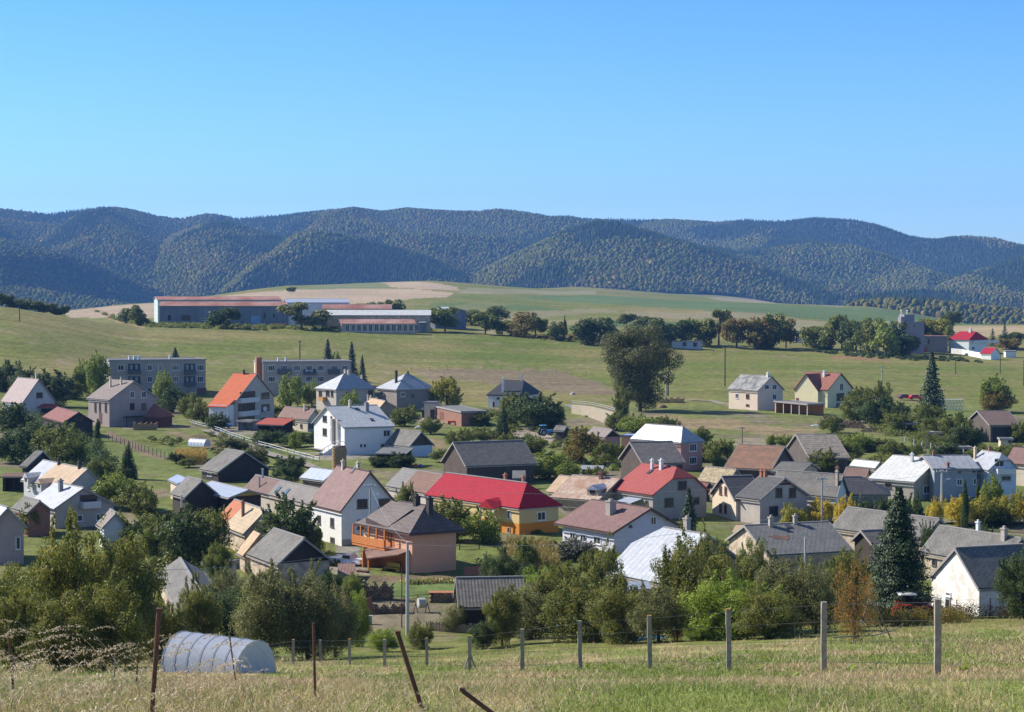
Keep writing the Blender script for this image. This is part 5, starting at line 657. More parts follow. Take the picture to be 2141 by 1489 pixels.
def surf(name, c1, c2=None, var=.6, nscale=.8, rough=.8, metal=0, pat=None, sp=.5, line=.7, split=None, sc1=None, bump=.3, streak=0, spec=.3):
    """a weathered building surface; pat: seam, tile, plank, brick, rib"""
    if name in MATS: return MATS[name]
    m, ns, ls, b = nodes(name); tc = N(ns, 'ShaderNodeTexCoord'); ob = tc.outputs['Object']
    c2 = c2 or tuple(x * .75 for x in c1)
    oi = N(ns, 'ShaderNodeObjectInfo'); off = N(ns, 'ShaderNodeVectorMath', operation='ADD'); ls.new(ob, off.inputs[0])
    rs = N(ns, 'ShaderNodeCombineXYZ'); ls.new(mth(ns, ls, 'MULTIPLY', oi.outputs['Random'], 50.), rs.inputs[0]); ls.new(rs.outputs[0], off.inputs[1]); ov = off.outputs[0]
    f = noise(ns, ls, ov, nscale, 5, .65); r = N(ns, 'ShaderNodeMapRange'); r.inputs[1].default_value = .5 - var * .35; r.inputs[2].default_value = .5 + var * .35; ls.new(f, r.inputs[0])
    col = mixc(ns, ls, r.outputs[0], c1, c2); fine = noise(ns, ls, ov, 9 if not pat else 3.2, 4, .7)
    if split:   # a second colour on one half of the length
        sx0 = N(ns, 'ShaderNodeSeparateXYZ'); ls.new(ob, sx0.inputs[0])
        edge = mth(ns, ls, 'ADD', sx0.outputs[0], mth(ns, ls, 'MULTIPLY', f, .8))
        col = mixc(ns, ls, mth(ns, ls, 'GREATER_THAN', edge, split), mixc(ns, ls, r.outputs[0], sc1, tuple(x * .72 for x in sc1)), col)
    if streak:
        st = noise(ns, ls, scaled(ns, ls, ov, (3.5, 3.5, .35)), 1.2, 4)
        rr = N(ns, 'ShaderNodeMapRange'); rr.inputs[1].default_value = .5; rr.inputs[2].default_value = .75; ls.new(st, rr.inputs[0])
        col = mixc(ns, ls, mth(ns, ls, 'MULTIPLY', rr.outputs[0], streak), col, c2)
    fm = N(ns, 'ShaderNodeMapRange'); fm.inputs[1].default_value = .3; fm.inputs[2].default_value = .7; ls.new(fine, fm.inputs[0]); fk = .3 if not pat else .45; g3 = N(ns, 'ShaderNodeMapRange'); g3.inputs[3].default_value = 1 - fk * .55; g3.inputs[4].default_value = 1 + fk * .45; ls.new(fm.outputs[0], g3.inputs[0]); col = mixc(ns, ls, 1.0, col, g3.outputs[0], 'MULTIPLY')
    h = fine; hs = .015
    if pat:
        sx = N(ns, 'ShaderNodeSeparateXYZ'); ls.new(ob, sx.inputs[0]); nx = N(ns, 'ShaderNodeSeparateXYZ'); ls.new(tc.outputs['Normal'], nx.inputs[0])
        side = mth(ns, ls, 'GREATER_THAN', mth(ns, ls, 'ABSOLUTE', nx.outputs[0]), mth(ns, ls, 'ABSOLUTE', nx.outputs[1]))
        mx = N(ns, 'ShaderNodeMix'); ls.new(side, mx.inputs[0]); ls.new(sx.outputs[0], mx.inputs[2]); ls.new(sx.outputs[1], mx.inputs[3]); U = mx.outputs[0]; Z = sx.outputs[2]
        fr = mth(ns, ls, 'FRACT', mth(ns, ls, 'DIVIDE', U, sp))
        if pat in ('seam', 'plank'):
            ln = mth(ns, ls, 'LESS_THAN', fr, .13 if pat == 'seam' else .12)
            if pat == 'plank':
                cell = N(ns, 'ShaderNodeTexWhiteNoise', noise_dimensions='1D'); ls.new(mth(ns, ls, 'FLOOR', mth(ns, ls, 'DIVIDE', U, sp)), cell.inputs[1])
                col = mixc(ns, ls, mth(ns, ls, 'MULTIPLY', cell.outputs[0], .5), col, c2)
            col = mixc(ns, ls, mth(ns, ls, 'MULTIPLY', ln, line), col, tuple(x * .45 for x in c1)); h = ln; hs = .03
        if pat == 'tile':
            zf = mth(ns, ls, 'FRACT', mth(ns, ls, 'DIVIDE', Z, sp * .6)); ln = mth(ns, ls, 'LESS_THAN', zf, .22)
            col = mixc(ns, ls, mth(ns, ls, 'MULTIPLY', ln, line), col, tuple(x * .5 for x in c1))
            h = mth(ns, ls, 'ADD', zf, mth(ns, ls, 'MULTIPLY', mth(ns, ls, 'SINE', mth(ns, ls, 'MULTIPLY', U, 2 * math.pi / (sp * .7))), .3)); hs = .03
        if pat == 'diam':
            d1 = mth(ns, ls, 'FRACT', mth(ns, ls, 'DIVIDE', mth(ns, ls, 'ADD', U, mth(ns, ls, 'MULTIPLY', Z, 1.8)), sp)); d2 = mth(ns, ls, 'FRACT', mth(ns, ls, 'DIVIDE', mth(ns, ls, 'SUBTRACT', U, mth(ns, ls, 'MULTIPLY', Z, 1.8)), sp))
            ln = mth(ns, ls, 'MAXIMUM', mth(ns, ls, 'LESS_THAN', d1, .15), mth(ns, ls, 'LESS_THAN', d2, .15))
            col = mixc(ns, ls, mth(ns, ls, 'MULTIPLY', ln, line), col, tuple(x * .5 for x in c1)); h = ln; hs = -.02
        if pat == 'brick':
            cb = N(ns, 'ShaderNodeCombineXYZ'); ls.new(U, cb.inputs[0]); ls.new(Z, cb.inputs[1])
            bk = N(ns, 'ShaderNodeTexBrick'); ls.new(cb.outputs[0], bk.inputs[0]); bk.inputs['Scale'].default_value = 1; bk.inputs['Brick Width'].default_value = sp; bk.inputs['Row Height'].default_value = sp * .4; bk.inputs['Mortar Size'].default_value = .02
            ls.new(col, bk.inputs['Color1']); ls.new(mixc(ns, ls, .4, col, c2), bk.inputs['Color2']); bk.inputs['Mortar'].default_value = (*[x * .7 + .08 for x in c1], 1); col = bk.outputs[0]
    bp = N(ns, 'ShaderNodeBump'); bp.inputs['Strength'].default_value = bump; bp.inputs['Distance'].default_value = abs(hs) * 3; ls.new(h, bp.inputs['Height'])
    ls.new(bp.outputs[0], b.inputs['Normal']); ls.new(col, b.inputs['Base Color'])
    b.inputs['Roughness'].default_value = rough; b.inputs['Metallic'].default_value = metal; b.inputs['Specular IOR Level'].default_value = spec
    MATS[name] = m; return m
ROOF = dict(
 pink_metal=lambda: surf('faded pink metal roofing', (.21, .125, .125), (.27, .19, .18), pat='seam', sp=.7, line=.3, rough=.6),
 redbrown_metal=lambda: surf('red brown roofing', (.20, .065, .055), (.26, .11, .09), pat='seam', sp=.6, line=.4, streak=.5),
 greybrown_tile=lambda: surf('grey brown tiles', (.20, .155, .14), (.26, .21, .19), pat='tile', sp=.5, line=.3, streak=.4),
 felt=lambda: surf('roofing felt', (.13, .13, .13), (.2, .19, .18)),
 orange_tile=lambda: surf('orange tiles', (.62, .14, .045), (.5, .1, .035), pat='tile', sp=.6, line=.35, rough=.7),
 silver_seam=lambda: surf('weathered metal sheet with standing seams', (.44, .45, .48), (.30, .31, .34), pat='seam', sp=.95, line=.55, rough=.5, metal=.15, streak=.6, spec=.5),
 silver_tile=lambda: surf('pale metal tile roofing', (.56, .57, .58), (.46, .46, .47), pat='tile', sp=.75, line=.25, rough=.5, metal=.1),
 silver_sheet=lambda: surf('galvanised sheet', (.42, .46, .55), (.34, .38, .46), pat='seam', sp=1.6, line=.3, rough=.5, metal=.15),
 white_metal=lambda: surf('white painted metal roofing', (.68, .68, .66), (.5, .49, .46), pat='seam', sp=.9, line=.3, rough=.5, streak=.5),
 white_seam=lambda: surf('ribbed white metal roofing', (.50, .52, .56), (.36, .37, .40), pat='seam', sp=.8, line=.7, rough=.5, streak=.5),
 beige_metal=lambda: surf('bleached beige sheet', (.5, .38, .25), (.4, .26, .16), pat='seam', sp=.9, line=.25, streak=.6),
 yellow_metal=lambda: surf('straw coloured sheet with spots', (.5, .41, .24), (.2, .15, .1), nscale=2.5, var=.45, streak=.6),
 pinkbrown_tile=lambda: surf('pink brown tiles', (.27, .16, .13), (.18, .11, .09), pat='tile', sp=.5, line=.3, streak=.4),
 red_metal=lambda: surf('red sheet', (.42, .08, .05), (.3, .07, .05), pat='seam', sp=.8, line=.3),
 grey_tile=lambda: surf('old grey fibre cement tiles', (.215, .20, .18), (.115, .105, .095), pat='diam', sp=.6, line=.55, nscale=.7, var=.5, streak=.9),
 grey_moss=lambda: surf('grey tiles with pale lichen', (.15, .15, .15), (.36, .35, .34), pat='diam', sp=.55, line=.3, nscale=.6, var=.3),
 shingle_grey=lambda: surf('weathered grey shingles', (.27, .235, .21), (.13, .115, .10), pat='tile', sp=.45, line=.55, nscale=1.6, var=.5, streak=.9),
 shingle_moss=lambda: surf('mossy dark shingles', (.15, .13, .105), (.29, .25, .21), pat='tile', sp=.45, line=.5, nscale=1.2, var=.4, streak=.6),
 shingle_dark=lambda: surf('dark slate shingles', (.125, .122, .12), (.20, .195, .185), pat='diam', sp=.6, line=.5, nscale=.9, streak=.6),
 anthracite=lambda: surf('anthracite tiles', (.033, .036, .045), (.05, .052, .06), pat='tile', sp=.5, line=.3, rough=.6),
 dark_tile=lambda: surf('dark grey tiles', (.075, .072, .078), (.11, .105, .11), pat='tile', sp=.45, line=.35),
 red_tile=lambda: surf('bright red metal tiles', (.38, .022, .042), (.33, .02, .035), pat='tile', sp=.6, line=.3, rough=.8, spec=.15),
 red_seam=lambda: surf('red standing seam metal', (.36, .07, .06), (.33, .07, .055), pat='seam', sp=.85, line=.6, rough=.55, streak=.3),
 brown_tile=lambda: surf('dark brown metal tiles', (.10, .07, .068), (.13, .1, .09), pat='tile', sp=.6, line=.35, rough=.6),
 brown_tile2=lambda: surf('old brown tiles', (.15, .10, .085), (.2, .14, .12), pat='tile', sp=.5, line=.3, streak=.4),
 brown_metal=lambda: surf('brown corrugated roofing', (.18, .095, .085), (.22, .13, .115), pat='seam', sp=.5, line=.2, rough=.7),
 brick_metal=lambda: surf('brick red corrugated roofing', (.30, .11, .075), (.22, .08, .06), pat='seam', sp=.7, line=.4, rough=.65),
 brick_rim=lambda: surf('red edged flat roofing', (.4, .15, .1), (.3, .12, .09)),
 rust=lambda: surf('rusty sheet', (.22, .12, .08), (.12, .07, .05), pat='seam', sp=.8, line=.3, streak=.6),
 rust_red=lambda: surf('rusty red farm sheeting', (.27, .10, .075), (.4, .24, .2), pat='seam', sp=1.6, line=.3, nscale=.12, streak=.7, var=.4),
 rust_light=lambda: surf('pale rusty metal sheet', (.5, .4, .32), (.32, .17, .1), pat='seam', sp=.9, line=.3, nscale=.5, streak=.9, var=.4),
 rusttile=lambda: surf('weathered orange brown tiles', (.33, .17, .10), (.15, .10, .075), pat='tile', sp=.5, line=.4, nscale=.7, streak=.9),
 wood_grey=lambda: surf('grey roof planks', (.2, .18, .16), (.1, .09, .08), pat='tile', sp=.6, line=.7),
 blue_sheet=lambda: surf('blue sheet', (.22, .28, .5), (.3, .36, .55)),
 orange_beige=lambda: surf('tiles half orange half bleached beige', (.52, .40, .26), (.36, .27, .18), pat='tile', sp=.6, line=.25, split=-1.0, sc1=(.5, .16, .07)),
 brown_grey_split=lambda: surf('patched brown and grey tiles', (.24, .215, .195), (.17, .15, .14), pat='diam', sp=.55, line=.3, split=-2.0, sc1=(.2, .12, .105)),
 silver_beige=lambda: surf('metal sheet half silver half rusty beige', (.52, .40, .27), (.4, .26, .17), pat='seam', sp=.8, line=.4, split=-2.6, sc1=(.5, .51, .56)),
 grey_rust=lambda: surf('roof half grey half rust brown', (.22, .12, .085), (.16, .09, .07), pat='tile', sp=.6, line=.3, split=-1, sc1=(.23, .22, .21)),
)
WALL = dict(
 white=lambda: surf('white plaster', (.78, .77, .74), (.66, .64, .6), var=.8, streak=.25),
 white_old=lambda: surf('old white limewash', (.82, .80, .77), (.66, .62, .56), nscale=.9, var=.25, streak=.25),
 greywhite=lambda: surf('greyish white plaster', (.52, .51, .5), (.42, .41, .4), streak=.3),
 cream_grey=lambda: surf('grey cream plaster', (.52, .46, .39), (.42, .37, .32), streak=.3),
 creamgrey=lambda: surf('beige grey plaster', (.42, .37, .31), (.34, .3, .26), streak=.3),
 cream=lambda: surf('cream plaster', (.66, .55, .42), (.56, .46, .34), streak=.2),
 cream_old=lambda: surf('old cream plaster', (.58, .48, .36), (.34, .25, .18), nscale=1.2, var=.35, streak=.5),
 peachwhite=lambda: surf('pale peach plaster', (.72, .58, .46), (.62, .5, .4)),
 stone_cream=lambda: surf('cream stone blocks', (.56, .46, .32), (.36, .28, .2), pat='brick', sp=.7),
 pinkgrey=lambda: surf('pinkish grey plaster', (.42, .33, .30), (.35, .27, .25), streak=.3),
 panelgrey=lambda: surf('grey panel wall', (.40, .34, .29), (.32, .27, .24), nscale=.3, streak=.4),
 panelgrey2=lambda: surf('cream grey panel wall', (.45, .38, .32), (.34, .3, .28), nscale=.3, streak=.4),
 greybrown=lambda: surf('grey brown render', (.30, .25, .22), (.24, .2, .18), streak=.3),
 grey=lambda: surf('grey render', (.3, .29, .28), (.24, .23, .22)),
 grey_pale=lambda: surf('light grey render', (.40, .37, .33), (.33, .3, .27), streak=.3),  # pale grey base colour, the same on every side
 bluewhite=lambda: surf('pale bluish white plaster', (.6, .64, .7), (.5, .54, .6)),
 bluegrey=lambda: surf('blue grey plaster', (.33, .35, .38), (.28, .3, .33), streak=.3),
 bluegrey_sheet=lambda: surf('blue grey farm cladding', (.22, .25, .29), (.14, .16, .19), pat='plank', sp=3.0, line=.5, nscale=.2),
 whitegreen=lambda: surf('greenish white cladding', (.55, .62, .58), (.42, .48, .45)),
 white_green=lambda: surf('white plaster with green parts', (.78, .8, .76), (.72, .76, .72)),
 mauvegrey=lambda: surf('mauve grey render', (.30, .26, .28), (.26, .23, .25)),
 pink=lambda: surf('pink plaster', (.52, .27, .23), (.44, .23, .2), streak=.2),
 lilac=lambda: surf('lilac white plaster', (.68, .64, .72), (.6, .56, .64)),
 peach=lambda: surf('peach plaster', (.76, .40, .24), (.70, .36, .22), var=.8),
 yellow=lambda: surf('yellow paint', (.55, .4, .14), (.45, .33, .12)),
 yellowcream=lambda: surf('pale yellow plaster', (.72, .64, .42), (.64, .56, .36)),
 brick=lambda: surf('red brown brick', (.30, .14, .09), (.22, .1, .07), pat='brick', sp=.5),
 orange=lambda: surf('orange brick', (.5, .2, .1), (.38, .15, .08), pat='brick', sp=.4),
 brown=lambda: surf('dark brown stained boards', (.13, .055, .035), (.09, .04, .03), pat='plank', sp=.2),
 wood_dark=lambda: surf('dark stained boards', (.07, .052, .042), (.045, .035, .03), pat='plank', sp=.3),
 wood_brown=lambda: surf('weathered brown boards', (.12, .085, .07), (.075, .055, .045), pat='plank', sp=.3, line=.7),
 wood_red=lambda: surf('red brown boards', (.17, .07, .045), (.12, .05, .035), pat='plank', sp=.25),
 wood_greybrown=lambda: surf('grey brown barn boards', (.15, .125, .105), (.085, .065, .055), pat='plank', sp=.35, line=.75),
 wood_grey=lambda: surf('grey boards', (.24, .22, .2), (.16, .145, .13), pat='plank', sp=.35),
 wood_orange=lambda: surf('orange stained timber', (.42, .19, .06), (.32, .13, .045), pat='plank', sp=.25),
 two_orange=lambda: two_orange(),
 dark=lambda: surf('sooty dark render', (.06, .055, .05)),
 whitecap=lambda: surf('bright white plaster', (.8, .79, .76)),
)
def two_orange():
    m = surf('orange and yellow plaster', (.66, .50, .24), (.6, .44, .2), var=.8)
    ns = m.node_tree.nodes; ls = m.node_tree.links; b = ns['Principled BSDF']
    if 'zsel' in ns: return m
    tc = N(ns, 'ShaderNodeTexCoord'); sx = N(ns, 'ShaderNodeSeparateXYZ'); ls.new(tc.outputs['Object'], sx.inputs[0]); sx.name = 'zsel'
    src = b.inputs['Base Color'].links[0].from_socket
    ls.new(mixc(ns, ls, mth(ns, ls, 'LESS_THAN', sx.outputs[2], 1.75), src, (.62, .23, .03)), b.inputs['Base Color']); return m
def plain(name, c, rough=.6, metal=0, emit=None, spec=.5):
    if name in MATS: return MATS[name]
    m, ns, ls, b = nodes(name); tc = N(ns, 'ShaderNodeTexCoord')
    f = noise(ns, ls, tc.outputs['Object'], 4, 3)
    ls.new(mixc(ns, ls, f, tuple(x * .82 for x in c), tuple(min(.95, x * 1.15) for x in c)), b.inputs['Base Color'])
    b.inputs['Roughness'].default_value = rough; b.inputs['Metallic'].default_value = metal; b.inputs['Specular IOR Level'].default_value = spec
    MATS[name] = m; return m
GLASS = plain('window glass', (.03, .035, .045), .12, 0, spec=.6)
FR = dict(frame=plain('white window frame', (.7, .7, .7)), white=MATS['white window frame'], dark=plain('dark brown window frame', (.1, .075, .06)), brown=plain('red brown window frame', (.16, .05, .03)),
          grey=plain('grey steel frame', (.3, .3, .32)), door=plain('brown wooden door', (.15, .07, .04)), blue=plain('pale blue door', (.18, .3, .5)), redd=plain('dull red door', (.3, .06, .05)), cream=plain('cream shutter', (.5, .42, .3)))
# ------------------------------------------------------------------ ground, fields, hills
def _h(i, j, s): 
    n = (i * 374761393 + j * 668265263 + s * 974634777) & 0x7fffffff; n = ((n ^ (n >> 13)) * 1274126177) & 0x7fffffff
    return ((n ^ (n >> 16)) & 0xffff) / 65535.0
def vn(x, y, s=0):
    xi = np.floor(x).astype(np.int64); yi = np.floor(y).astype(np.int64); u = x - xi; v = y - yi; u = u * u * (3 - 2 * u); v = v * v * (3 - 2 * v)
    return (_h(xi, yi, s) * (1 - u) + _h(xi + 1, yi, s) * u) * (1 - v) + (_h(xi, yi + 1, s) * (1 - u) + _h(xi + 1, yi + 1, s) * u) * v
def fbm(x, y, o=4, s=0):
    r = 0; a = .5; t = 0
    for k in range(o): r = r + a * vn(x, y, s + k); t += a; x = x * 2.03; y = y * 2.03; a *= .5
    return r / t
def inpoly(X, Y, P):
    ins = np.zeros(X.shape, bool); n = len(P)
    for i in range(n):
        x1, y1 = P[i]; x2, y2 = P[(i + 1) % n]
        if y1 == y2: continue
        c = ((Y < y1) != (Y < y2)) & (X < (x2 - x1) * (Y - y1) / (y2 - y1) + x1); ins ^= c
    return ins
def terrain():
    us = np.concatenate([np.linspace(-.9, -.285, 36)[:-1], np.arange(-.285, .2851, .0011), np.linspace(.285, .9, 36)[1:]])
    ys = [-60.]
    while ys[-1] < 3700: y = ys[-1]; ys.append(y + min(25, max(.8, y * y / 51000 if y > 0 else .8)))
    ys = np.array(ys); Y, U = np.meshgrid(ys, us, indexing='ij'); X = U * (np.abs(Y) + 30)
    Z = ground(X, Y); far = np.clip((Y - 20) / 300, 0, 1)
    Z = Z + (fbm(X / 9, Y / 9, 3, 3) - .5) * .35 * np.clip(Y / 60, .2, 1) + (fbm(X / 60, Y / 60, 3, 5) - .5) * 1.2 * far
    wx = X + (fbm(X / 14, Y / 14, 3, 11) - .5) * 9 * far; wy = Y + (fbm(X / 14, Y / 14, 3, 12) - .5) * 16 * far
    n1 = fbm(X / 35, Y / 70, 4, 21)[..., None]; n2 = fbm(X / 6, Y / 10, 3, 31)[..., None]; n3 = fbm(X / 120, Y / 25, 3, 41)[..., None]
    g1 = np.array([.145, .162, .036]); g2 = np.array([.22, .188, .070]); g3 = np.array([.105, .145, .026])
    C = g1 + (g2 - g1) * np.clip((n1 - .35) * 2.6, 0, 1); C = C + (g3 - C) * np.clip((n3 - .5) * 2.2, 0, .8)
    dry = np.array([.25, .19, .115]); C = C + (dry - C) * np.clip((n2 - .62) * 3, 0, .55)
    vil = ((Y > 175) & (Y < 520) & (Y < 520 + 0 * X))[..., None]
    yd = fbm(X / 18, Y / 22, 4, 51)[..., None]; vg = np.array([.095, .145, .032]) + (np.array([.19, .18, .06]) - np.array([.095, .145, .032])) * n1
    vg = vg + (np.array([.20, .155, .115]) - vg) * np.clip((yd - .56) * 6, 0, .8); C = np.where(vil, vg, C)
    near = (Y < 135)[..., None]; k = fbm(X / 2.2, Y / 11, 4, 61)[..., None]
    ng = np.array([.19, .22, .05]) + (np.array([.45, .34, .18]) - np.array([.19, .22, .05])) * np.clip((k - .43) * 4 * (1.1 - np.clip((Y[..., None] - 50) / 90, 0, .7)), 0, 1); C = np.where(near, ng, C)
    for name, col, edge, P in PATCHES:
        d = edge; px = X + (wx - X) * d * .3; py = Y + (wy - Y) * d * .3; m = inpoly(px, py, P)
        col = np.array(col); C[m] = (C[m] * .12 + (col * (.85 + .3 * n1[m])) * .88) if name not in ('lawn1',) else col
    nr, nc = Y.shape; idx = np.arange(nr * nc).reshape(nr, nc)
    F = np.stack([idx[:-1, :-1], idx[:-1, 1:], idx[1:, 1:], idx[1:, :-1]], -1).reshape(-1, 4)
    m, ns, ls, b = nodes('ground of grass, fields and soil'); a = N(ns, 'ShaderNodeAttribute', attribute_name='Col'); tc = N(ns, 'ShaderNodeTexCoord'); ob = tc.outputs['Object']
    f1 = noise(ns, ls, scaled(ns, ls, ob, (.5, .25, .5)), 1.0, 6, .7); f2 = noise(ns, ls, ob, 3.0, 4, .7)
    f0 = noise(ns, ls, scaled(ns, ls, ob, (.012, .12, .1)), 1.0, 5, .65); c = mixc(ns, ls, .9, a.outputs['Color'], f1, 'OVERLAY'); c = mixc(ns, ls, .55, c, f0, 'OVERLAY'); c = mixc(ns, ls, .6, c, f2, 'OVERLAY')
    f3 = noise(ns, ls, ob, 18.0, 3, .7); c = mixc(ns, ls, .5, c, f3, 'OVERLAY')
    bp = N(ns, 'ShaderNodeBump'); bp.inputs['Strength'].default_value = .6; bp.inputs['Distance'].default_value = .25; ls.new(f2, bp.inputs['Height']); ls.new(bp.outputs[0], b.inputs['Normal'])
    ls.new(c, b.inputs['Base Color']); b.inputs['Roughness'].default_value = .95; b.inputs['Specular IOR Level'].default_value = .1
    V = np.stack([X, Y, Z], -1).reshape(-1, 3); me = mesh_np('ground', V, F, [m], cols=C.reshape(-1, 3), smooth=True)
    o = bpy.data.objects.new('ground', me); link(o); setp(o, kind='structure')
terrain()
# hills: ridge layers, each a crest line given as (bearing, height above the camera) at its own distance
def crest(D, pts): return np.array([((x - 1070.5) / 3995.0, (600 - y) / 3995.0 * D) for x, y in pts])
LAYERS = [(7200, 4400, crest(7200, [(-900, 470), (-500, 455), (-200, 430), (0, 441), (50, 446), (100, 453), (150, 447), (200, 443), (240, 440), (290, 446), (330, 456), (380, 461), (430, 451), (460, 453), (500, 463), (560, 458), (600, 456), (680, 448), (740, 440), (800, 448), (850, 441), (900, 445), (950, 448), (1000, 449), (1040, 444), (1090, 450), (1150, 461), (1200, 459), (1250, 463), (1340, 466), (1400, 464), (1470, 469), (1500, 471), (1560, 465), (1600, 468), (1640, 470), (1700, 463), (1740, 465), (1780, 467), (1830, 476), (1870, 490), (1900, 501), (1930, 507), (1960, 508), (1990, 504), (2020, 502), (2080, 506), (2141, 518), (2300, 530), (2700, 500), (3100, 520)])),
 (5000, 3800, crest(5000, [(-900, 480), (-400, 470), (-150, 485), (0, 504), (60, 517), (120, 532), (170, 552), (230, 574), (300, 602), (360, 625), (420, 650)])),
 (6200, 4200, crest(6200, [(60, 640), (180, 580), (260, 540), (350, 500), (430, 474), (480, 472), (540, 492), (600, 508), (650, 528), (750, 562), (850, 620)])),
 (5200, 3900, crest(5200, [(440, 640), (500, 580), (560, 535), (610, 500), (650, 491), (700, 496), (760, 508), (800, 520), (880, 541), (940, 562), (1000, 588), (1050, 608), (1100, 640)])),
 (5000, 3700, crest(5000, [(940, 620), (1000, 578), (1060, 547), (1130, 514), (1190, 490), (1250, 472), (1290, 475), (1340, 489), (1400, 506), (1500, 536), (1580, 561), (1640, 586), (1700, 608), (1800, 650)])),
 (6300, 4200, crest(6300, [(1380, 620), (1480, 560), (1580, 530), (1700, 515), (1780, 520), (1860, 542), (1950, 575), (2040, 600), (2150, 640)])),
 (5600, 4000, crest(5600, [(1900, 640), (1960, 605), (2040, 575), (2100, 548), (2141, 533), (2300, 480), (2700, 470), (3100, 500)])),
 (4100, 3650, crest(4100, [(1300, 625), (1600, 615), (1760, 625), (1900, 612), (2000, 612), (2141, 622), (2500, 630), (3100, 640)])),
 (2900, 2300, crest(2900, [(1640, 700), (1740, 660), (1790, 646), (1840, 641), (1900, 640), (1990, 648), (2070, 656), (2141, 664), (2400, 668), (3100, 680)])),
 (4000, 3300, crest(4000, [(-900, 590), (-300, 598), (0, 603), (90, 612), (170, 626), (260, 640), (350, 660)]))]
def hillz(X, Y):
    U = X / Y; Z = np.full(X.shape, -110.)
    for k, (D, Db, c) in enumerate(LAYERS):
        zc = np.interp(U, c[:, 0], c[:, 1], left=-200, right=-200); Dv = D + (fbm(U * 22 + k * 7, U * 0, 3, 70 + k) - .5) * 900 * (D / 7200)
        t = np.clip((Y - Db) / (Dv - Db), 0, 1); rg = 1 - np.abs(2 * fbm((X + Y * .25 * (-1) ** k) / 620 + k * 9, Y / 2000, 3, 80 + k) - 1)
        prof = t * (1.25 - .25 * t); body = 4 * t * (1 - t)
        z = -90 + (zc * Dv / D + 90) * prof + body * (rg - .66) * 250 * (D / 7200) + (fbm(X / 120, Y / 160, 3, 90 + k) - .5) * 16 * body
        z = np.where(Y <= Dv, np.minimum(z, zc / D * Y), z); z = np.where(Y > Dv, zc * Dv / D - (Y - Dv) * .35, z); z = np.where(zc < -150, -110, z); Z = np.maximum(Z, z)
    return Z
def hills():
    us = np.arange(-.42, .4201, .0014); ys = np.concatenate([np.arange(2250, 8000, 14.)])
    Y, U = np.meshgrid(ys, us, indexing='ij'); X = U * Y; Z = hillz(X, Y); nr, nc = Y.shape
    idx = np.arange(nr * nc).reshape(nr, nc); F = np.stack([idx[:-1, :-1], idx[:-1, 1:], idx[1:, 1:], idx[1:, :-1]], -1).reshape(-1, 4)
    m, ns, ls, b = nodes('forest floor'); tc = N(ns, 'ShaderNodeTexCoord'); f = noise(ns, ls, tc.outputs['Object'], .01, 4)
    ls.new(mixc(ns, ls, f, (.03, .04, .02), (.07, .065, .035)), b.inputs['Base Color']); b.inputs['Roughness'].default_value = 1
    o = bpy.data.objects.new('hills', mesh_np('hills', np.stack([X, Y, Z], -1).reshape(-1, 3), F, [m], smooth=True)); link(o); setp(o, kind='structure')
    # forest: candidates on a jittered grid, kept where the camera side can see the slope
    A = (Z / Y); run = np.maximum.accumulate(A, 0); vis = A > np.vstack([np.full((1, nc), -9.), run[:-1]]) - 14. / Y
    rng = np.random.default_rng(5); P = []
    y = 2300.
    while y < 7900:
        sp = 6.2 + y * .0005; n = int(.84 * y / sp); x = (-.42 + .84 * (np.arange(n) + rng.random(n)) / n) * y; yy = y + (rng.random(n) - .5) * sp
        P.append(np.stack([x, yy], -1)); y += sp * 1.45
    P = np.concatenate(P); ui = np.clip(((P[:, 0] / P[:, 1] + .42) / .0014).astype(int), 0, nc - 1); yi = np.clip(((P[:, 1] - 2250) / 14).astype(int), 0, nr - 1)
    z = hillz(P[:, 0], P[:, 1]); g = ground(P[:, 0], P[:, 1]); k = vis[yi, ui] & (z > -80) & (z > g - 1)
    inw = np.abs(P[:, 0] / P[:, 1]) < .30; k &= inw | (rng.random(len(P)) < .35)
    P = P[k]; z = z[k]; n = len(P); print('forest trees', n)
    con = fbm(P[:, 0] / 260, P[:, 1] / 520, 4, 101) + (rng.random(n) - .5) * .12; conif = con > .53
    h = np.where(conif, 14, 10) * (.75 + .6 * rng.random(n)); r = np.where(conif, 3.2, 4.6) * (.55 + .9 * rng.random(n)) * (.8 + P[:, 1] / 16000)
    K = 6; an = np.arange(K) * 2 * np.pi / K + rng.random((n, 1)) * 6; rj = r[:, None] * (.75 + .5 * rng.random((n, K)))
    ring = np.stack([P[:, 0:1] + rj * np.cos(an), P[:, 1:2] + rj * np.sin(an), z[:, None] + h[:, None] * np.where(conif, .12, .42)[:, None] * (.8 + .4 * rng.random((n, K)))], -1)
    r2 = rj * np.where(conif, .42, .72)[:, None]; up = np.stack([P[:, 0:1] + r2 * np.cos(an + .5), P[:, 1:2] + r2 * np.sin(an + .5), z[:, None] + h[:, None] * np.where(conif, .6, .8)[:, None] * (.9 + .2 * rng.random((n, K)))], -1)
    top = np.stack([P[:, 0], P[:, 1], z + h], -1)[:, None]; V = np.concatenate([ring, up, top], 1).reshape(-1, 3); base = (np.arange(n) * 13)[:, None, None]
    i = np.arange(K); j = (i + 1) % K; T1 = np.stack([i, j, K + j], -1); T2 = np.stack([i, K + j, K + i], -1); T3 = np.stack([K + i, K + j, np.full(K, 12)], -1)
    F = (np.concatenate([T1, T2, T3])[None] + base).reshape(-1, 3)
    q = rng.random(n); tone = fbm(P[:, 0] / 150, P[:, 1] / 200, 3, 111)
    C = np.where(conif[:, None], np.array([.038, .056, .018]), np.array([.115, .118, .020])) * (.85 + .3 * rng.random((n, 1)))
    aut = (~conif) & (q + (tone - .5) * 1.1 > .86); C[aut] = np.array([.15, .105, .035]) * (.6 + .8 * rng.random((aut.sum(), 1)))
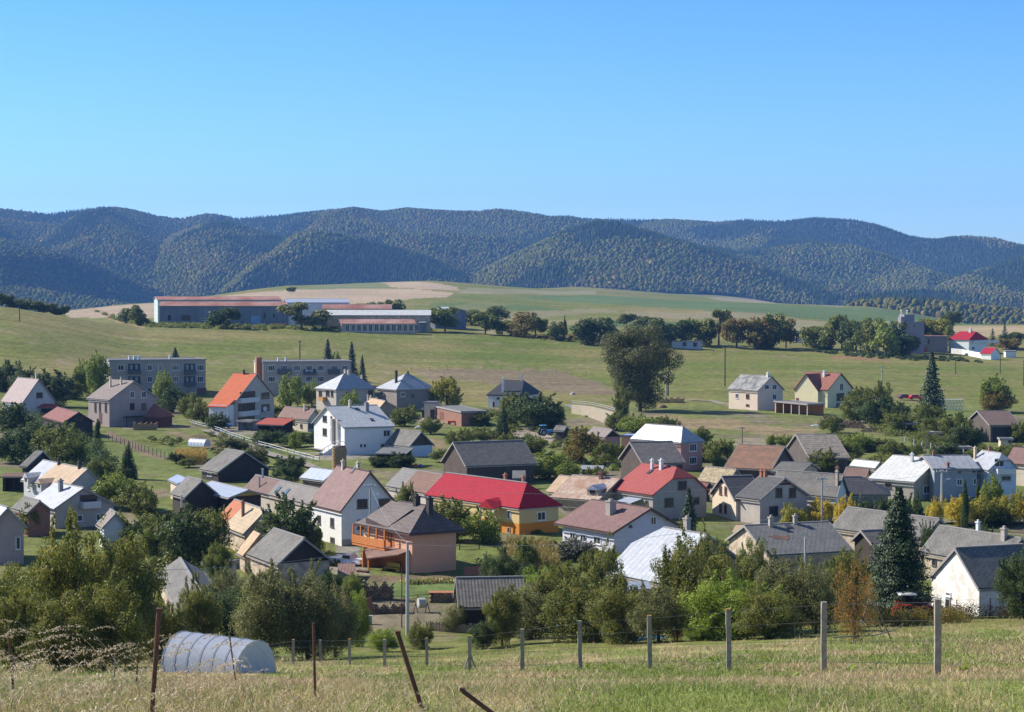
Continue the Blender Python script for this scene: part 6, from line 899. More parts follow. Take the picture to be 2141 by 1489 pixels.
    yel = (~conif) & (q > .955); C[yel] = np.array([.22, .18, .045]) * (.7 + .6 * rng.random((yel.sum(), 1)))
    m2, ns, ls, b = nodes('mixed forest foliage'); a = N(ns, 'ShaderNodeAttribute', attribute_name='Col'); ls.new(a.outputs['Color'], b.inputs['Base Color']); b.inputs['Roughness'].default_value = .9; b.inputs['Specular IOR Level'].default_value = .1
    o = bpy.data.objects.new('forest', mesh_np('forest', V, F, [m2], cols=np.repeat(C, 18, 0), smooth=True)); link(o); setp(o, 'mixed autumn forest covering the whole range of hills on the horizon', 'forest', kind='stuff')
hills()
# ------------------------------------------------------------------ buildings
def build_house(d):
    cx, cy, th, L, W, he, hr, ia, ib, sk, ro = d['p']; z0 = gz(cx, cy); e0, e1 = d['ends']; oh = d['oh']
    sn, cn = math.sin(sk), math.cos(sk)
    T = lambda x, y, z: (x - y * sn, y * cn, z)
    root = empty(d['name'], (cx, cy, z0), th, d['label'], d['cat'], d.get('group'))
    wm = WALL[d['wall']](); rm = ROOF[d['roof']]()
    flat = e0 == 'f'; mono = e0 == 'm'; gb = .18 if d['name'] != 'farm_shed' else .5
    lw, ww = L / 2 - oh, W / 2 - oh; rw = ro * W
    def zr(x, y):
        if flat: return he
        if mono: return he + hr * (y + W / 2) / W
        z = he + hr * ((y + W / 2) / (W / 2 + rw) if y < rw else (W / 2 - y) / (W / 2 - rw))
        for e, i, dd in ((e0, ia, x + L / 2), (e1, ib, L / 2 - x)):
            if e == 'h': z = min(z, he + hr * max(0, dd) / max(i, .1))
            if e == 'k': z = min(z, he + hr * (.6 + .4 * max(0, dd) / max(i, .1)))
        return z
    # walls
    B = -2.2; mb = MB(T); op = d.get('open')
    if not op:
        def gable(x):
            ys = [-ww, rw, ww] if not (flat or mono) else [-ww, ww]
            e = e0 if x < 0 else e1
            if e == 'k': ys = [-ww, -W / 2 * .4 + rw * .6, W / 2 * .4 + rw * .6, ww]
            if e == 'h': ys = [-ww, ww]
            return [(x, -ww, B)] + [(x, y, zr(x, y) - .2) for y in ys] + [(x, ww, B)]
        A = gable(-lw); Bb = gable(lw)
        if A[1][2] < 0: pass
        mb.add(A, [tuple(range(len(A)))]); mb.add(Bb, [tuple(range(len(Bb)))[::-1]])
        mb.add([A[0], A[1], Bb[1], Bb[0]], [(3, 2, 1, 0)]); mb.add([A[-1], A[-2], Bb[-2], Bb[-1]], [(0, 1, 2, 3)])
        if flat: mb.add([A[1], A[2], Bb[2], Bb[1]], [(0, 1, 2, 3)])
    else:
        mb.box(-lw, ww - .15, B, lw, ww, zr(0, ww) - .2); mb.box(-lw, -ww, B, -lw + .12, ww - .16, zr(0, -ww) - .25)
    wall = mb.obj('wall', wm, root)
    if op:
        pm = plain('white painted post', (.6, .58, .54)) if d['wall'] == 'wood_orange' else WALL['wood_dark']()
        k = max(2, int(L / 3))
        for i in range(k + 1):
            x = -lw + .3 + (2 * lw - .5) * i / k; m2 = MB(T); m2.box(x - .09, -ww, B, x + .09, -ww + .18, zr(x, -ww) - .2); m2.obj('post', pm, root)
    # coloured gable boards
    gmat = None
    if d.get('gab'): gmat = WALL[d['gab']]()
    if d.get('gabtop'): gmat = WALL[d['gabtop']]()
    if gmat and not flat:
        f = .62 if d.get('gabtop') else .03
        for sx, e in ((-1, e0), (1, e1)):
            if e != 'g': continue
            zb = he + hr * f; y0 = -W / 2 + (W / 2) * f + .05; y0 = max(y0, -ww); y1 = -y0; x = sx * (lw + .03); m2 = MB(T)
            vs = [(x, y0, zb), (x, rw, he + hr - .22), (x, y1, zb), (x - sx * .03, y0, zb), (x - sx * .03, rw, he + hr - .22), (x - sx * .03, y1, zb)]
            m2.add(vs, [(0, 1, 2), (3, 5, 4), (0, 2, 5, 3), (0, 3, 4, 1), (1, 4, 5, 2)]); m2.obj('gable_boarding', gmat, root)
    # roof
    t = .16; bm = bmesh.new(); P = lambda x, y, z: bm.verts.new(T(x, y, z)); faces = []
    an = P(-L / 2, -W / 2, he); bn = P(L / 2, -W / 2, he)
    if flat:
        pass
    elif mono:
        af = P(-L / 2, W / 2, he + hr); bf = P(L / 2, W / 2, he + hr); faces = [(an, bn, bf, af)]
    else:
        af = P(-L / 2, W / 2, he); bf = P(L / 2, W / 2, he); ra = P(-L / 2 + ia, rw, he + hr); rb = P(L / 2 - ib, rw, he + hr)
        n = [an, bn]; f = [bf, af]; kb = ka = None
        if e1 == 'k':
            k1 = P(L / 2, -W / 2 * .4 + rw * .6, he + .6 * hr); k2 = P(L / 2, W / 2 * .4 + rw * .6, he + .6 * hr); n.append(k1); f.insert(0, k2); faces.append((k1, k2, rb))
        if e0 == 'k':
            q1 = P(-L / 2, -W / 2 * .4 + rw * .6, he + .6 * hr); q2 = P(-L / 2, W / 2 * .4 + rw * .6, he + .6 * hr); faces.append((q2, q1, ra))
        n += [rb, ra] + ([q1] if e0 == 'k' else [])
        ff = ([k2] if e1 == 'k' else []) + [bf, af] + ([q2] if e0 == 'k' else []) + [ra, rb]
        faces += [tuple(n), tuple(ff)]
        if e0 == 'h': faces.append((af, an, ra))
        if e1 == 'h': faces.append((bn, bf, rb))
    if flat:
        bm.free(); m2 = MB(T); m2.box(-L / 2 - gb, -W / 2 - gb, he - .2, L / 2 + gb, W / 2 + gb, he + .06); roof = m2.obj('roof', rm, root)
        trim = MB(T); g2 = gb + .06
        for q in ((-L / 2 - g2, -W / 2 - g2, L / 2 + g2, -W / 2 - gb - .003), (-L / 2 - g2, W / 2 + gb + .003, L / 2 + g2, W / 2 + g2), (-L / 2 - g2, -W / 2 - gb, -L / 2 - gb - .003, W / 2 + gb), (L / 2 + gb + .003, -W / 2 - gb, L / 2 + g2, W / 2 + gb)):
            trim.box(q[0], q[1], he - .28, q[2], q[3], he + .14)
        trim.obj('roof_edge', plain('pale roof edge strip', (.3, .27, .25)), root)
    else:
        fs = [bm.faces.new(q) for q in faces]; bmesh.ops.recalc_face_normals(bm, faces=bm.faces)
        if sum(x.normal.z for x in bm.faces) < 0: bmesh.ops.reverse_faces(bm, faces=bm.faces)
        bmesh.ops.solidify(bm, geom=list(bm.faces), thickness=t)
        me = bpy.data.meshes.new('roof'); bm.to_mesh(me); bm.free(); me.materials.append(rm); roof = bpy.data.objects.new('roof', me); link(roof); roof.parent = root
        # solidify grows inward or outward: keep the top at the fitted height
        zm = max(v.co.z for v in me.vertices)
        if zm > he + hr + .05: 
            for v in me.vertices: v.co.z -= (zm - he - hr)
        gm = plain('gutter and fascia', (.30, .27, .25) if d['roof'] not in ('silver_seam', 'white_metal', 'dark_tile', 'white_seam') else (.62, .6, .57)) if d['roof'] not in ('brown_tile', 'brown_metal', 'anthracite', 'red_seam', 'redbrown_metal', 'brick_metal') else plain('dark fascia', (.1, .06, .05))
        tr = MB(T)
        if not mono:
            tr.box(-L / 2 + .02, -W / 2 - .1, he - t - .12, L / 2 - .02, -W / 2 - .003, he - t + .02)
            for sx, e in ((-1, e0), (1, e1)):
                if e == 'h': tr.box(min(sx * (L / 2 + .003), sx * (L / 2 + .1)), -W / 2, he - t - .12, max(sx * (L / 2 + .003), sx * (L / 2 + .1)), W / 2, he - t + .02)
                if e == 'g':
                    x = sx * (L / 2 + .003); x2 = sx * (L / 2 + .07)
                    for s2 in (-1, 1):
                        a = (s2 * W / 2, he - .02); b = (rw, he + hr - .02)
                        tr.add([(x, a[0], a[1] - .24), (x, b[0], b[1] - .24), (x, b[0], b[1] + .03), (x, a[0], a[1] + .03), (x2, a[0], a[1] - .24), (x2, b[0], b[1] - .24), (x2, b[0], b[1] + .03), (x2, a[0], a[1] + .03)],
                               [(0, 1, 2, 3), (7, 6, 5, 4), (0, 4, 5, 1), (3, 2, 6, 7), (0, 3, 7, 4), (1, 5, 6, 2)])
            # ridge capping
            if L - ia - ib > 1.2: tr.box(-L / 2 + ia, rw - .13, he + hr - .06, L / 2 - ib, rw + .13, he + hr + .05)
        else: tr.box(-L / 2, -W / 2 - .08, he - t - .05, L / 2, -W / 2 - .003, he - t + .06)
        tr.obj('roof_edge', gm, root)
    # windows and doors
    def face_box(mb2, f, u0, z_0, u1, z_1, a, b):
        """box on face f between depths a and b in front of the wall"""
        if f == 'n': mb2.box(u0, -ww - b, z_0, u1, -ww - a, z_1)
        elif f == 'b': mb2.box(lw + a, u0, z_0, lw + b, u1, z_1)
        else: mb2.box(-lw - b, u0, z_0, -lw - a, u1, z_1)
    for f, u0, zb, u1, zt, ty in d['win']:
        h = min(zt - zb, 3.2); w_ = u1 - u0
        if w_ < .25 or h < .2 or w_ > 12: continue
        if ty in ('door', 'blue', 'redd'):
            m2 = MB(T); face_box(m2, f, u0, zb, u1, zt, -.05, .05); m2.obj('door', FR[ty], root); continue
        q = MB(T); b = min(.12, w_ * .14)
        a_, b_ = -.05, .07
        face_box(q, f, u0, zb, u1, zb + b, a_, b_); face_box(q, f, u0, zt - b, u1, zt, a_, b_); face_box(q, f, u0, zb + b + .002, u0 + b, zt - b - .002, a_, b_); face_box(q, f, u1 - b, zb + b + .002, u1, zt - b - .002, a_, b_)
        if w_ > .8: 
            for k in range(1, 1 + max(1, int(w_ / .95))):
                uc = u0 + w_ * k / (1 + max(1, int(w_ / .95))); face_box(q, f, uc - .035, zb + b + .002, uc + .035, zt - b - .002, a_, b_ - .01)
        face_box(q, f, u0 - .08, zb - .07, u1 + .08, zb - .004, a_, b_ + .08)
        fo = q.obj('window', FR[ty], root); g = MB(T); face_box(g, f, u0 + b * .5, zb + b * .5, u1 - b * .5, zt - b * .5, -.04, .03)
        g.obj('pane', FR['brown'] if ty == 'brown' and h > 1.2 and False else GLASS, fo)
    if 'recess' in d:
        f, u0, zb, u1, zt = d['recess']; m2 = MB(T); face_box(m2, f, u0, zb, u1, zt, -.05, .02); m2.obj('recess_shade', plain('brown porch recess shade', (.16, .12, .09)), root)  # flat dark panel painted for the shade of the porch recess
        m2 = MB(T); face_box(m2, f, u0 - .25, zb, u0, zt, -.05, .5); face_box(m2, f, u1, zb, u1 + .25, zt, -.05, .5); m2.obj('porch_pier', wm, root)
    for bl in d.get('balc', []):
        f, u0, zb, u1, zt = bl[:5]; c = bl[5] if len(bl) > 5 else 'd'
        m = {'w': plain('white balcony parapet', (.62, .6, .58)), 'o': plain('orange balcony panel', (.5, .25, .08)), 'd': plain('dark balcony panel', (.09, .09, .10))}[c]
        hz = zt - zb
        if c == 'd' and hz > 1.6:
            m2 = MB(T); face_box(m2, f, u0, zb, u1, zt, -.05, .015); m2.obj('loggia_shade', plain('painted loggia shade', (.035, .035, .04)), root); zt = zb + hz * .42  # dark sheet painted as the shade inside a recessed balcony
            for uu in (u0 + .5, (u0 + u1) / 2 + .3):
                m2 = MB(T); face_box(m2, f, uu, zb + hz * .45, uu + .7, zb + hz * .9, .016, .05); m2.obj('window', FR['grey'], root)
        m2 = MB(T); face_box(m2, f, u0, zb, u1, zb + .15, -.02, 1.2)
        face_box(m2, f, u0, zb + .15, u1, zt, 1.1, 1.2); face_box(m2, f, u0, zb + .15, u0 + .08, zt, 0, 1.098); face_box(m2, f, u1 - .08, zb + .15, u1, zt, 0, 1.098)
        m2.obj('balcony', m, root)
    for f, u0, zb, u1, zt in d.get('awn', []):
        m2 = MB(T); face_box(m2, f, u0, zb, u1, zb + .15, 0, 1.6); face_box(m2, f, u0, -.5, u0 + .15, zb - .003, 1.4, 1.55); face_box(m2, f, u1 - .15, -.5, u1, zb - .003, 1.4, 1.55); m2.obj('porch_roof', WALL['wood_dark'](), root)
    # chimneys and things on the roof
    for x, y, zt, w_, m in d['chim']:
        zb = zr(x, y) - .5; zt = max(zt, zr(x, y) + .5); zt = min(zt, zr(x, y) + 3.5); c = MB(T); c.box(x - w_ / 2, y - w_ / 2, zb, x + w_ / 2, y + w_ / 2, zt)
        c.box(x - w_ / 2 - .08, y - w_ / 2 - .08, zt + .002, x + w_ / 2 + .08, y + w_ / 2 + .08, zt + .13)
        c.box(x - w_ / 4, y - w_ / 4, zt + .132, x + w_ / 4, y + w_ / 4, zt + .36)
        c.obj('chimney', WALL[m](), roof)
    for x, y, w_ in d.get('sky', []):
        sl_ = hr / (W / 2 + rw); w_ = min(w_, 1.3); m2 = MB(T); l = .8
        vs = []
        for dz in (-.03, .14):
            for a, b in ((-w_ / 2, -l / 2), (w_ / 2, -l / 2), (w_ / 2, l / 2), (-w_ / 2, l / 2)): vs.append((x + a, y + b, zr(x, y) + b * sl_ + dz))
        m2.add(vs, [(0, 3, 2, 1), (4, 5, 6, 7), (0, 1, 5, 4), (1, 2, 6, 5), (2, 3, 7, 6), (3, 0, 4, 7)]); m2.obj('skylight', plain('skylight glass', (.1, .14, .2), .2) if d.get('solar') else plain('dark skylight', (.06, .065, .08), .3), roof)
    for x, y, zt in d.get('flues', []):
        m2 = MB(); p = T(x, y, zr(x, y) - .3); q = (p[0], p[1], zt); m2.tube(p, q, .13); m2.tube((q[0], q[1], q[2] + .001), (q[0], q[1], q[2] + .15), .2); m2.obj('flue', plain('steel flue', (.45, .46, .48), .35, .6), roof)
    for x, y in d.get('dorm', []):
        m2 = MB(T); zb = zr(x, y); sl_ = hr / (W / 2 + rw); a = 1.5
        m2.add([(x - .9, y - a, zb - a * sl_), (x + .9, y - a, zb - a * sl_), (x + .9, y - a, zb + .15), (x - .9, y - a, zb + .15), (x - .9, y + .35, zb + .2), (x + .9, y + .35, zb + .2)], [(0, 1, 2, 3), (1, 5, 2), (0, 3, 4)]); dm = m2.obj('dormer', wm, roof)
        m2 = MB(T); m2.add([(x - 1.05, y - a - .15, zb + .05), (x + 1.05, y - a - .15, zb + .05), (x, y - a - .15, zb + .75), (x - 1.05, y + .4, zb + .2), (x + 1.05, y + .4, zb + .2), (x, y + 1.2, zb + .8)], [(0, 2, 5, 3), (2, 1, 4, 5), (0, 1, 2)]); m2.obj('dormer_roof', ROOF['silver_sheet']() if d['roof'] == 'rust_light' else rm, roof)
        m2 = MB(T); m2.box(x - .4, y - a - .06, zb - .55, x + .4, y - a - .003, zb); m2.obj('dormer_window', GLASS, roof)
    for x, r in d.get('vents', []):
        m2 = MB(T); y = -W / 2 + 2; r = min(.5, r / 2); m2.box(x - r, y - r, he, x + r, y + r, he + 1.0); m2.box(x - r * 1.3, y - r * 1.3, he + 1.002, x + r * 1.3, y + r * 1.3, he + 1.15); m2.obj('roof_vent', WALL['whitecap']() if x < 6 else WALL['orange'](), roof)
    if 'patch' in d:
        x, y, z = d['patch']; sl_ = hr / (W / 2 + rw); m2 = MB(T); rr = random.Random(3)
        pts = [(x + a, y + b) for a, b in ((-1.4, .5), (-.6, .35), (-.2, .6), (.5, .1), (1.3, .4), (1.1, -.5), (.6, -.8), (.1, -.35), (-.5, -.5), (-.8, 0))]
        vs = [(a, b, zr(a, b) + .03) for a, b in pts]; m2.add(vs, [tuple(range(len(vs)))]); m2.obj('rusty_patch', ROOF['rust'](), roof)
    if d.get('plinth'):
        m2 = MB(T); m2.box(lw + .003, -ww, B, lw + .05, ww, .8); m2.obj('plinth', WALL['creamgrey'](), root)
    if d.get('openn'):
        m2 = MB(T); m2.box(-lw + .5, -ww - .03, -.5, lw - .4, -ww - .003, he - .6); m2.obj('opening_shade', plain('painted barn opening shade', (.012, .011, .01)), root)  # near-black sheet painted as the shade within the open front
    # one-off details
    if d.get('brickstack'):
        m2 = MB(T); m2.box(-lw - 1.6, -ww + 1.5, -2, -lw - .004, -ww + 3.4, he + 1.3); m2.obj('chimney_stack', WALL['orange'](), root)
        m2 = MB(T); m2.box(-lw - .03, -ww, -2, -lw - .003, ww, he - .3); m2.obj('end_wall', WALL['cream'](), root)
    if d.get('wing'):
        m2 = MB(T); m2.box(-L / 2 + .6, -W / 2 - 2.6, -2, L / 2 - .9, -ww - .003, he - 1.1); m2.obj('side_wing', WALL['white'](), root)
        m2 = MB(T); a = (-W / 2 - 3.0, he - 1.45); b = (-W / 2 + .3, he + .12)
        m2.add([(-L / 2 + .2, a[0], a[1]), (L / 2 - .6, a[0], a[1]), (L / 2 - .6, b[0], b[1]), (-L / 2 + .2, b[0], b[1]), (-L / 2 + .2, a[0], a[1] - .15), (L / 2 - .6, a[0], a[1] - .15), (L / 2 - .6, b[0], b[1] - .15), (-L / 2 + .2, b[0], b[1] - .15)], [(0, 1, 2, 3), (7, 6, 5, 4), (0, 4, 5, 1), (1, 5, 6, 2), (0, 3, 7, 4)])
        m2.obj('wing_roof', rm, root)
    if d.get('crossg'):   # steep cross gable standing on the long side
        x0, x1 = -L / 2 + .9, L / 2 - 2.9; xc = (x0 + x1) / 2; yf = -W / 2 - .5; zt = he + hr - .25; yr = rw - .2
        m2 = MB(T); m2.add([(x0, yf, B), (x1, yf, B), (x1, yf, he - .1), (xc, yf, zt - .2), (x0, yf, he - .1), (x0, -ww, B), (x1, -ww, B), (x1, -ww, he - .1), (x0, -ww, he - .1)], [(0, 1, 2, 3, 4), (1, 6, 7, 2), (0, 4, 8, 5)]); m2.obj('cross_gable_wall', wm, root)
        for sx in (-1, 1):
            xe = xc + sx * ((x1 - x0) / 2 + .35); ze = he - .45; q = MB(T)
            vs = [(xe, yf - .35, ze), (xc, yf - .35, zt), (xc, yr, zt), (xe, yr * 0 - W / 2 + 1.2, ze + .3)]
            vs += [(v[0], v[1], v[2] - .16) for v in vs]; fs_ = [(0, 1, 2, 3), (7, 6, 5, 4), (0, 4, 5, 1), (0, 3, 7, 4), (2, 6, 7, 3)]
            q.add(vs, fs_); q.obj('cross_gable_roof', rm, root)
        m2 = MB(T); m2.box(x0 + .4, yf - .04, .3, x0 + 1.4, yf - .003, 2.4); m2.obj('door', FR['brown'], root)
        m2 = MB(T); m2.box(-L / 2, yf - .12, B, L / 2 - .5, yf - .045, .9) if False else m2.box(x0 - .05, yf - .06, B, x1 + .05, yf - .043, .25); m2.obj('plinth', WALL['whitecap'](), root)
    if d.get('top21'):
        m2 = MB(T); m2.box(-1.5, -2, he + .062, 3, 2.5, he + 3.2); m2.box(-3.6, -2.5, he + .062, -1.502, 0, he + 2.2); m2.obj('rooftop_block', wm, roof)
        for x in (-2.5, .2):
            m2 = MB(T); m2.tube((x, -1, he + 2), (x, -1, he + 4.6), .28); m2.dome((x, -1, he + 4.6), .5, .5, .5); m2.obj('roof_vent', WALL['whitecap'](), roof)
    if d.get('stairs'):
        m2 = MB(T)
        for i in range(8): m2.box(-lw - 1.3 - i * .35, -ww + 1.6, -1.5, -lw - .95 - i * .35, -ww + 3, 1.7 - i * .21)
        m2.obj('stair', WALL['whitecap'](), root)
        m2 = MB(T); m2.box(-lw - .95, -ww + .3, 1.5, -lw - .004, -ww + 3, 1.7); m2.obj('landing', WALL['whitecap'](), root)
        m2 = MB(T); s0 = Vector((-lw - .9, -ww + 1.6, 2.6)); s1 = Vector((-lw - 4, -ww + 1.6, .9)); m2.tube(s0, s1, .06); m2.tube((-lw - .02, -ww + .3, 2.6), (-lw - .9, -ww + .3, 2.6), .06); m2.tube(s0, (-lw - .9, -ww + .3, 2.6), .06)
        for i in range(5):
            p = s0.lerp(s1, i / 4); m2.tube(p, (p.x, p.y, p.z - .9), .04)
        m2.obj('stair_railing', plain('white balcony parapet', (.62, .6, .58)), root)
    if d.get('pcan'):
        m2 = MB(T); m2.add([(-1, -W / 2 - 1.6, he - 1.25), (2.2, -W / 2 - 1.6, he - 1.25), (2.2, -ww, he - .75), (-1, -ww, he - .75)], [(0, 1, 2, 3)])
        o = m2.obj('porch_roof', ROOF['silver_sheet'](), root); sm = o.modifiers.new('thickness', 'SOLIDIFY'); sm.thickness = .08
        m2 = MB(T); m2.box(-.9, -W / 2 - 1.4, -1, -.75, -W / 2 - 1.25, he - 1.3); m2.box(1.9, -W / 2 - 1.4, -1, 2.05, -W / 2 - 1.25, he - 1.3); m2.obj('porch_post', WALL['wood_brown'](), root)
    if d.get('porch'):
        x1 = L / 2 - 3.6; m2 = MB(T); m2.add([(x1 - 3.4, -W / 2 - 1.3, he - .35), (x1, -W / 2 - 1.3, he - .35), (x1 - 1.7, -W / 2 - 1.3, he + .75), (x1 - 3.4, -W / 2 + 1.3, he + .35), (x1, -W / 2 + 1.3, he + .35), (x1 - 1.7, -W / 2 + 1.9, he + 1.1)], [(0, 2, 5, 3), (2, 1, 4, 5), (0, 1, 2)])
        m2.obj('porch_roof', rm, root)
        for xx in (x1 - 3.2, x1 - .3):
            m2 = MB(T); m2.box(xx, -W / 2 - 1.2, -1, xx + .2, -W / 2 - 1, he - .36); m2.obj('porch_post', WALL['whitecap'](), root)
    if d.get('balcony21'):
        om = plain('orange stained timber', (.60, .21, .055)); zf = 2.5; yb = -W / 2 - .35
        m2 = MB(T); m2.box(-L / 2 + .1, yb, zf - .2, 1.2, -ww - .003, zf); m2.obj('terrace_floor', om, root)
        m2 = MB(T)
        for z in (zf + .1, zf + .33, zf + .56, zf + .79): m2.box(-L / 2 + .1, yb - .06, z, 1.2, yb - .003, z + .205); m2.box(-L / 2 + .03, yb, z, -L / 2 + .095, -ww, z + .16)
        m2.obj('balustrade', om, root)
        for i in range(5):
            x = -L / 2 + .15 + i * (L / 2 + .9) / 4; m2 = MB(T); m2.box(x, yb + .003, zf, x + .16, yb + .163, he - .05); m2.obj('terrace_post', om, root)
        m2 = MB(T); m2.box(-L / 2 + .9, -ww - .03, zf + .3, -L / 2 + 3.6, -ww - .003, he - .5); m2.obj('wall_panel', plain('pale yellow panel', (.72, .58, .34)), root)
        m2 = MB(T); m2.box(-.6, -ww - .04, zf + .05, 1.4, -ww - .003, he - .3); m2.obj('wall_panel', om, root)
        # wedge added to the roof, shaped to turn from the sun and darken
        m2 = MB(T); y0, y1 = -W / 2 + .2, -.6; xa, xb = -L / 2 + 2.2, .9
        vs = [(xa, y0, zr(0, y0) + .75), (xa + 1.0, y1, he + hr * .82 + .6), (xb + .9, y1, he + hr * .82 + .04), (xb, y0, zr(0, y0) + .05), (xa, y0, zr(0, y0) - .1), (xa + 1.0, y1, zr(0, y1) - .1)]
        m2.add(vs, [(0, 3, 2, 1), (0, 1, 5, 4), (0, 4, 3)]); m2.obj('roof_shade_wedge', rm, roof)
        # ground-floor porch with lean-to roof and timber front
        pw = plain('orange brown timber wall', (.52, .19, .06)); m2 = MB(T); m2.box(-1.7, yb - 1.1, -1, -1.55, -ww - .004, zf - .35); m2.obj('porch_wall', pw, root); m2 = MB(T); m2.box(-1.54, -ww - .06, -1, 4.2, -ww - .003, zf - .3); m2.obj('porch_wall', pw, root)
        m2 = MB(T); vs = [(-2.0, yb - .6, zf - .35), (.7, yb - 1.9, zf - .95), (4.9, yb - .5, zf - .15), (4.6, -ww, zf + .2), (-2.0, -ww, zf + .1)]; vs += [(v[0], v[1], v[2] - .14) for v in vs]
        m2.add(vs, [(0, 1, 2, 3, 4), (9, 8, 7, 6, 5), (0, 5, 6, 1), (1, 6, 7, 2), (2, 7, 8, 3)]); m2.obj('porch_roof', ROOF['pinkbrown_tile'](), root)
        m2 = MB(T); m2.box(.62, yb - 1.75, -1, .76, yb - 1.61, zf - 1.05); m2.obj('porch_post', om, root)
        m2 = MB(T); m2.box(-L / 2 - 1, -W / 2 - 3.2, -1.5, L / 2, -ww - .06, .06); m2.obj('patio', plain('pale paving', (.45, .38, .3)), root)
    return root
HROOT = {}
for d in HOUSES:
    if d['id'] == 'f3': q = d['p']; q[0] *= .975; q[1] = q[1] * .975 - 3; q[3] *= .975; q[4] = 6.5
    HROOT[d['id']] = build_house(d)
# ------------------------------------------------------------------ trees
def leafmat(name, cs, transl=.45):
    m = bpy.data.materials.new(name); m.use_nodes = True; ns = m.node_tree.nodes; ls = m.node_tree.links; b = ns['Principled BSDF']; out = ns['Material Output']
    g = N(ns, 'ShaderNodeNewGeometry'); tc = N(ns, 'ShaderNodeTexCoord'); f = noise(ns, ls, tc.outputs['Object'], 4.5, 2)
    cr = N(ns, 'ShaderNodeValToRGB'); el = cr.color_ramp.elements
    el[0].position = 0; el[0].color = (*cs[0], 1); el[1].position = 1; el[1].color = (*cs[-1], 1)
    for i, c in enumerate(cs[1:-1]): e = el.new((i + 1) / (len(cs) - 1)); e.color = (*c, 1)
    v = mth(ns, ls, 'ADD', mth(ns, ls, 'MULTIPLY', g.outputs['Random Per Island'], .65), mth(ns, ls, 'MULTIPLY', mth(ns, ls, 'SUBTRACT', f, .32), .95)); v.node.use_clamp = True
    ls.new(v, cr.inputs[0]); ls.new(cr.outputs[0], b.inputs['Base Color']); b.inputs['Roughness'].default_value = .55; b.inputs['Specular IOR Level'].default_value = .35
    t = N(ns, 'ShaderNodeBsdfTranslucent'); ls.new(cr.outputs[0], t.inputs[0]); mx = N(ns, 'ShaderNodeMixShader'); mx.inputs[0].default_value = transl
    ls.new(b.outputs[0], mx.inputs[1]); ls.new(t.outputs[0], mx.inputs[2]); ls.new(mx.outputs[0], out.inputs[0]); return m
LM = dict(
 bigdark=leafmat('dense olive brown leaves', [(.055, .07, .02), (.10, .115, .033), (.16, .155, .05), (.22, .18, .06)], .3),
 olive=leafmat('olive green leaves', [(0.063, 0.094, 0.018), (0.139, 0.170, 0.030), (0.213, 0.236, 0.045), (0.321, 0.264, 0.061)]),
 dark=leafmat('dark green leaves', [(0.032, 0.058, 0.016), (0.061, 0.096, 0.024), (0.105, 0.144, 0.038), (0.158, 0.192, 0.047)]),
 light=leafmat('fresh green leaves', [(0.107, 0.160, 0.024), (0.182, 0.245, 0.038), (0.278, 0.321, 0.054), (0.384, 0.359, 0.068)]),
 rusty=leafmat('green leaves turning rust', [(0.096, 0.113, 0.024), (0.171, 0.179, 0.034), (0.278, 0.189, 0.041), (0.384, 0.189, 0.047)]),
 grey=leafmat('grey green leaves', [(0.107, 0.123, 0.041), (0.171, 0.189, 0.061), (0.256, 0.245, 0.088), (0.321, 0.283, 0.108)]),
 yellow=leafmat('yellow green leaves', [(.12, .17, .03), (.26, .27, .045), (.44, .38, .05), (.52, .38, .04)]),
 gold=leafmat('golden leaves', [(.30, .30, .04), (.52, .42, .05), (.68, .50, .06), (.72, .48, .05)]),
 orange=leafmat('orange autumn leaves', [(.10, .11, .025), (.20, .17, .04), (.42, .20, .05), (.52, .16, .05)]),
 red=leafmat('bright red leaves', [(.25, .03, .02), (.45, .05, .03), (.5, .08, .05), (.3, .05, .03)]),
 spruce=leafmat('spruce needles', [(0.018, 0.038, 0.016), (0.035, 0.067, 0.024), (0.061, 0.096, 0.032), (0.096, 0.128, 0.041)], .15),
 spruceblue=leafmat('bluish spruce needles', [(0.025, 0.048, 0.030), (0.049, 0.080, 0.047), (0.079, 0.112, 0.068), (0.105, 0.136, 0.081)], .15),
 white=leafmat('dark leaves with white blossom heads', [(0.052, 0.072, 0.027), (0.088, 0.112, 0.041), (0.175, 0.160, 0.108), (0.750, 0.750, 0.743)]),
 near=leafmat('apple tree leaves', [(0.063, 0.085, 0.016), (0.139, 0.160, 0.027), (0.235, 0.236, 0.047), (0.406, 0.283, 0.061)]),
 bright=leafmat('bright green leaves', [(0.107, 0.160, 0.020), (0.193, 0.283, 0.034), (0.321, 0.396, 0.047), (0.470, 0.415, 0.068)]),
 far=leafmat('distant tree leaves', [(0.063, 0.094, 0.027), (0.107, 0.142, 0.041), (0.160, 0.189, 0.054), (0.213, 0.208, 0.061)]),
)
BARK = surf('tree bark', (.12, .095, .075), (.07, .055, .045), nscale=6)
def quads(C, Nn, s, rng, asp=1.0):
    n = len(C); a = np.cross(Nn, rng.normal(size=(n, 3))); a /= np.linalg.norm(a, axis=1)[:, None] + 1e-9; b = np.cross(Nn, a); b /= np.linalg.norm(b, axis=1)[:, None] + 1e-9
    s = s[:, None]; V = np.stack([C - a * s * asp - b * s * .15, C - b * s * .62, C + a * s * asp + b * s * .15, C + b * s * .62], 1)
    return V.reshape(-1, 3), np.arange(n * 4).reshape(n, 4)
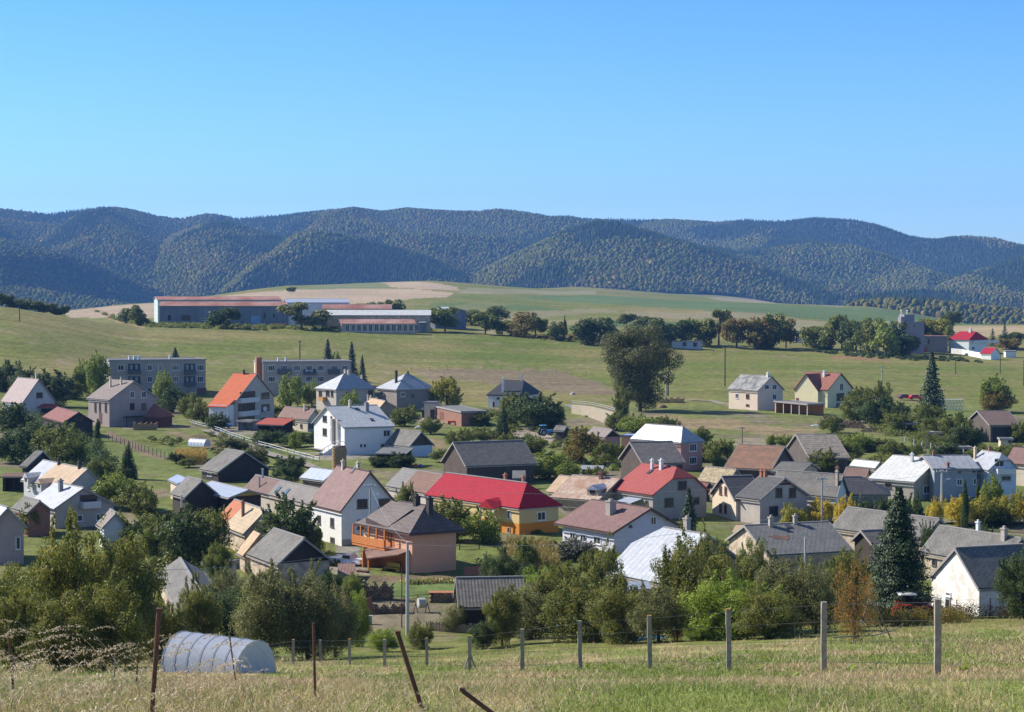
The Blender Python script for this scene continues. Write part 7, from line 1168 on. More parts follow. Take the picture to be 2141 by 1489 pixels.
def crown_proto(name, seed, n, leaf, env='round', lobes=16):
    rng = np.random.default_rng(seed); L = []
    for k in range(lobes):
        while True:
            p = rng.uniform(-1, 1, 3)
            if np.linalg.norm(p) < 1: break
        if env in ('round', 'sparse'): c = np.array([p[0] * .41, p[1] * .41, .45 + p[2] * .41]); r = rng.uniform(*((.06, .15) if lobes > 50 else (.09, .19) if lobes > 25 else (.14, .22))) * (1.15 - .4 * max(0, p[2]))
        elif env == 'tall': c = np.array([p[0] * .36, p[1] * .36, .48 + p[2] * .41]); r = rng.uniform(.12, .19) * (1.1 - .6 * max(0, p[2]))
        elif env == 'column': t = rng.random(); q = .5 * (1 - t ** 2.2) * .55 + .04; c = np.array([p[0] * q * .6, p[1] * q * .6, .06 + .84 * t]); r = .16 * (1 - t) + .06
        elif env == 'big': c = np.array([p[0] * .40, p[1] * .40, .53 + p[2] * .42]); r = rng.uniform(.10, .165)
        elif env == 'droop': c = np.array([p[0] * .38, p[1] * .38, .52 + p[2] * .3 - .25 * (p[0] ** 2 + p[1] ** 2)]); r = rng.uniform(.1, .17)
        else: c = np.array([p[0] * .36, p[1] * .36, .35 + p[2] * .3]); r = rng.uniform(.14, .24)
        L.append((c, r))
    w = np.array([r ** 2 for c, r in L]); w /= w.sum(); k = rng.choice(len(L), n, p=w); cc = np.array([c for c, r in L])[k]; rr = np.array([r for c, r in L])[k]
    d = rng.normal(size=(n, 3)); d /= np.linalg.norm(d, axis=1)[:, None]; rad = rng.uniform(.35, 1.0, n) ** .6 * (1 + .28 * (rng.random(n) > .9) * rng.random(n))
    P = cc + d * (rr * rad)[:, None] * np.array([1, 1, .82 if env != 'column' else 1.5]); P[:, 2] = np.clip(P[:, 2], .01, 1.0)
    if env in ('round', 'tall', 'sparse', 'droop', 'bush') and n > 4000:   # single shoots standing out of the crown
        m = int(n * .12); k2 = rng.integers(0, len(L), 26); q = rng.integers(0, 26, m); o_ = rng.normal(size=(26, 3)) * np.array([.5, .5, .25]) + np.array([0, 0, 1.0]); o_ /= np.linalg.norm(o_, axis=1)[:, None]; cs_ = np.array([c for c, r in L])[k2]; rs_ = np.array([r for c, r in L])[k2]
        P[:m] = cs_[q] + o_[q] * (rs_[q] * .7 + rng.uniform(.0, .13, m))[:, None] + rng.normal(size=(m, 3)) * .011; P[:, 2] = np.clip(P[:, 2], .01, 1.04)
    Nn = d * .9 + rng.normal(size=(n, 3)) * .55 + np.array([0, 0, .35]); Nn /= np.linalg.norm(Nn, axis=1)[:, None]
    V, F = quads(P, Nn, leaf * rng.uniform(.6, 1.35, n), rng); me = mesh_np(name, V, F, [LM['olive']]); me['lob'] = 1
    return me, [c for c, r in L]
def spruce_proto(name, seed, levels, nb, nc, leaf):
    rng = np.random.default_rng(seed); P = []; Nn = []
    for l in range(levels):
        t = (l + .5) / levels; z0 = .05 + .93 * t; R = .5 * (1 - t) ** .85 * (1 + rng.uniform(-.16, .16)) + .012
        for b in range(nb):
            a = 2 * math.pi * (b + rng.random()) / nb; Rb = R * rng.uniform(.62, 1.12); m = max(2, int(nc * (.3 + Rb * 2)))
            s = rng.random(m) ** .7; side = rng.normal(size=m) * .06 * (1 - s * .4) * (Rb / .4 + .25)
            x = np.cos(a) * Rb * s - np.sin(a) * side; y = np.sin(a) * Rb * s + np.cos(a) * side; z = z0 - Rb * .28 * s + Rb * .12 * s ** 3 - rng.random(m) * .022
            P.append(np.stack([x, y, z], -1)); nn = np.stack([np.cos(a) * .45 + rng.normal(size=m) * .4, np.sin(a) * .45 + rng.normal(size=m) * .4, np.full(m, .8)], -1); Nn.append(nn)
    P = np.concatenate(P); Nn = np.concatenate(Nn); Nn /= np.linalg.norm(Nn, axis=1)[:, None]; P[:, 2] = np.clip(P[:, 2], .02, 1)
    V, F = quads(P, Nn, leaf * rng.uniform(.6, 1.3, len(P)), rng, .9); return mesh_np(name, V, F, [LM['spruce']]), []
def trunk_proto(name, cents, seed, base=.035, split=.2):
    rng = random.Random(seed); mb = MB(); 
    if not cents: mb.tube((0, 0, -.06), (0, 0, .97), base * .8, .004)
    else:
        f = Vector((0, 0, split)); mb.tube((0, 0, -.08), f, base, base * .75, 8); top = Vector((rng.uniform(-.03, .03), rng.uniform(-.03, .03), .62)); mb.tube(f, top, base * .72, base * .35); 
        for c in rng.sample(cents, min(8, len(cents))):
            c = Vector(c); s = f.lerp(top, rng.uniform(0, .7)); mid = s.lerp(c, .5) + Vector((rng.uniform(-.03, .03), rng.uniform(-.03, .03), .03)); mb.path([s, mid, c], base * .42, base * .1, 5)
    o = mb.obj(name, BARK); me = o.data; bpy.data.objects.remove(o); return me
PR = {}
def proto(kind, lod, v):
    key = (kind, lod, v)
    if key in PR: return PR[key]
    sd = (hash(kind) if False else sum(map(ord, kind))) * 7 + v * 101 + {'far': 1, 'mid': 2, 'near': 3}[lod]
    if kind == 'spruce':
        a = {'far': (16, 9, 12, .04), 'mid': (26, 13, 24, .026), 'near': (38, 18, 110, .0115)}[lod]; cm, c = spruce_proto('crown', sd, *a)
    else:
        n, lf = {'far': (2600, .038), 'mid': (9500, .021), 'near': (34000, .0105)}[lod]
        if kind == 'big': n, lf, lb = 60000, .0085, 60
        elif kind == 'column': lb = 22
        else: lb = {'far': 14, 'mid': 34, 'near': 75}[lod]
        if kind == 'sparse': n = int(n * .2)
        cm, c = crown_proto('crown', sd, n, lf, kind, lb)
    tm = trunk_proto('trunk', [tuple(x) for x in c], sd, .03 if kind not in ('big',) else .028, .18 if kind != 'bush' else .08); PR[key] = (cm, tm); return PR[key]
KIND = dict(far=('round', 'far'), round=('round', 'dark'), pale=('droop', 'grey'), olive=('round', 'olive'), rusty=('round', 'rusty'), dark=('round', 'dark'), light=('tall', 'light'), poplar=('tall', 'grey'), column=('column', 'dark'), columnd=('column', 'dark'), columnl=('column', 'light'),
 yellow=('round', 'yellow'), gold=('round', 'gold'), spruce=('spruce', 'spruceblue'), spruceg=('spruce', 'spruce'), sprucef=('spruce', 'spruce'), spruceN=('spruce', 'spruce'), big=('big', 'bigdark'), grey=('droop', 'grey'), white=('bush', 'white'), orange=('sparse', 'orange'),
 nearolive=('round', 'near'), neardark=('round', 'dark'), neargrey=('tall', 'grey'), nearbright=('round', 'bright'), redshrub=('sparse', 'red'))
NAME = dict(poplar='poplar_tree', column='columnar_tree', columnd='thuja_tree', columnl='thuja_tree', spruce='spruce_tree', spruceg='spruce_tree', sprucef='spruce_tree', spruceN='spruce_tree', white='shrub', redshrub='shrub', neardark='orchard_tree', nearolive='orchard_tree', neargrey='willow_tree', nearbright='orchard_tree', gold='maple_tree', pale='willow_tree')
def plant(kind, x, y, g, h, w_, label, i, tilt=0):
    env, mat = KIND[kind]; lod = 'near' if y < 215 else ('mid' if y < 700 else 'far')
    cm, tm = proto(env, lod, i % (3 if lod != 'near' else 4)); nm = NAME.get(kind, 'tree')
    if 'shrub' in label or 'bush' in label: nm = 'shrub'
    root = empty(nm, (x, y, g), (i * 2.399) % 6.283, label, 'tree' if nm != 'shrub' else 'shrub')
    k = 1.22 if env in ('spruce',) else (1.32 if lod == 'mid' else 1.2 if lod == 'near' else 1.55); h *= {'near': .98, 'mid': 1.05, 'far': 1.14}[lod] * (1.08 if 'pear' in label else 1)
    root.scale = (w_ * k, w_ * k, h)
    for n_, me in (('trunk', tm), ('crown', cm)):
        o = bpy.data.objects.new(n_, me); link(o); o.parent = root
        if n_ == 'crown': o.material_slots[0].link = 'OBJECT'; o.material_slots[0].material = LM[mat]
for i, (kind, x, y, g, h, w_, label) in enumerate(TREES): plant(kind, x, y, g, h, w_, label, i)
# ------------------------------------------------------------------ paths, fences, poles
M_ = MISC
def ribbon(name, pts, w, col, lift=.08):
    P = np.array([p[:2] for p in pts], float); Q = [P[0]]
    for a, b in zip(P[:-1], P[1:]):
        n = max(1, int(np.linalg.norm(b - a) / 1.5)); Q += [a + (b - a) * (i + 1) / n for i in range(n)]
    Q = np.array(Q); d = np.gradient(Q, axis=0); nn = np.stack([-d[:, 1], d[:, 0]], -1); nn /= np.linalg.norm(nn, axis=1)[:, None] + 1e-9; V = []
    for s in (-1, -.33, .33, 1):
        p = Q + nn * (w / 2 * s * (1 + .12 * np.sin(np.arange(len(Q)) * .9 + s)))[:, None]; V.append(np.column_stack([p, ground(p[:, 0], p[:, 1]) + lift + .5]))
    m = len(Q); V = np.concatenate(V)
    V[:, 2] -= .5; idx = np.arange(4 * m).reshape(4, m); F = np.stack([idx[:-1, :-1], idx[:-1, 1:], idx[1:, 1:], idx[1:, :-1]], -1).reshape(-1, 4)
    o = bpy.data.objects.new(name, mesh_np(name, V, F, [surf(name + ' surface', col, tuple(x * .75 for x in col), nscale=1.5)])); link(o); setp(o, kind='structure')
ribbon('path', M_['lane'][0], 2.4, (.30, .26, .21), .35); ribbon('path', M_['drive'][0], 1.6, (.34, .31, .27), .35); ribbon('road', M_['road'][0], 4.5, (.25, .24, .24), .35)
ribbon('road', M_['street'][0], 6.5, (.17, .17, .175), .35); ribbon('path', M_['drive2'][0], 2.5, (.32, .29, .25), .4)
CONC = surf('weathered concrete', (.36, .33, .28), (.22, .2, .165), nscale=5, streak=.5); RUSTY = surf('rusty steel', (.17, .075, .045), (.09, .04, .03), nscale=8)
WOOD = surf('grey weathered wood', (.26, .22, .18), (.16, .13, .105), nscale=5); LICH = plain('orange lichen', (.4, .22, .05)); WIRE = plain('fence wire', (.12, .11, .1), .5, .5)
rr = random.Random(11)
# near mesh fence on concrete posts
f = empty('wire_fence', M_['posts'][0][:3], 0, 'fence of concrete posts and wire running across the near meadow', 'fence')
o0 = Vector(M_['posts'][0][:3]); tops = []
for x, y, z, h in M_['posts']:
    p = Vector((x, y, z)) - o0; mb = MB(); s = .085; lean = Vector((rr.uniform(-.04, .04), 0, 0)); t = p + Vector((0, 0, h)) + lean
    vs = [];
    for k in range(6):
        c = p.lerp(t, k / 5) + Vector((rr.uniform(-.006, .006), 0, 0)) + (Vector((0, 0, -.4)) if k == 0 else Vector())
        for a, b in ((-1, -1), (1, -1), (1, 1), (-1, 1)): vs.append(c + Vector((a * s * rr.uniform(.9, 1.08), b * s * .9, 0)))
    fs = [(k * 4 + i, k * 4 + (i + 1) % 4, k * 4 + 4 + (i + 1) % 4, k * 4 + 4 + i) for k in range(5) for i in range(4)] + [(20, 21, 22, 23)]
    mb.add(vs, fs); po = mb.obj('post', CONC, f)
    if rr.random() < .5: c = MB(); c.box(t.x - s * .95, t.y - s * .95, t.z - .02, t.x + s * .95, t.y + s * .95, t.z + .03); c.obj('post_cap', LICH, po)
    tops.append((p, h))
b = MB(); p = tops[6][0]; b.tube(p + Vector((.05, 0, .75)), p + Vector((.42, -.1, -.2)), .04); b.tube(p + Vector((-.05, 0, .75)), p + Vector((-.35, -.2, -.2)), .04); b.obj('brace', CONC, f)
mb = MB()
for (p, h), (q, g) in zip(tops[:-1], tops[1:]):
    for k in (.15, .45, .72, .96): mb.tube(p + Vector((0, 0, h * k)), q + Vector((0, 0, g * k)), .008, n=3)
mb.obj('wire', WIRE, f)
def post_fence(name, pts, label, cat, h, r, rails, mat, step=3.0, slat=0):
    f = empty(name, pts[0], 0, label, cat); o = Vector(pts[0]); P = [Vector(p) for p in pts]; Q = [P[0]]
    for a, b in zip(P[:-1], P[1:]):
        n = max(1, round((b - a).length / step)); Q += [a.lerp(b, (i + 1) / n) for i in range(n)]
    for q in Q: q.z = gz(q.x, q.y)
    for q in Q[:100]:
        mb = MB(); mb.box(q.x - o.x - r, q.y - o.y - r, q.z - o.z - .4, q.x - o.x + r, q.y - o.y + r, q.z - o.z + h); mb.obj('post', mat, f)
    for k, rad in rails:
        mb = MB()
        for a, b in zip(Q[:-1], Q[1:]): mb.tube(a - o + Vector((0, 0, h * k)), b - o + Vector((0, 0, h * k)), rad, n=4)
        mb.obj('rail' if rad > .02 else 'wire', mat if rad > .02 else WIRE, f)
    if slat:
        mb = MB()
        for a, b in zip(Q[:-1], Q[1:]):
            n = int((b - a).length / slat)
            for i in range(n): c = a.lerp(b, (i + .3) / n) - o; hh = h * rr.uniform(.8, 1.05); mb.box(c.x - slat * .32, c.y - .09, c.z, c.x + slat * .32, c.y - .06, c.z + hh)
        mb.obj('slats', mat, f)
    return f
WHITE = plain('white painted timber', (.7, .69, .66)); GREYP = plain('grey fence concrete', (.4, .38, .35))
post_fence('rail_fence', M_['rail_fence'], 'white post and rail fence along the lane in the left middle', 'fence', 1.15, .09, ((.9, .05), (.5, .05)), WHITE, 3.4)
post_fence('picket_fence', M_['picket'], 'old picket fence behind the washing in the bottom centre', 'fence', 1.1, .05, ((.8, .03), (.3, .03)), WOOD, 2.4, .16)
post_fence('mesh_fence', M_['mesh2'], 'rusty mesh fence with thin stakes before the white cottage', 'fence', 1.5, .03, ((.97, .008), (.5, .008), (.2, .008)), RUSTY, 2.6)
post_fence('garden_fence', M_['gardenfence'], 'garden fence with white posts above the metal roofs at the right', 'fence', 1.4, .1, ((.95, .015), (.5, .015)), plain('pale fence post', (.62, .6, .56)), 6)
post_fence('lawn_fence', M_['lawnfence'], 'thin rail fence at the lower end of the lawn by the peach house', 'fence', 1.0, .04, ((.95, .03), (.6, .03), (.25, .03)), WALL['wood_dark'](), 2.2)
post_fence('wooden_fence', M_['vegfence'], 'low stake fence beside the brown garden strip on the left', 'fence', 1.2, .05, ((.95, .01), (.5, .01)), WOOD, 3)
post_fence('pasture_fence', M_['meadowfence'], 'thin pasture fence on the upper meadow above the scrub', 'fence', 1.2, .06, ((.95, .01),), WOOD, 7)
post_fence('board_fence', M_['gates'], 'dark rail fence between peach house and the maize', 'fence', 1.3, .06, ((.9, .04), (.6, .04), (.3, .04)), WALL['wood_dark'](), 2.5)
pw_ = [Vector(v) for v in M_['whitewall']]; o = pw_[0].copy(); f = empty('white_wall', o, 0, 'white stepped garden wall in front of the white and green villa', 'wall'); mb = MB()
for a, b in zip(pw_[:-1], pw_[1:]): a2 = a - o; b2 = b - o; mb.add([a2 + Vector((0, -.2, -1)), b2 + Vector((0, -.2, -1)), b2 + Vector((0, .2, -1)), a2 + Vector((0, .2, -1)), a2 + Vector((0, -.2, 2.2)), b2 + Vector((0, -.2, 2.2)), b2 + Vector((0, .2, 2.2)), a2 + Vector((0, .2, 2.2))], [(4, 5, 6, 7), (0, 1, 5, 4), (2, 3, 7, 6), (0, 4, 7, 3), (1, 2, 6, 5)])
mb.obj('masonry', WALL['whitecap'](), f)
# retaining wall
pts = [Vector(p) for p in M_['stonewall']]; o = pts[0].copy(); f = empty('stone_wall', o, 0, 'pale stone retaining wall with a steel railing below the great tree', 'wall'); mb = MB(); rl = MB()
for i, (a, b) in enumerate(zip(pts[:-1], pts[1:])):
    d = (b - a).normalized(); n = Vector((-d.y, d.x, 0)) * .25; za, zb = a.z - o.z, b.z - o.z; h0, h1 = 2.3 + .25 * i, 2.3 + .25 * (i + 1); a2 = a - o; b2 = b - o
    mb.add([a2 - n + Vector((0, 0, -1)), b2 - n + Vector((0, 0, -1)), b2 + n + Vector((0, 0, -1)), a2 + n + Vector((0, 0, -1)), a2 - n + Vector((0, 0, h0)), b2 - n + Vector((0, 0, h1)), b2 + n + Vector((0, 0, h1)), a2 + n + Vector((0, 0, h0))], [(4, 5, 6, 7), (0, 1, 5, 4), (2, 3, 7, 6), (0, 4, 7, 3), (1, 2, 6, 5)])
    for k in (.55, 1.0): rl.tube(a2 + Vector((0, 0, h0 + k)), b2 + Vector((0, 0, h1 + k)), .05)
    for k in range(4): c = a2.lerp(b2, k / 4); hh = h0 + (h1 - h0) * k / 4; rl.tube(c + Vector((0, 0, hh)), c + Vector((0, 0, hh + 1)), .05)
mb.obj('masonry', surf('pale rubble stone', (.42, .35, .25), (.28, .23, .17), pat='brick', sp=.7, nscale=2), f); rl.obj('railing', GREYP, f)
def pole(x, y, z, h, kind, label, r):
    f = empty('power_pole' if kind in ('lampcross', 'cross', 'mast') else ('thin_stake' if h < 3 else 'pole'), (x, y, z), 0, label, 'pole'); mat = {'concrete': GREYP, 'lampcross': GREYP, 'thin': RUSTY, 'wood': WALL['wood_dark'](), 'plain': WOOD, 'cross': WOOD, 'mast': GREYP}[kind]
    if 'pale' in label or 'white concrete' in label: mat = plain('pale pole concrete', (.55, .53, .49))
    mb = MB(); mb.tube((0, 0, -.6), (.02, 0, h), r, r * .72, 8); mb.obj('shaft', mat, f)
    if kind in ('lampcross', 'cross', 'mast', 'wood'):
        w_ = .75 if kind != 'mast' else 1.2
        for k in ((h - .25,) if kind != 'mast' else (h - .2, h - 1.5)):
            mb = MB(); mb.box(-w_, -.05, k - .05, w_, .05, k + .06); ca = mb.obj('crossarm', mat, f); mb = MB()
            for s in (-1, -.33, .33, 1): mb.tube((s * w_ * .92, 0, k + .06), (s * w_ * .92, 0, k + .26), .05)
            mb.obj('insulators', plain('white insulator', (.7, .7, .7)), ca)
    if kind == 'lampcross':
        mb = MB(); mb.tube((0, 0, h - 1.6), (.7, -.2, h - 1.25), .03); mb.box(.6, -.32, h - 1.3, 1.1, -.12, h - 1.15); mb.obj('lamp', plain('white insulator', (.7, .7, .7)), f)
for q in M_['poles']: pole(*q)
pl = {q[5]: Vector(q[:3]) + Vector((0, 0, q[3] - .1)) for q in M_['poles']}
def cable(a, b, sag, label, r=.016):
    mb = MB(); P = [a.lerp(b, t / 14) + Vector((0, 0, -sag * 4 * (t / 14) * (1 - t / 14))) for t in range(15)]; o = P[0].copy(); mb.path([p - o for p in P], r, r, 3); w_ = mb.obj('overhead_wire', plain('overhead cable', (.3, .3, .31)))
    w_.location = o; setp(w_, label, 'wire')
pa = pl['tall pale concrete pole in front of the peach house']; pb = pl['pale lamp pole standing left of the orange tiled cottage']; pc = pl['concrete power pole with lamp before the gable of the tall white house']
cable(pa, pa + Vector((-26, -14, -.4)), .8, 'overhead wire running left from the tall concrete pole', .02); cable(pa + Vector((0, 0, -.15)), pa + Vector((34, 8, 1.2)), 1.0, 'overhead wire running right from the tall concrete pole over the corn')
cable(pa, pc, .9, 'overhead wire from the tall concrete pole up to the white house gable')
pd = pl['concrete power pole with lamp before the long light grey roof']; pe = pl['white concrete power pole before the white-roofed house']; ph = pl['dark wooden pole on the open meadow left of the cream house']; pi_ = pl['branched grey mast on the meadow right of the yellow house']
cable(pc, pd, 1.6, 'long overhead wire from the white house pole to the pole at the grey roof'); cable(pd, pe, .8, 'overhead wire between the two right street poles'); cable(pe, pe + Vector((26, 6, 0)), .7, 'overhead wire leaving the right street pole towards the picture edge'); cable(ph, pi_, 1.4, 'thin wire crossing the meadow above the two upper houses', .02)
for xb, xt, r, label in M_['rusty']:
    r *= .62; b = Vector(xb); t = Vector(xt); d = (t - b).normalized(); b2 = b - d * .8; mb = MB(); mb.tube((0, 0, 0), t - b2, r, r, 8)
    if r > .02: mb.box(t.x - b2.x - r * 1.1, t.y - b2.y - r * 1.1, t.z - b2.z - .002, t.x - b2.x + r * 1.1, t.y - b2.y + r * 1.1, t.z - b2.z + .03)
    o = mb.obj('rusty_post', RUSTY if 'pale' not in label else WOOD); o.location = b2; setp(o, label, 'post')
# ------------------------------------------------------------------ vehicles
TYRE = plain('black rubber', (.02, .02, .02), .8); STEEL = plain('grey wheel steel', (.3, .3, .3), .4, .5)
def wheel(p, r, w_, parent):
    mb = MB(); mb.tube((p[0], p[1] - w_ / 2, p[2]), (p[0], p[1] + w_ / 2, p[2]), r, n=16); o = mb.obj('wheel', TYRE, parent); mb = MB(); mb.tube((p[0], p[1] - w_ / 2 - .01, p[2]), (p[0], p[1] + w_ / 2 + .01, p[2]), r * .55, n=12); mb.obj('rim', STEEL, o)
def car(q, rz, col, label, L=4.2, pickup=False):
    x, y, z = q[:3]; f = empty('parked_car', (x, y, z + .02), rz, label, 'car'); m = plain('car paint ' + label[:12], col, .3, 0, spec=.6); h = L / 2
    prof = [(-h, .35), (-h, .75), (-h * .82, .92), (-h * .6, 1.38), (h * .12, 1.42), (h * .42, .95), (h * .92, .8), (h, .6), (h, .35)] if not pickup else [(-h, .4), (-h, .95), (-h * .1, .95), (-h * .08, 1.45), (h * .3, 1.45), (h * .5, 1.0), (h * .95, .9), (h, .6), (h, .4)]
    mb = MB(); n = len(prof); vs = [(a, -.78 if b < 1 else -.66, b) for a, b in prof] + [(a, .78 if b < 1 else .66, b) for a, b in prof]
    mb.add(vs, [tuple(range(n))[::-1], tuple(range(n, 2 * n))] + [(i, (i + 1) % n, n + (i + 1) % n, n + i) for i in range(n)]); mb.obj('body', m, f)
    for s in (-1, 1):
        mb = MB(); x0, x1 = (-h * .66, h * .3) if not pickup else (-h * .05, h * .38); a, b = sorted((s * .74, s * .79)); mb.box(x0, a, .97, x1, b, 1.3); mb.obj('side_window', GLASS, f)
        for xx in (-h * .62, h * .62): wheel((xx, s * .72, .31), .31, .2, f)
    mb = MB(); mb.add([(h * .16, -.6, 1.38), (h * .16, .6, 1.38), (h * .44, .66, 1.0), (h * .44, -.66, 1.0)], [(0, 1, 2, 3)]); ws = mb.obj('windscreen', GLASS, f); ws.location = (.03, 0, .02)
    for s in (-1, 1): mb = MB(); mb.box(h - .02, s * .55 - .15, .6, h + .03, s * .55 + .15, .75); mb.obj('headlight', plain('lamp glass', (.7, .7, .68), .2), f)
car(M_['bluecar'], .1, (.03, .12, .35), 'blue car parked below the orange roofed house'); car(M_['whitecar'], -.5, (.75, .76, .78), 'white pickup parked left of the peach house', 4.6, True)
car(M_['redcar'], .1, (.6, .03, .03), 'bright red car at the foot of the far right meadow'); car(M_['darkcar'], .2, (.12, .03, .07), 'dark maroon car just left of the bright red car')
def tractor(q, rz, col, label, red=False):
    x, y, z = q[:3]; f = empty('tractor', (x, y, z), rz, label, 'tractor'); m = plain('tractor paint ' + label[:6], col, .4)
    mb = MB(); mb.box(.1, -.35, .7, 1.7, .35, 1.35); mb.box(1.55, -.3, .62, 1.8, .3, 1.25); mb.obj('bonnet', m, f)
    for s in (-1, 1): wheel((-.55, s * .75, .72), .72, .34, f); wheel((1.35, s * .65, .42), .42, .24, f)
    for s in (-1, 1): mb = MB(); mb.box(-1.05, s * .75 - .22, 1.46, 0, s * .75 + .22, 1.54); mb.obj('mudguard', m, f)
    for a, b in ((-.85, -.5), (-.85, .5), (.1, -.5), (.1, .5)): cab = MB(); cab.tube((a, b, 1.0), (a, b, 2.25), .04); cab.obj('cab_post', plain('dark cab frame', (.05, .05, .05)), f)
    mb = MB(); mb.box(-1.0, -.65, 2.25, .35, .65, 2.36); mb.obj('cab_roof', plain('white cab roof', (.75, .75, .75)) if red else m, f)
    mb = MB(); mb.box(-.6, -.25, .85, -.15, .25, 1.0); mb.box(-.68, -.25, .9, -.6, .25, 1.4); mb.obj('seat', TYRE, f)
    if not red: mb = MB(); mb.box(-.8, -.47, 1.3, .06, -.45, 2.15); mb.box(-.8, .45, 1.3, .06, .47, 2.15); mb.box(.08, -.45, 1.4, .1, .45, 2.15); mb.obj('cab_window', GLASS, f)
    if red:
        mb = MB(); mb.tube((-1.35, -.5, .9), (-1.35, -.5, 1.9), .06); mb.box(-1.6, -.75, .6, -1.1, -.3, 1.3); mb.obj('implement', m, f)
        mb = MB(); mb.add([(-1.4, -.82, 1.4), (-1.0, -.82, 1.4), (-1.2, -.82, 1.85), (-1.4, -.78, 1.4), (-1.0, -.78, 1.4), (-1.2, -.78, 1.85)], [(0, 1, 2), (5, 4, 3), (0, 3, 4, 1), (1, 4, 5, 2), (2, 5, 3, 0)]); mb.obj('warning_triangle', plain('orange warning triangle', (.9, .16, .02)), f)
tractor(M_['tractor'], .4, (.10, .32, .55), 'pale blue tractor in the yard below the large dense tree'); tractor(M_['redtractor'], .1, (.45, .05, .04), 'red tractor with a white canopy behind the mesh fence', True)
# ------------------------------------------------------------------ tunnels, woodpiles and garden things
def tunnel(q, rz, Ln, wd, h, m, ends, label, nribs=6):
    x, y, z = q[:3]; f = empty('polytunnel', (x, y, z), rz, label, 'greenhouse'); K = 14; vs = []; fs = []; NX = 12
    for i in range(NX + 1):
        for k in range(K + 1):
            t = math.pi * k / K; sag = 1 - .02 * math.sin(math.pi * (i * nribs / NX % 1)); vs.append((-Ln / 2 + Ln * i / NX, -math.cos(t) * wd / 2 * sag, max(0, math.sin(t)) ** .8 * h * sag))
    for i in range(NX):
        for k in range(K): fs.append((i * (K + 1) + k, (i + 1) * (K + 1) + k, (i + 1) * (K + 1) + k + 1, i * (K + 1) + k + 1))
    mb = MB(); mb.add(vs, fs); mb.obj('cover', m, f, True)
    for e, i in ((-1, 0), (1, NX)):
        mb = MB(); ring = [vs[i * (K + 1) + k] for k in range(K + 1)]; mb.add(ring, [tuple(range(K + 1))]); mb.obj('end_panel', ends, f)
    for r in range(nribs + 1):
        mb = MB(); X = -Ln / 2 + Ln * r / nribs; P = [(X, -math.cos(math.pi * k / K) * (wd / 2 + .03), math.sin(math.pi * k / K) ** .8 * (h + .03) if 0 < k < K else 0) for k in range(K + 1)]; mb.path(P, .012, .012, 5); mb.obj('hoop', GREYP, f)
tq = M_['tunnel']; tunnel((-14.4, 93.0, gz(-14.4, 93.0) - .05), math.radians(-32), 4.7, 3.1, 1.95, plain('greenhouse plastic film', (.26, .29, .36), .75, spec=.2), plain('white plastic net', (.55, .55, .56)), 'grey-blue plastic garden tunnel behind tall grass in the lower left')
tq = M_['greenhouse']; tunnel(tq[:3], math.radians(-35), 4.6, 1.9, 1.5, plain('pale greenhouse film', (.6, .62, .65), .3), plain('white plastic net', (.55, .55, .56)), 'small pale arched greenhouse in the left garden', 5)
def logpile(q, label, wd, h, r=.11, depth=1.0, rz=0, cover=None, name='firewood_pile', mat=None):
    x, y, z = q[:3]; f = empty(name, (x, y, z), rz, label, 'woodpile'); ms = mat or surf('cut firewood', (.36, .25, .15), (.16, .11, .07), nscale=5, var=.3); mb = MB(); n = 0; rw = 0
    while rw * r * 1.75 < h:
        k = int(wd / (2 * r)); hh = h * (1 - .25 * rr.random())
        for i in range(k):
            if rw * r * 1.75 > h * (.82 + .18 * math.sin(i * 1.7 + 1)): continue
            xx = -wd / 2 + r + i * 2 * r + (r if rw % 2 else 0); a = r * rr.uniform(.8, 1.05); mb.tube((xx, -depth / 2 * rr.uniform(.85, 1.05), r + rw * r * 1.75), (xx, depth / 2, r + rw * r * 1.75), a, n=6)
        rw += 1
        if len(mb.v) > 9000: break
    mb.obj('logs', ms, f)
    if cover: mb = MB(); mb.box(-wd / 2 - .1, -depth / 2 - .1, h + .02, wd / 2 + .1, depth / 2 + .1, h + .1); mb.obj('cover_sheet', cover, f)
logpile(M_['woodpile1'], 'tall dark firewood pile left of the lawn by the peach house', 3.2, 1.9, .13); logpile(M_['woodpile2'], 'lower firewood pile under the tall concrete pole', 3.4, .95, .12); logpile(M_['woodpile3'], 'firewood pile with a rust orange cover at the lawn corner', 3.0, 1.0, .12, cover=plain('rust orange sheet', (.45, .16, .07)))
logpile(M_['woodstack4'], 'light split logs stacked beside the little brown hut', 5.6, 1.6, .17, mat=surf('fresh split wood', (.5, .36, .2), (.3, .2, .11), nscale=5)); logpile(M_['woodpile5'], 'long dark log pile behind the great old tree', 7.2, 1.9, .22)
logpile(M_['logs1'], 'yellowish logs right of the garden pavilion', 2.8, 1.3, .2, rz=-.3, mat=surf('yellow cut logs', (.45, .27, .1), (.3, .17, .07), nscale=3)); logpile(M_['logs3'], 'big pale log stack above the garden slope', 5.0, 1.5, .22, rz=-.5); logpile(M_['logs4'], 'low row of round logs at the right end of the stacks', 3.8, 1.0, .25, rz=-.25)
q = M_['logs2']; mb = MB(); mb.dome((0, 0, 0), 1.4, 1.0, 1.25, 10, 4); o = mb.obj('tarpaulin_heap', plain('black tarpaulin', (.02, .02, .022), .4)); o.location = q[:3]; setp(o, 'black tarpaulin heap between the log stacks', 'tarpaulin')
q = M_['haymound']; mb = MB(); mb.dome((0, 0, 0), 1.5, 1.2, 1.2, 12, 5); o = mb.obj('hay_mound', surf('old hay', (.25, .16, .08), (.16, .1, .05), nscale=4), None, True); o.location = q[:3]; setp(o, 'small brown hay mound under the great old tree', 'hay mound')
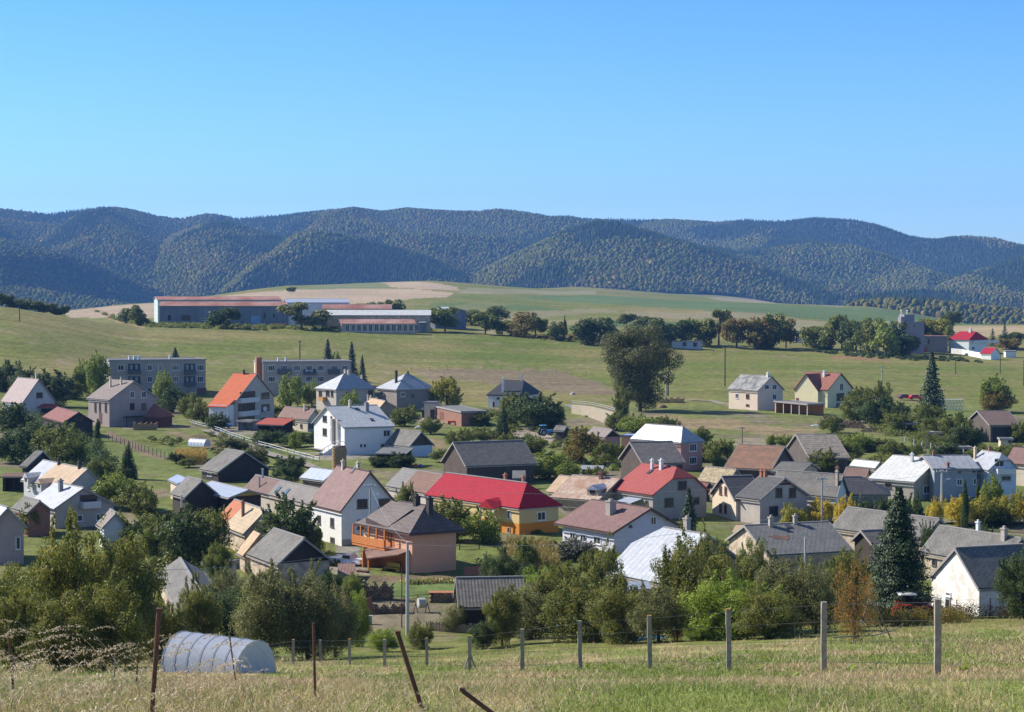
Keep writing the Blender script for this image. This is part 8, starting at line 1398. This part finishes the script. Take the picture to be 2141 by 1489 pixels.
q = M_['stones']; mb = MB(); mb.dome((0, 0, -.2), 1.0, .8, 1.0, 9, 4); o = mb.obj('boulder', surf('pale boulder', (.5, .44, .36), (.36, .32, .27)), None, True); o.location = q[:3]; setp(o, 'single pale boulder on the upper meadow', 'boulder')
# round firewood stack
q = M_['silo']; f = empty('round_wood_stack', q[:3], 0, 'tall round stack of firewood before the big white house', 'woodpile'); ms = surf('stacked split firewood', (.60, .44, .24), (.36, .25, .14), nscale=6, var=.3)
mb = MB(); mb.tube((0, 0, -.3), (0, 0, q[4] - .1), 1.05, n=20); mb.obj('core', ms, f); mb = MB()
for lv in range(16):
    for k in range(22):
        a = 2 * math.pi * (k + .5 * (lv % 2)) / 22; R = 1.3 + rr.uniform(-.08, .08); z = .1 + lv * (q[4] - .2) / 16; c, s = math.cos(a), math.sin(a); mb.tube((c * .9, s * .9, z), (c * R, s * R, z), .125 * rr.uniform(.8, 1.1), n=5)
mb.obj('split_logs', ms, f); mb = MB(); mb.tube((0, 0, q[4] - .08), (0, 0, q[4] + .12), 1.25, 1.0, 16); mb.obj('lid', WALL['wood_brown'](), f)
# concrete lattice stack
q = M_['lattice']; f = empty('lattice_stack', q[:3], -.25, 'white concrete lattice frames stacked on the right meadow', 'lattice'); mb = MB()
for lv in range(3):
    z = .15 + lv * .85; mb.box(-3.3, -.5, z, 3.3, .5, z + .16)
    for k in range(9): x = -3.2 + k * .78 + (.3 if lv % 2 else 0); mb.box(x, -.48, z + .161, x + .22, .48, z + .849)
mb.box(-3.4, -.7, 2.701, 3.4, .7, 2.9); mb.obj('frames', plain('white concrete', (.66, .65, .62)), f)
def cloth(q, label, name, cat, col, w_, d_, h, seed):
    rg = np.random.default_rng(seed); n = 15; xs = np.linspace(-1, 1, n); X, Y = np.meshgrid(xs, xs); R = np.maximum(abs(X), abs(Y)); Z = h * np.clip(1 - R ** 3, 0, 1) * (.8 + .5 * (fbm(X * 2 + seed, Y * 2, 3, seed) - .5)) + .03
    X2 = X * w_ / 2 * (1 + .1 * (fbm(X * 3, Y * 3, 2, 3) - .5)); V = np.stack([X2, Y * d_ / 2, Z], -1).reshape(-1, 3); i = np.arange(n * n).reshape(n, n); F = np.stack([i[:-1, :-1], i[:-1, 1:], i[1:, 1:], i[1:, :-1]], -1).reshape(-1, 4)
    o = bpy.data.objects.new(name, mesh_np(name, V, F, [plain(name + ' cloth', col, .5)])); link(o); o.location = q[:3]; setp(o, label, cat)
cloth(M_['tarp'], 'bright blue tarpaulin heap right of the long red roof', 'tarpaulin', 'tarpaulin', (.06, .25, .62), 3.2, 2.6, 1.9, 4); cloth(M_['bluesheet'], 'crumpled light blue sheet on the grass below the near orchard', 'plastic_sheet', 'sheet', (.12, .38, .6), 2.8, 1.4, .55, 6)
cloth(M_['sheetpile'], 'flat pile of pale green sheets on the garden slope', 'sheet_pile', 'sheets', (.35, .45, .4), 3.4, 1.6, .35, 9); cloth(M_['boat'], 'pale covered boat shaped heap on the grass left of the garages', 'covered_heap', 'heap', (.42, .42, .38), 3.6, 1.8, .8, 12)
cloth(M_['greensheet'], 'small turquoise sheet behind the mossy dark barn', 'plastic_sheet', 'sheet', (.1, .5, .42), 1.6, .8, .35, 14)
# laundry line
q = M_['laundry']; f = empty('clothes_line', q[:3], 0, 'short clothes line with white washing in the bottom centre', 'clothes line'); mb = MB(); mb.tube((-.9, 0, -.3), (-.9, 0, 1.75), .04); mb.tube((1.0, 0, -.3), (.95, 0, 1.75), .04); mb.obj('post', WOOD, f); mb = MB(); mb.tube((-.9, 0, 1.7), (.95, 0, 1.7), .012, n=4); mb.obj('line', WIRE, f)
for k, (x, w_, l, c) in enumerate(((-.72, .42, .95, (.75, .75, .78)), (-.25, .38, .8, (.5, .65, .8)), (.18, .5, .55, (.78, .78, .78)), (.62, .3, .7, (.7, .74, .8)))):
    mb = MB(); mb.add([(x, 0, 1.7), (x + w_, 0, 1.7), (x + w_ * .95, .06, 1.7 - l), (x + w_ * .5, -.05, 1.7 - l * 1.02), (x + .02, .05, 1.7 - l), (x + w_ * .5, .03, 1.7)], [(0, 5, 3, 4), (5, 1, 2, 3)]); o = mb.obj('washing', plain('washing %d' % k, c)); o.location = q[:3]; sm = o.modifiers.new('t', 'SOLIDIFY'); sm.thickness = .012
    setp(o, ['white shirt hanging at the left end of the clothes line', 'pale blue cloth second on the clothes line', 'white cloth in the middle right of the clothes line', 'small bluish cloth at the right end of the clothes line'][k], 'washing')
# stick tripod
P3 = [Vector(p) for p in M_['tripod']]; c0 = P3[0]; f = empty('stick_tripod', c0, 0, 'tripod of three thin poles with a cross stick under the orange tree', 'tripod'); ap = (P3[0] + P3[1]) / 2 - c0 + Vector((-.1, .6, M_['tripod_top'])); 
for p in P3: mb = MB(); b = p - c0 + Vector((0, 0, -.2)); mb.tube(b, b + (ap - b) * 1.08, .045, .03); mb.obj('pole', WOOD, f)
mb = MB(); a = P3[0] - c0; b = P3[1] - c0; d = (b - a); mb.path([a - d * .45 + Vector((0, -.1, .55)), a + Vector((0, -.06, .5)), a.lerp(b, .5) + Vector((0, -.06, .42)), b + Vector((0, -.06, .6)), b + d * .3 + Vector((0, -.06, 1.0))], .045, .025); mb.obj('cross_stick', WOOD, f)
for i, (xp, yp, hh, lx) in enumerate(((9.2, 0, 0, 0),)): pass
# garden bench, table, bin, boards by the peach house
q = M_['bench']; f = empty('garden_bench', (q[0], q[1], q[2] + .05), -.7, 'yellow garden bench set under the porch of the peach house', 'bench'); ym = plain('yellow painted wood', (.6, .42, .08))
for nm, bx in (('seat', (-1, -.25, .42, 1, .25, .5)), ('backrest', (-1, .26, .55, 1, .32, 1.0)), ('leg', (-.95, -.2, 0, -.85, .3, .419)), ('leg', (.85, -.2, 0, .95, .3, .419))): mb = MB(); mb.box(*bx); mb.obj(nm, ym, f)
q = M_['pots']; f = empty('log_seat', (q[0], q[1], q[2]), -.6, 'low rust brown garden seat at the left corner of the peach house', 'seat'); mb = MB(); mb.box(-.8, -.3, .3, .8, .3, .42); mb.obj('seat', RUSTY, f)
for s in (-.7, .6): mb = MB(); mb.box(s, -.25, 0, s + .1, .25, .299); mb.obj('leg', RUSTY, f)
q = M_['bins']; f = empty('water_barrel', q[:3], 0, 'pale blue-grey water barrel by the leaning rusty boards', 'barrel'); mb = MB(); mb.tube((0, 0, 0), (0, 0, .95), .33, .33, 14); mb.obj('drum', plain('pale blue plastic', (.35, .42, .46)), f); mb = MB(); mb.tube((0, 0, .952), (0, 0, 1.0), .36, .36, 14); mb.obj('lid', plain('white insulator', (.7, .7, .7)), f)
def board(q, w_, h, lean, col, label, rz=0): mb = MB(); mb.add([(-w_ / 2, 0, 0), (w_ / 2, 0, 0), (w_ / 2, lean, h), (-w_ / 2, lean * .9, h * .85), (-w_ / 2, .06, 0), (w_ / 2, .06, 0), (w_ / 2, lean + .06, h), (-w_ / 2, lean * .9 + .06, h * .85)], [(0, 1, 2, 3), (7, 6, 5, 4), (0, 4, 5, 1), (1, 5, 6, 2), (2, 6, 7, 3), (3, 7, 4, 0)]); o = mb.obj('leaning_board', plain('rust brown board', col)); o.location = q[:3]; o.rotation_euler.z = rz; setp(o, label, 'board')
board(M_['rustboard'], 1.3, 1.7, .8, (.3, .11, .05), 'rust brown board leaning by the water barrel', .5); board(M_['rustsheet'], 2.2, 1.1, .9, (.48, .15, .05), 'orange rusty sheet behind the low grey shed roof'); board(M_['greyboard'], 1.3, 1.5, .6, (.62, .64, .7), 'pale board leaning on the timber cabin wall')
q = M_['gardentable']; f = empty('cable_drum', q[:3], .3, 'pale cable drum on a wooden frame below the lawn', 'drum'); mb = MB(); mb.tube((-.35, 0, 1.05), (.35, 0, 1.05), .5, n=16); mb.obj('drum', plain('pale grey drum', (.45, .44, .4)), f)
for s in (-.6, .6):
    mb = MB(); mb.tube((s - .3, 0, -.2), (s, 0, 1.1), .05); mb.tube((s + .3, 0, -.2), (s, 0, 1.1), .05); mb.obj('trestle', WOOD, f)
q = M_['chickencoop']; f = empty('chicken_coop', q[:3], -.3, 'little chicken coop with a striped sheet roof behind the rusty roof', 'coop'); mb = MB(); mb.box(-1.8, -.7, 0, 1.8, .7, 1.0); mb.obj('wall', WALL['wood_grey'](), f); mb = MB(); mb.add([(-2, -1, .95), (2, -1, .95), (2, 0, 1.6), (-2, 0, 1.6), (2, 1, .95), (-2, 1, .95)], [(0, 1, 2, 3), (3, 2, 4, 5), (0, 3, 5), (1, 4, 2)]); mb.obj('roof', ROOF['silver_seam'](), f)
q = M_['reddigger']; f = empty('garden_cart', q[:3], .2, 'small orange-red cart by the white garage', 'cart'); mb = MB(); mb.box(-.9, -.45, .45, .9, .45, .9); mb.obj('tub', plain('orange red paint', (.65, .1, .04)), f); wheel((-.4, -.5, .28), .28, .12, f); wheel((-.4, .5, .28), .28, .12, f); mb = MB(); mb.tube((.9, 0, .6), (1.6, 0, .9), .03); mb.obj('handle', WIRE, f)
q = M_['toy']; f = empty('toy_slide', q[:3], 0, 'small red and blue plastic play set on the lawn by the barn', 'toy'); mb = MB(); mb.dome((-.45, 0, .1), .42, .35, .5, 8, 4); mb.obj('red_shell', plain('orange red paint', (.65, .1, .04)), f); mb = MB(); mb.dome((.4, 0, .1), .35, .35, .42, 8, 4); mb.obj('blue_shell', plain('blue plastic', (.04, .1, .6)), f)
q = M_['tank']; f = empty('rusty_tank', q[:3], 0, 'long rust brown tank lying before the farm sheds', 'tank'); mb = MB(); mb.tube((-3.6, 0, .9), (3.6, 0, .9), .85, n=14); mb.obj('drum', RUSTY, f); mb = MB(); mb.box(-2.4, -.5, -.3, -2, .5, .3); mb.box(2, -.5, -.3, 2.4, .5, .3); mb.obj('cradle', CONC, f)
# satellite dishes on two houses
def dish(hid, loc, rz, label, r=.5):
    f = empty('satellite_dish', loc, rz, label, 'satellite dish'); mb = MB(); n = 14; vs = [(0, 0, 0)]; fs = []
    for j in (1, 2, 3):
        for i in range(n): a = 2 * math.pi * i / n; vs.append((math.cos(a) * r * j / 3, -.12 * (j / 3) ** 2 * r * 2, math.sin(a) * r * j / 3))
    fs = [(0, 1 + i, 1 + (i + 1) % n) for i in range(n)]
    for j in (0, 1):
        for i in range(n): fs.append((1 + j * n + i, 1 + (j + 1) * n + i, 1 + (j + 1) * n + (i + 1) % n, 1 + j * n + (i + 1) % n))
    mb.add(vs, fs); o = mb.obj('reflector', plain('white dish', (.7, .7, .7)), f); sm = o.modifiers.new('t', 'SOLIDIFY'); sm.thickness = .03; mb = MB(); mb.tube((0, 0, -r * .9), (0, -r * 1.1, 0), .02, n=4); mb.tube((0, .03, 0), (0, .5, -.1), .03, n=4); mb.obj('arm', STEEL, f)
HW = lambda i, x, y, z: tuple((Matrix.Translation(HROOT[i].location) @ Matrix.Rotation(HROOT[i].rotation_euler.z, 4, 'Z')) @ Vector((x, y, z)))
p6 = [d for d in HOUSES if d['id'] == 'h6'][0]['p']; dish('h6', HW('h6', p6[3] / 2 + .15, 3.2, 3.3), math.radians(40), 'white satellite dish on the gable of the orange roofed house', .6)
# ------------------------------------------------------------------ undergrowth, maize, grasses
def scatter_poly(P, dens, rg):
    P = np.array(P); x0, y0 = P.min(0); x1, y1 = P.max(0); n = int((x1 - x0) * (y1 - y0) * dens) + 1; x = rg.uniform(x0, x1, n); y = rg.uniform(y0, y1, n); k = inpoly(x, y, P.tolist()); return x[k], y[k]
LM['weedbrown'] = leafmat('brown withered weeds', [(.10, .06, .03), (.17, .11, .06), (.24, .17, .09), (.18, .17, .06)], .3)
def undergrowth():
    rg = np.random.default_rng(9); by = {}
    for h, col, dens, P in SCRUB:
        x, y = scatter_poly(P, dens, rg); n = len(x)
        if not n: continue
        g = ground(x, y); yy = float(np.mean(y)); near = yy < 200; lf = .075 if near else (.17 if yy < 480 else .36); m = 900 if near else (240 if yy < 480 else 70)
        R = h * rg.uniform(.45, .95, n); d = rg.normal(size=(n, m, 3)); d /= np.linalg.norm(d, axis=2)[:, :, None]; d[:, :, 2] = np.abs(d[:, :, 2]); rad = rg.random((n, m)) ** .45 * (.8 + .4 * rg.random((n, m)))
        C = np.stack([x, y, g], -1)[:, None] + d * rad[..., None] * R[:, None, None] * np.array([1, 1, .95]); C = C.reshape(-1, 3); Nn = (d + rg.normal(size=d.shape) * .5 + np.array([0, 0, .3])).reshape(-1, 3); Nn /= np.linalg.norm(Nn, axis=1)[:, None]
        V, F = quads(C, Nn, lf * rg.uniform(.6, 1.4, len(C)), rg); by.setdefault(col, []).append(V)
    P2 = M_['mesh2']; n = 420; t = rg.random(n) * (len(P2) - 1); k = t.astype(int); f = (t - k)[:, None]; A = np.array(P2); c = A[k] * (1 - f) + A[k + 1] * f; c[:, 1] += rg.uniform(-5, 3.5, n); c[:, 2] = ground(c[:, 0], c[:, 1])
    tq_ = M_['redtractor']; n3 = 110; c3 = np.column_stack([tq_[0] + rg.uniform(-3.5, 3.5, n3), tq_[1] - rg.uniform(2.5, 6, n3), np.zeros(n3)]); c3[:, 2] = ground(c3[:, 0], c3[:, 1]); c = np.concatenate([c, c3]); n += n3
    m = 70; hh = rg.uniform(.5, 1.45, n)[:, None]; u = rg.random((n, m)); C = np.stack([c[:, 0:1] + rg.normal(size=(n, m)) * .22 * (.4 + u), c[:, 1:2] + rg.normal(size=(n, m)) * .25, c[:, 2:3] + u * hh], -1).reshape(-1, 3); Nn = rg.normal(size=C.shape); Nn[:, 2] *= .4; Nn /= np.linalg.norm(Nn, axis=1)[:, None]
    V, F = quads(C, Nn, rg.uniform(.03, .07, len(C)), rg, 1.5); h2 = len(V) // 8 * 4; by.setdefault('weedbrown', []).append(V[:h2]); by.setdefault('rusty', []).append(V[h2:])
    Vs = []; mi = []; ms = []
    for k, (c, L) in enumerate(by.items()): v = np.concatenate(L); Vs.append(v); mi.append(np.full(len(v) // 4, k)); ms.append(LM[c])
    V = np.concatenate(Vs); print('undergrowth', len(V) // 4); o = bpy.data.objects.new('undergrowth', mesh_np('undergrowth', V, np.arange(len(V)).reshape(-1, 4), ms, mi=np.concatenate(mi))); link(o); setp(o, 'tangled bushes and weeds filling the gardens and orchard edges', 'undergrowth', kind='stuff')
undergrowth()
def blades(x, y, g, h, w_, rg, lean=(0, 0), bend=.4, seg=3, kink=None):
    n = len(x); a = rg.uniform(0, 2 * np.pi, n); dx, dy = np.cos(a), np.sin(a); l = rg.normal(size=(n, 2)) * bend * .5 + np.array(lean); V = []
    for k in range(seg + 1):
        t = k / seg; ww = w_ * (1 - t * .85); ox = l[:, 0] * h * t ** 1.8; oy = l[:, 1] * h * t ** 1.8; z = g + h * (t - .18 * t * t * np.hypot(l[:, 0], l[:, 1]) * 2)
        V.append(np.stack([x + ox - dx * ww, y + oy - dy * ww, z], -1)); V.append(np.stack([x + ox + dx * ww, y + oy + dy * ww, z], -1))
    V = np.stack(V, 1).reshape(-1, 3); b = np.arange(n)[:, None, None] * (2 * seg + 2); q = np.array([[2 * k, 2 * k + 1, 2 * k + 3, 2 * k + 2] for k in range(seg)])[None]; return V, (b + q).reshape(-1, 4), l
GR = dict(green=leafmat('green grass blades', [(.13, .18, .03), (.20, .25, .045), (.28, .31, .07), (.36, .34, .11)], .3), dry=leafmat('dry grass blades', [(.30, .21, .10), (.42, .31, .16), (.55, .42, .24), (.65, .53, .33)], .3), seed=leafmat('pale seed heads', [(.45, .33, .20), (.58, .45, .29), (.68, .56, .38), (.75, .64, .46)], .3), maize=leafmat('ripening maize leaves', [(.16, .15, .04), (.28, .22, .06), (.36, .27, .08), (.40, .28, .10)], .3), corny=leafmat('yellow maize leaves', [(.34, .24, .05), (.46, .32, .07), (.5, .36, .1), (.4, .24, .07)], .3))
def grass():
    rg = np.random.default_rng(21); n = 300000; y = 13 * (165 / 13) ** rg.random(n); u = np.where(rg.random(n) < .85, rg.uniform(-.29, .29, n), rg.uniform(-.5, .5, n)); x = u * y; g = ground(x, y) - .02
    pat = fbm(x / 2.2, y / 11, 4, 61) + (rg.random(n) - .5) * .5; dry = pat > .512 + .02 * (u > .02) + .06 * np.clip((y - 45) / 60, 0, 1); h = (.05 + .12 * rg.random(n) ** 2) * (1 + .3 * dry) * (1 + np.clip((y - 30) / 60, 0, 1.6)); w_ = np.clip(y * .00033, .006, .03)
    V, F, l = blades(x, y, g, h, w_, rg, (-.15, 0), 1.5, 2); mi = np.repeat(dry.astype(int), 2)
    o = bpy.data.objects.new('grass', mesh_np('grass', V, F, [GR['green'], GR['dry']], mi=mi)); link(o); setp(o, 'short green and straw coloured grass covering the near meadow', 'grass', kind='stuff')
    # tall seeding grass, thick on the left, bent to the left by the wind
    n = 210; y = rg.uniform(13, 24, n); pxl = np.where(rg.random(n) < .8, rg.uniform(-60, 620, n), rg.uniform(620, 1250, n)); y = np.where(pxl > 620, rg.uniform(14, 20, n), y); x = (pxl - 1070.5) / 3995 * y; g = ground(x, y)
    h = rg.uniform(.4, 1.05, n) * np.where(pxl > 620, .6, 1) * np.clip(1.35 - pxl / 1400, .6, 1.3); V, F, l = blades(x, y, g, h, np.full(n, .005), rg, (-.62, -.05), .30, 7)
    seg = 7; tip = V.reshape(n, seg + 1, 2, 3).mean(2)[:, -2:]; m = 46; t = rg.random((n, m)) ** .8; d = tip[:, 1] - tip[:, 0]; d = d + np.array([-.05, 0, -.05]); c = tip[:, 0][:, None] + d[:, None] * (t * 1.7)[..., None] + np.stack([-.03 * t, 0 * t, -.13 * t ** 2], -1) + rg.normal(size=(n, m, 3)) * (.010 * np.sin(np.pi * (t * .8 + .15)))[..., None]
    Nn = rg.normal(size=(n * m, 3)); Nn /= np.linalg.norm(Nn, axis=1)[:, None]; V2, F2 = quads(c.reshape(-1, 3), Nn, rg.uniform(.005, .010, n * m), rg, 2.0); Va = np.concatenate([V, V2]); Fa = np.concatenate([F, F2 + len(V)]); mi = np.concatenate([np.zeros(len(F), int), np.ones(len(F2), int)])
    o = bpy.data.objects.new('tall_grass', mesh_np('tall_grass', Va, Fa, [GR['dry'], GR['seed']], mi=mi)); link(o); setp(o, 'tall dry seeding grass bent to the left along the bottom left edge', 'grass', kind='stuff')
grass()
for i, (P, mt, lb) in enumerate(zip(MAIZE, ('maize', 'corny'), ('patch of ripening maize between the orange house and the near orchard', 'small patch of yellow maize in the left garden'))):
    rg = np.random.default_rng(30 + i); x, y = scatter_poly(P, 9 if i == 0 else 12, rg); g = ground(x, y); n = len(x); h = rg.uniform(1.5, 2.3, n) * (1 if i == 0 else .95); V, F, l = blades(x, y, g, h, np.full(n, .05), rg, (0, 0), .15, 3); L = [V]; Fs = [F]; c = len(V)
    for k in range(4):
        z = g + h * rg.uniform(.25, .85, n); V2, F2, l = blades(x, y, z, rg.uniform(.4, .7, n), np.full(n, .06), rg, (rg.uniform(-.8, .8), rg.uniform(-.8, .8)), 1.2, 3); L.append(V2); Fs.append(F2 + c); c += len(V2)
    o = bpy.data.objects.new('maize', mesh_np('maize', np.concatenate(L), np.concatenate(Fs), [GR[mt]])); link(o); setp(o, lb, 'maize', kind='stuff')
# broad-leaved docks between the posts
wp = None
for i, (x, y, z, lb) in enumerate(M_['weeds']):
    if i % 3 == 0 or wp is None:
        mb = MB(); rg = random.Random(50 + i)
        for k in range(34):
            a = rg.uniform(0, 6.28); l = rg.uniform(.12, .34); c, s = math.cos(a), math.sin(a); t = rg.uniform(.3, 1.1); P = []
            for j in range(4):
                u = j / 3; q = Vector((c * l * u * math.cos(t * .6), s * l * u * math.cos(t * .6), l * (math.sin(t) * u - .35 * u * u) + .02)); ww = .036 * math.sin(math.pi * min(.97, u * .85 + .12)); P += [q + Vector((-s, c, 0)) * ww, q - Vector((-s, c, 0)) * ww]
            mb.add(P, [(2 * j, 2 * j + 1, 2 * j + 3, 2 * j + 2) for j in range(3)])
        t_ = mb.obj('dock_plant', LM['bright']); wp = t_.data; bpy.data.objects.remove(t_)
    o = bpy.data.objects.new('dock_plant', wp); link(o); o.location = (x, y, z); o.rotation_euler.z = i * 2.1; s = 1.0 + (y - 40) / 90 + .25 * math.sin(i * 3.3); o.scale = (s, s, s); setp(o, lb, 'weed', 'dock plants in the near meadow')
# flower bed before the peach house, garden beds
def flowers(P, label, cols, n, seed):
    rg = np.random.default_rng(seed); P = np.array(P, float); t = rg.random(n) * (len(P) - 1); k = t.astype(int); f = (t - k)[:, None]; c = P[k] * (1 - f) + P[k + 1] * f; x = c[:, 0] + rg.normal(size=n) * .35; y = c[:, 1] + rg.normal(size=n) * .35; z = ground(x, y) + rg.uniform(.1, .55, n)
    Nn = rg.normal(size=(n, 3)); Nn /= np.linalg.norm(Nn, axis=1)[:, None]; V, F = quads(np.stack([x, y, z], -1), Nn, rg.uniform(.06, .14, n), rg); ms = [LM['light']] + [plain('flower petals %s' % (c_,), c_) for c_ in cols]
    o = bpy.data.objects.new('flower_bed', mesh_np('flower_bed', V, F, ms, mi=rg.choice(len(ms), n, p=[.55] + [.45 / len(cols)] * len(cols)))); link(o); setp(o, label, 'flower bed', kind='stuff')
q = M_['bench']; flowers([(q[0] + 2, q[1] - 9), (q[0] + 5, q[1] - 8), (q[0] + 10, q[1] - 7)], 'row of yellow and pink garden flowers at the top of the lawn', [(.7, .5, .05), (.6, .2, .2), (.7, .6, .5)], 1400, 3)
q = M_['greenhouse']; flowers([(q[0] - 14, q[1] + 10), (q[0] - 6, q[1] + 4), (q[0] + 6, q[1] - 1)], 'rows of yellowing vegetables beside the small greenhouse', [(.5, .4, .08), (.4, .3, .1)], 1500, 4)
# ------------------------------------------------------------------ air
def haze():
    mb = MB(); mb.box(-5200, -120, -250, 5200, 8700, 420); m = bpy.data.materials.new('haze air'); m.use_nodes = True; ns = m.node_tree.nodes; ls = m.node_tree.links
    ns.remove(ns['Principled BSDF']); v = ns.new('ShaderNodeVolumePrincipled'); v.inputs['Color'].default_value = (.20, .46, 1, 1); v.inputs['Density'].default_value = .000066; v.inputs['Anisotropy'].default_value = 0
    ls.new(v.outputs[0], ns['Material Output'].inputs['Volume']); o = mb.obj('haze', m); setp(o, kind='stuff'); o['label'] = 'thin blue haze over the whole valley'; o['category'] = 'haze'
haze()
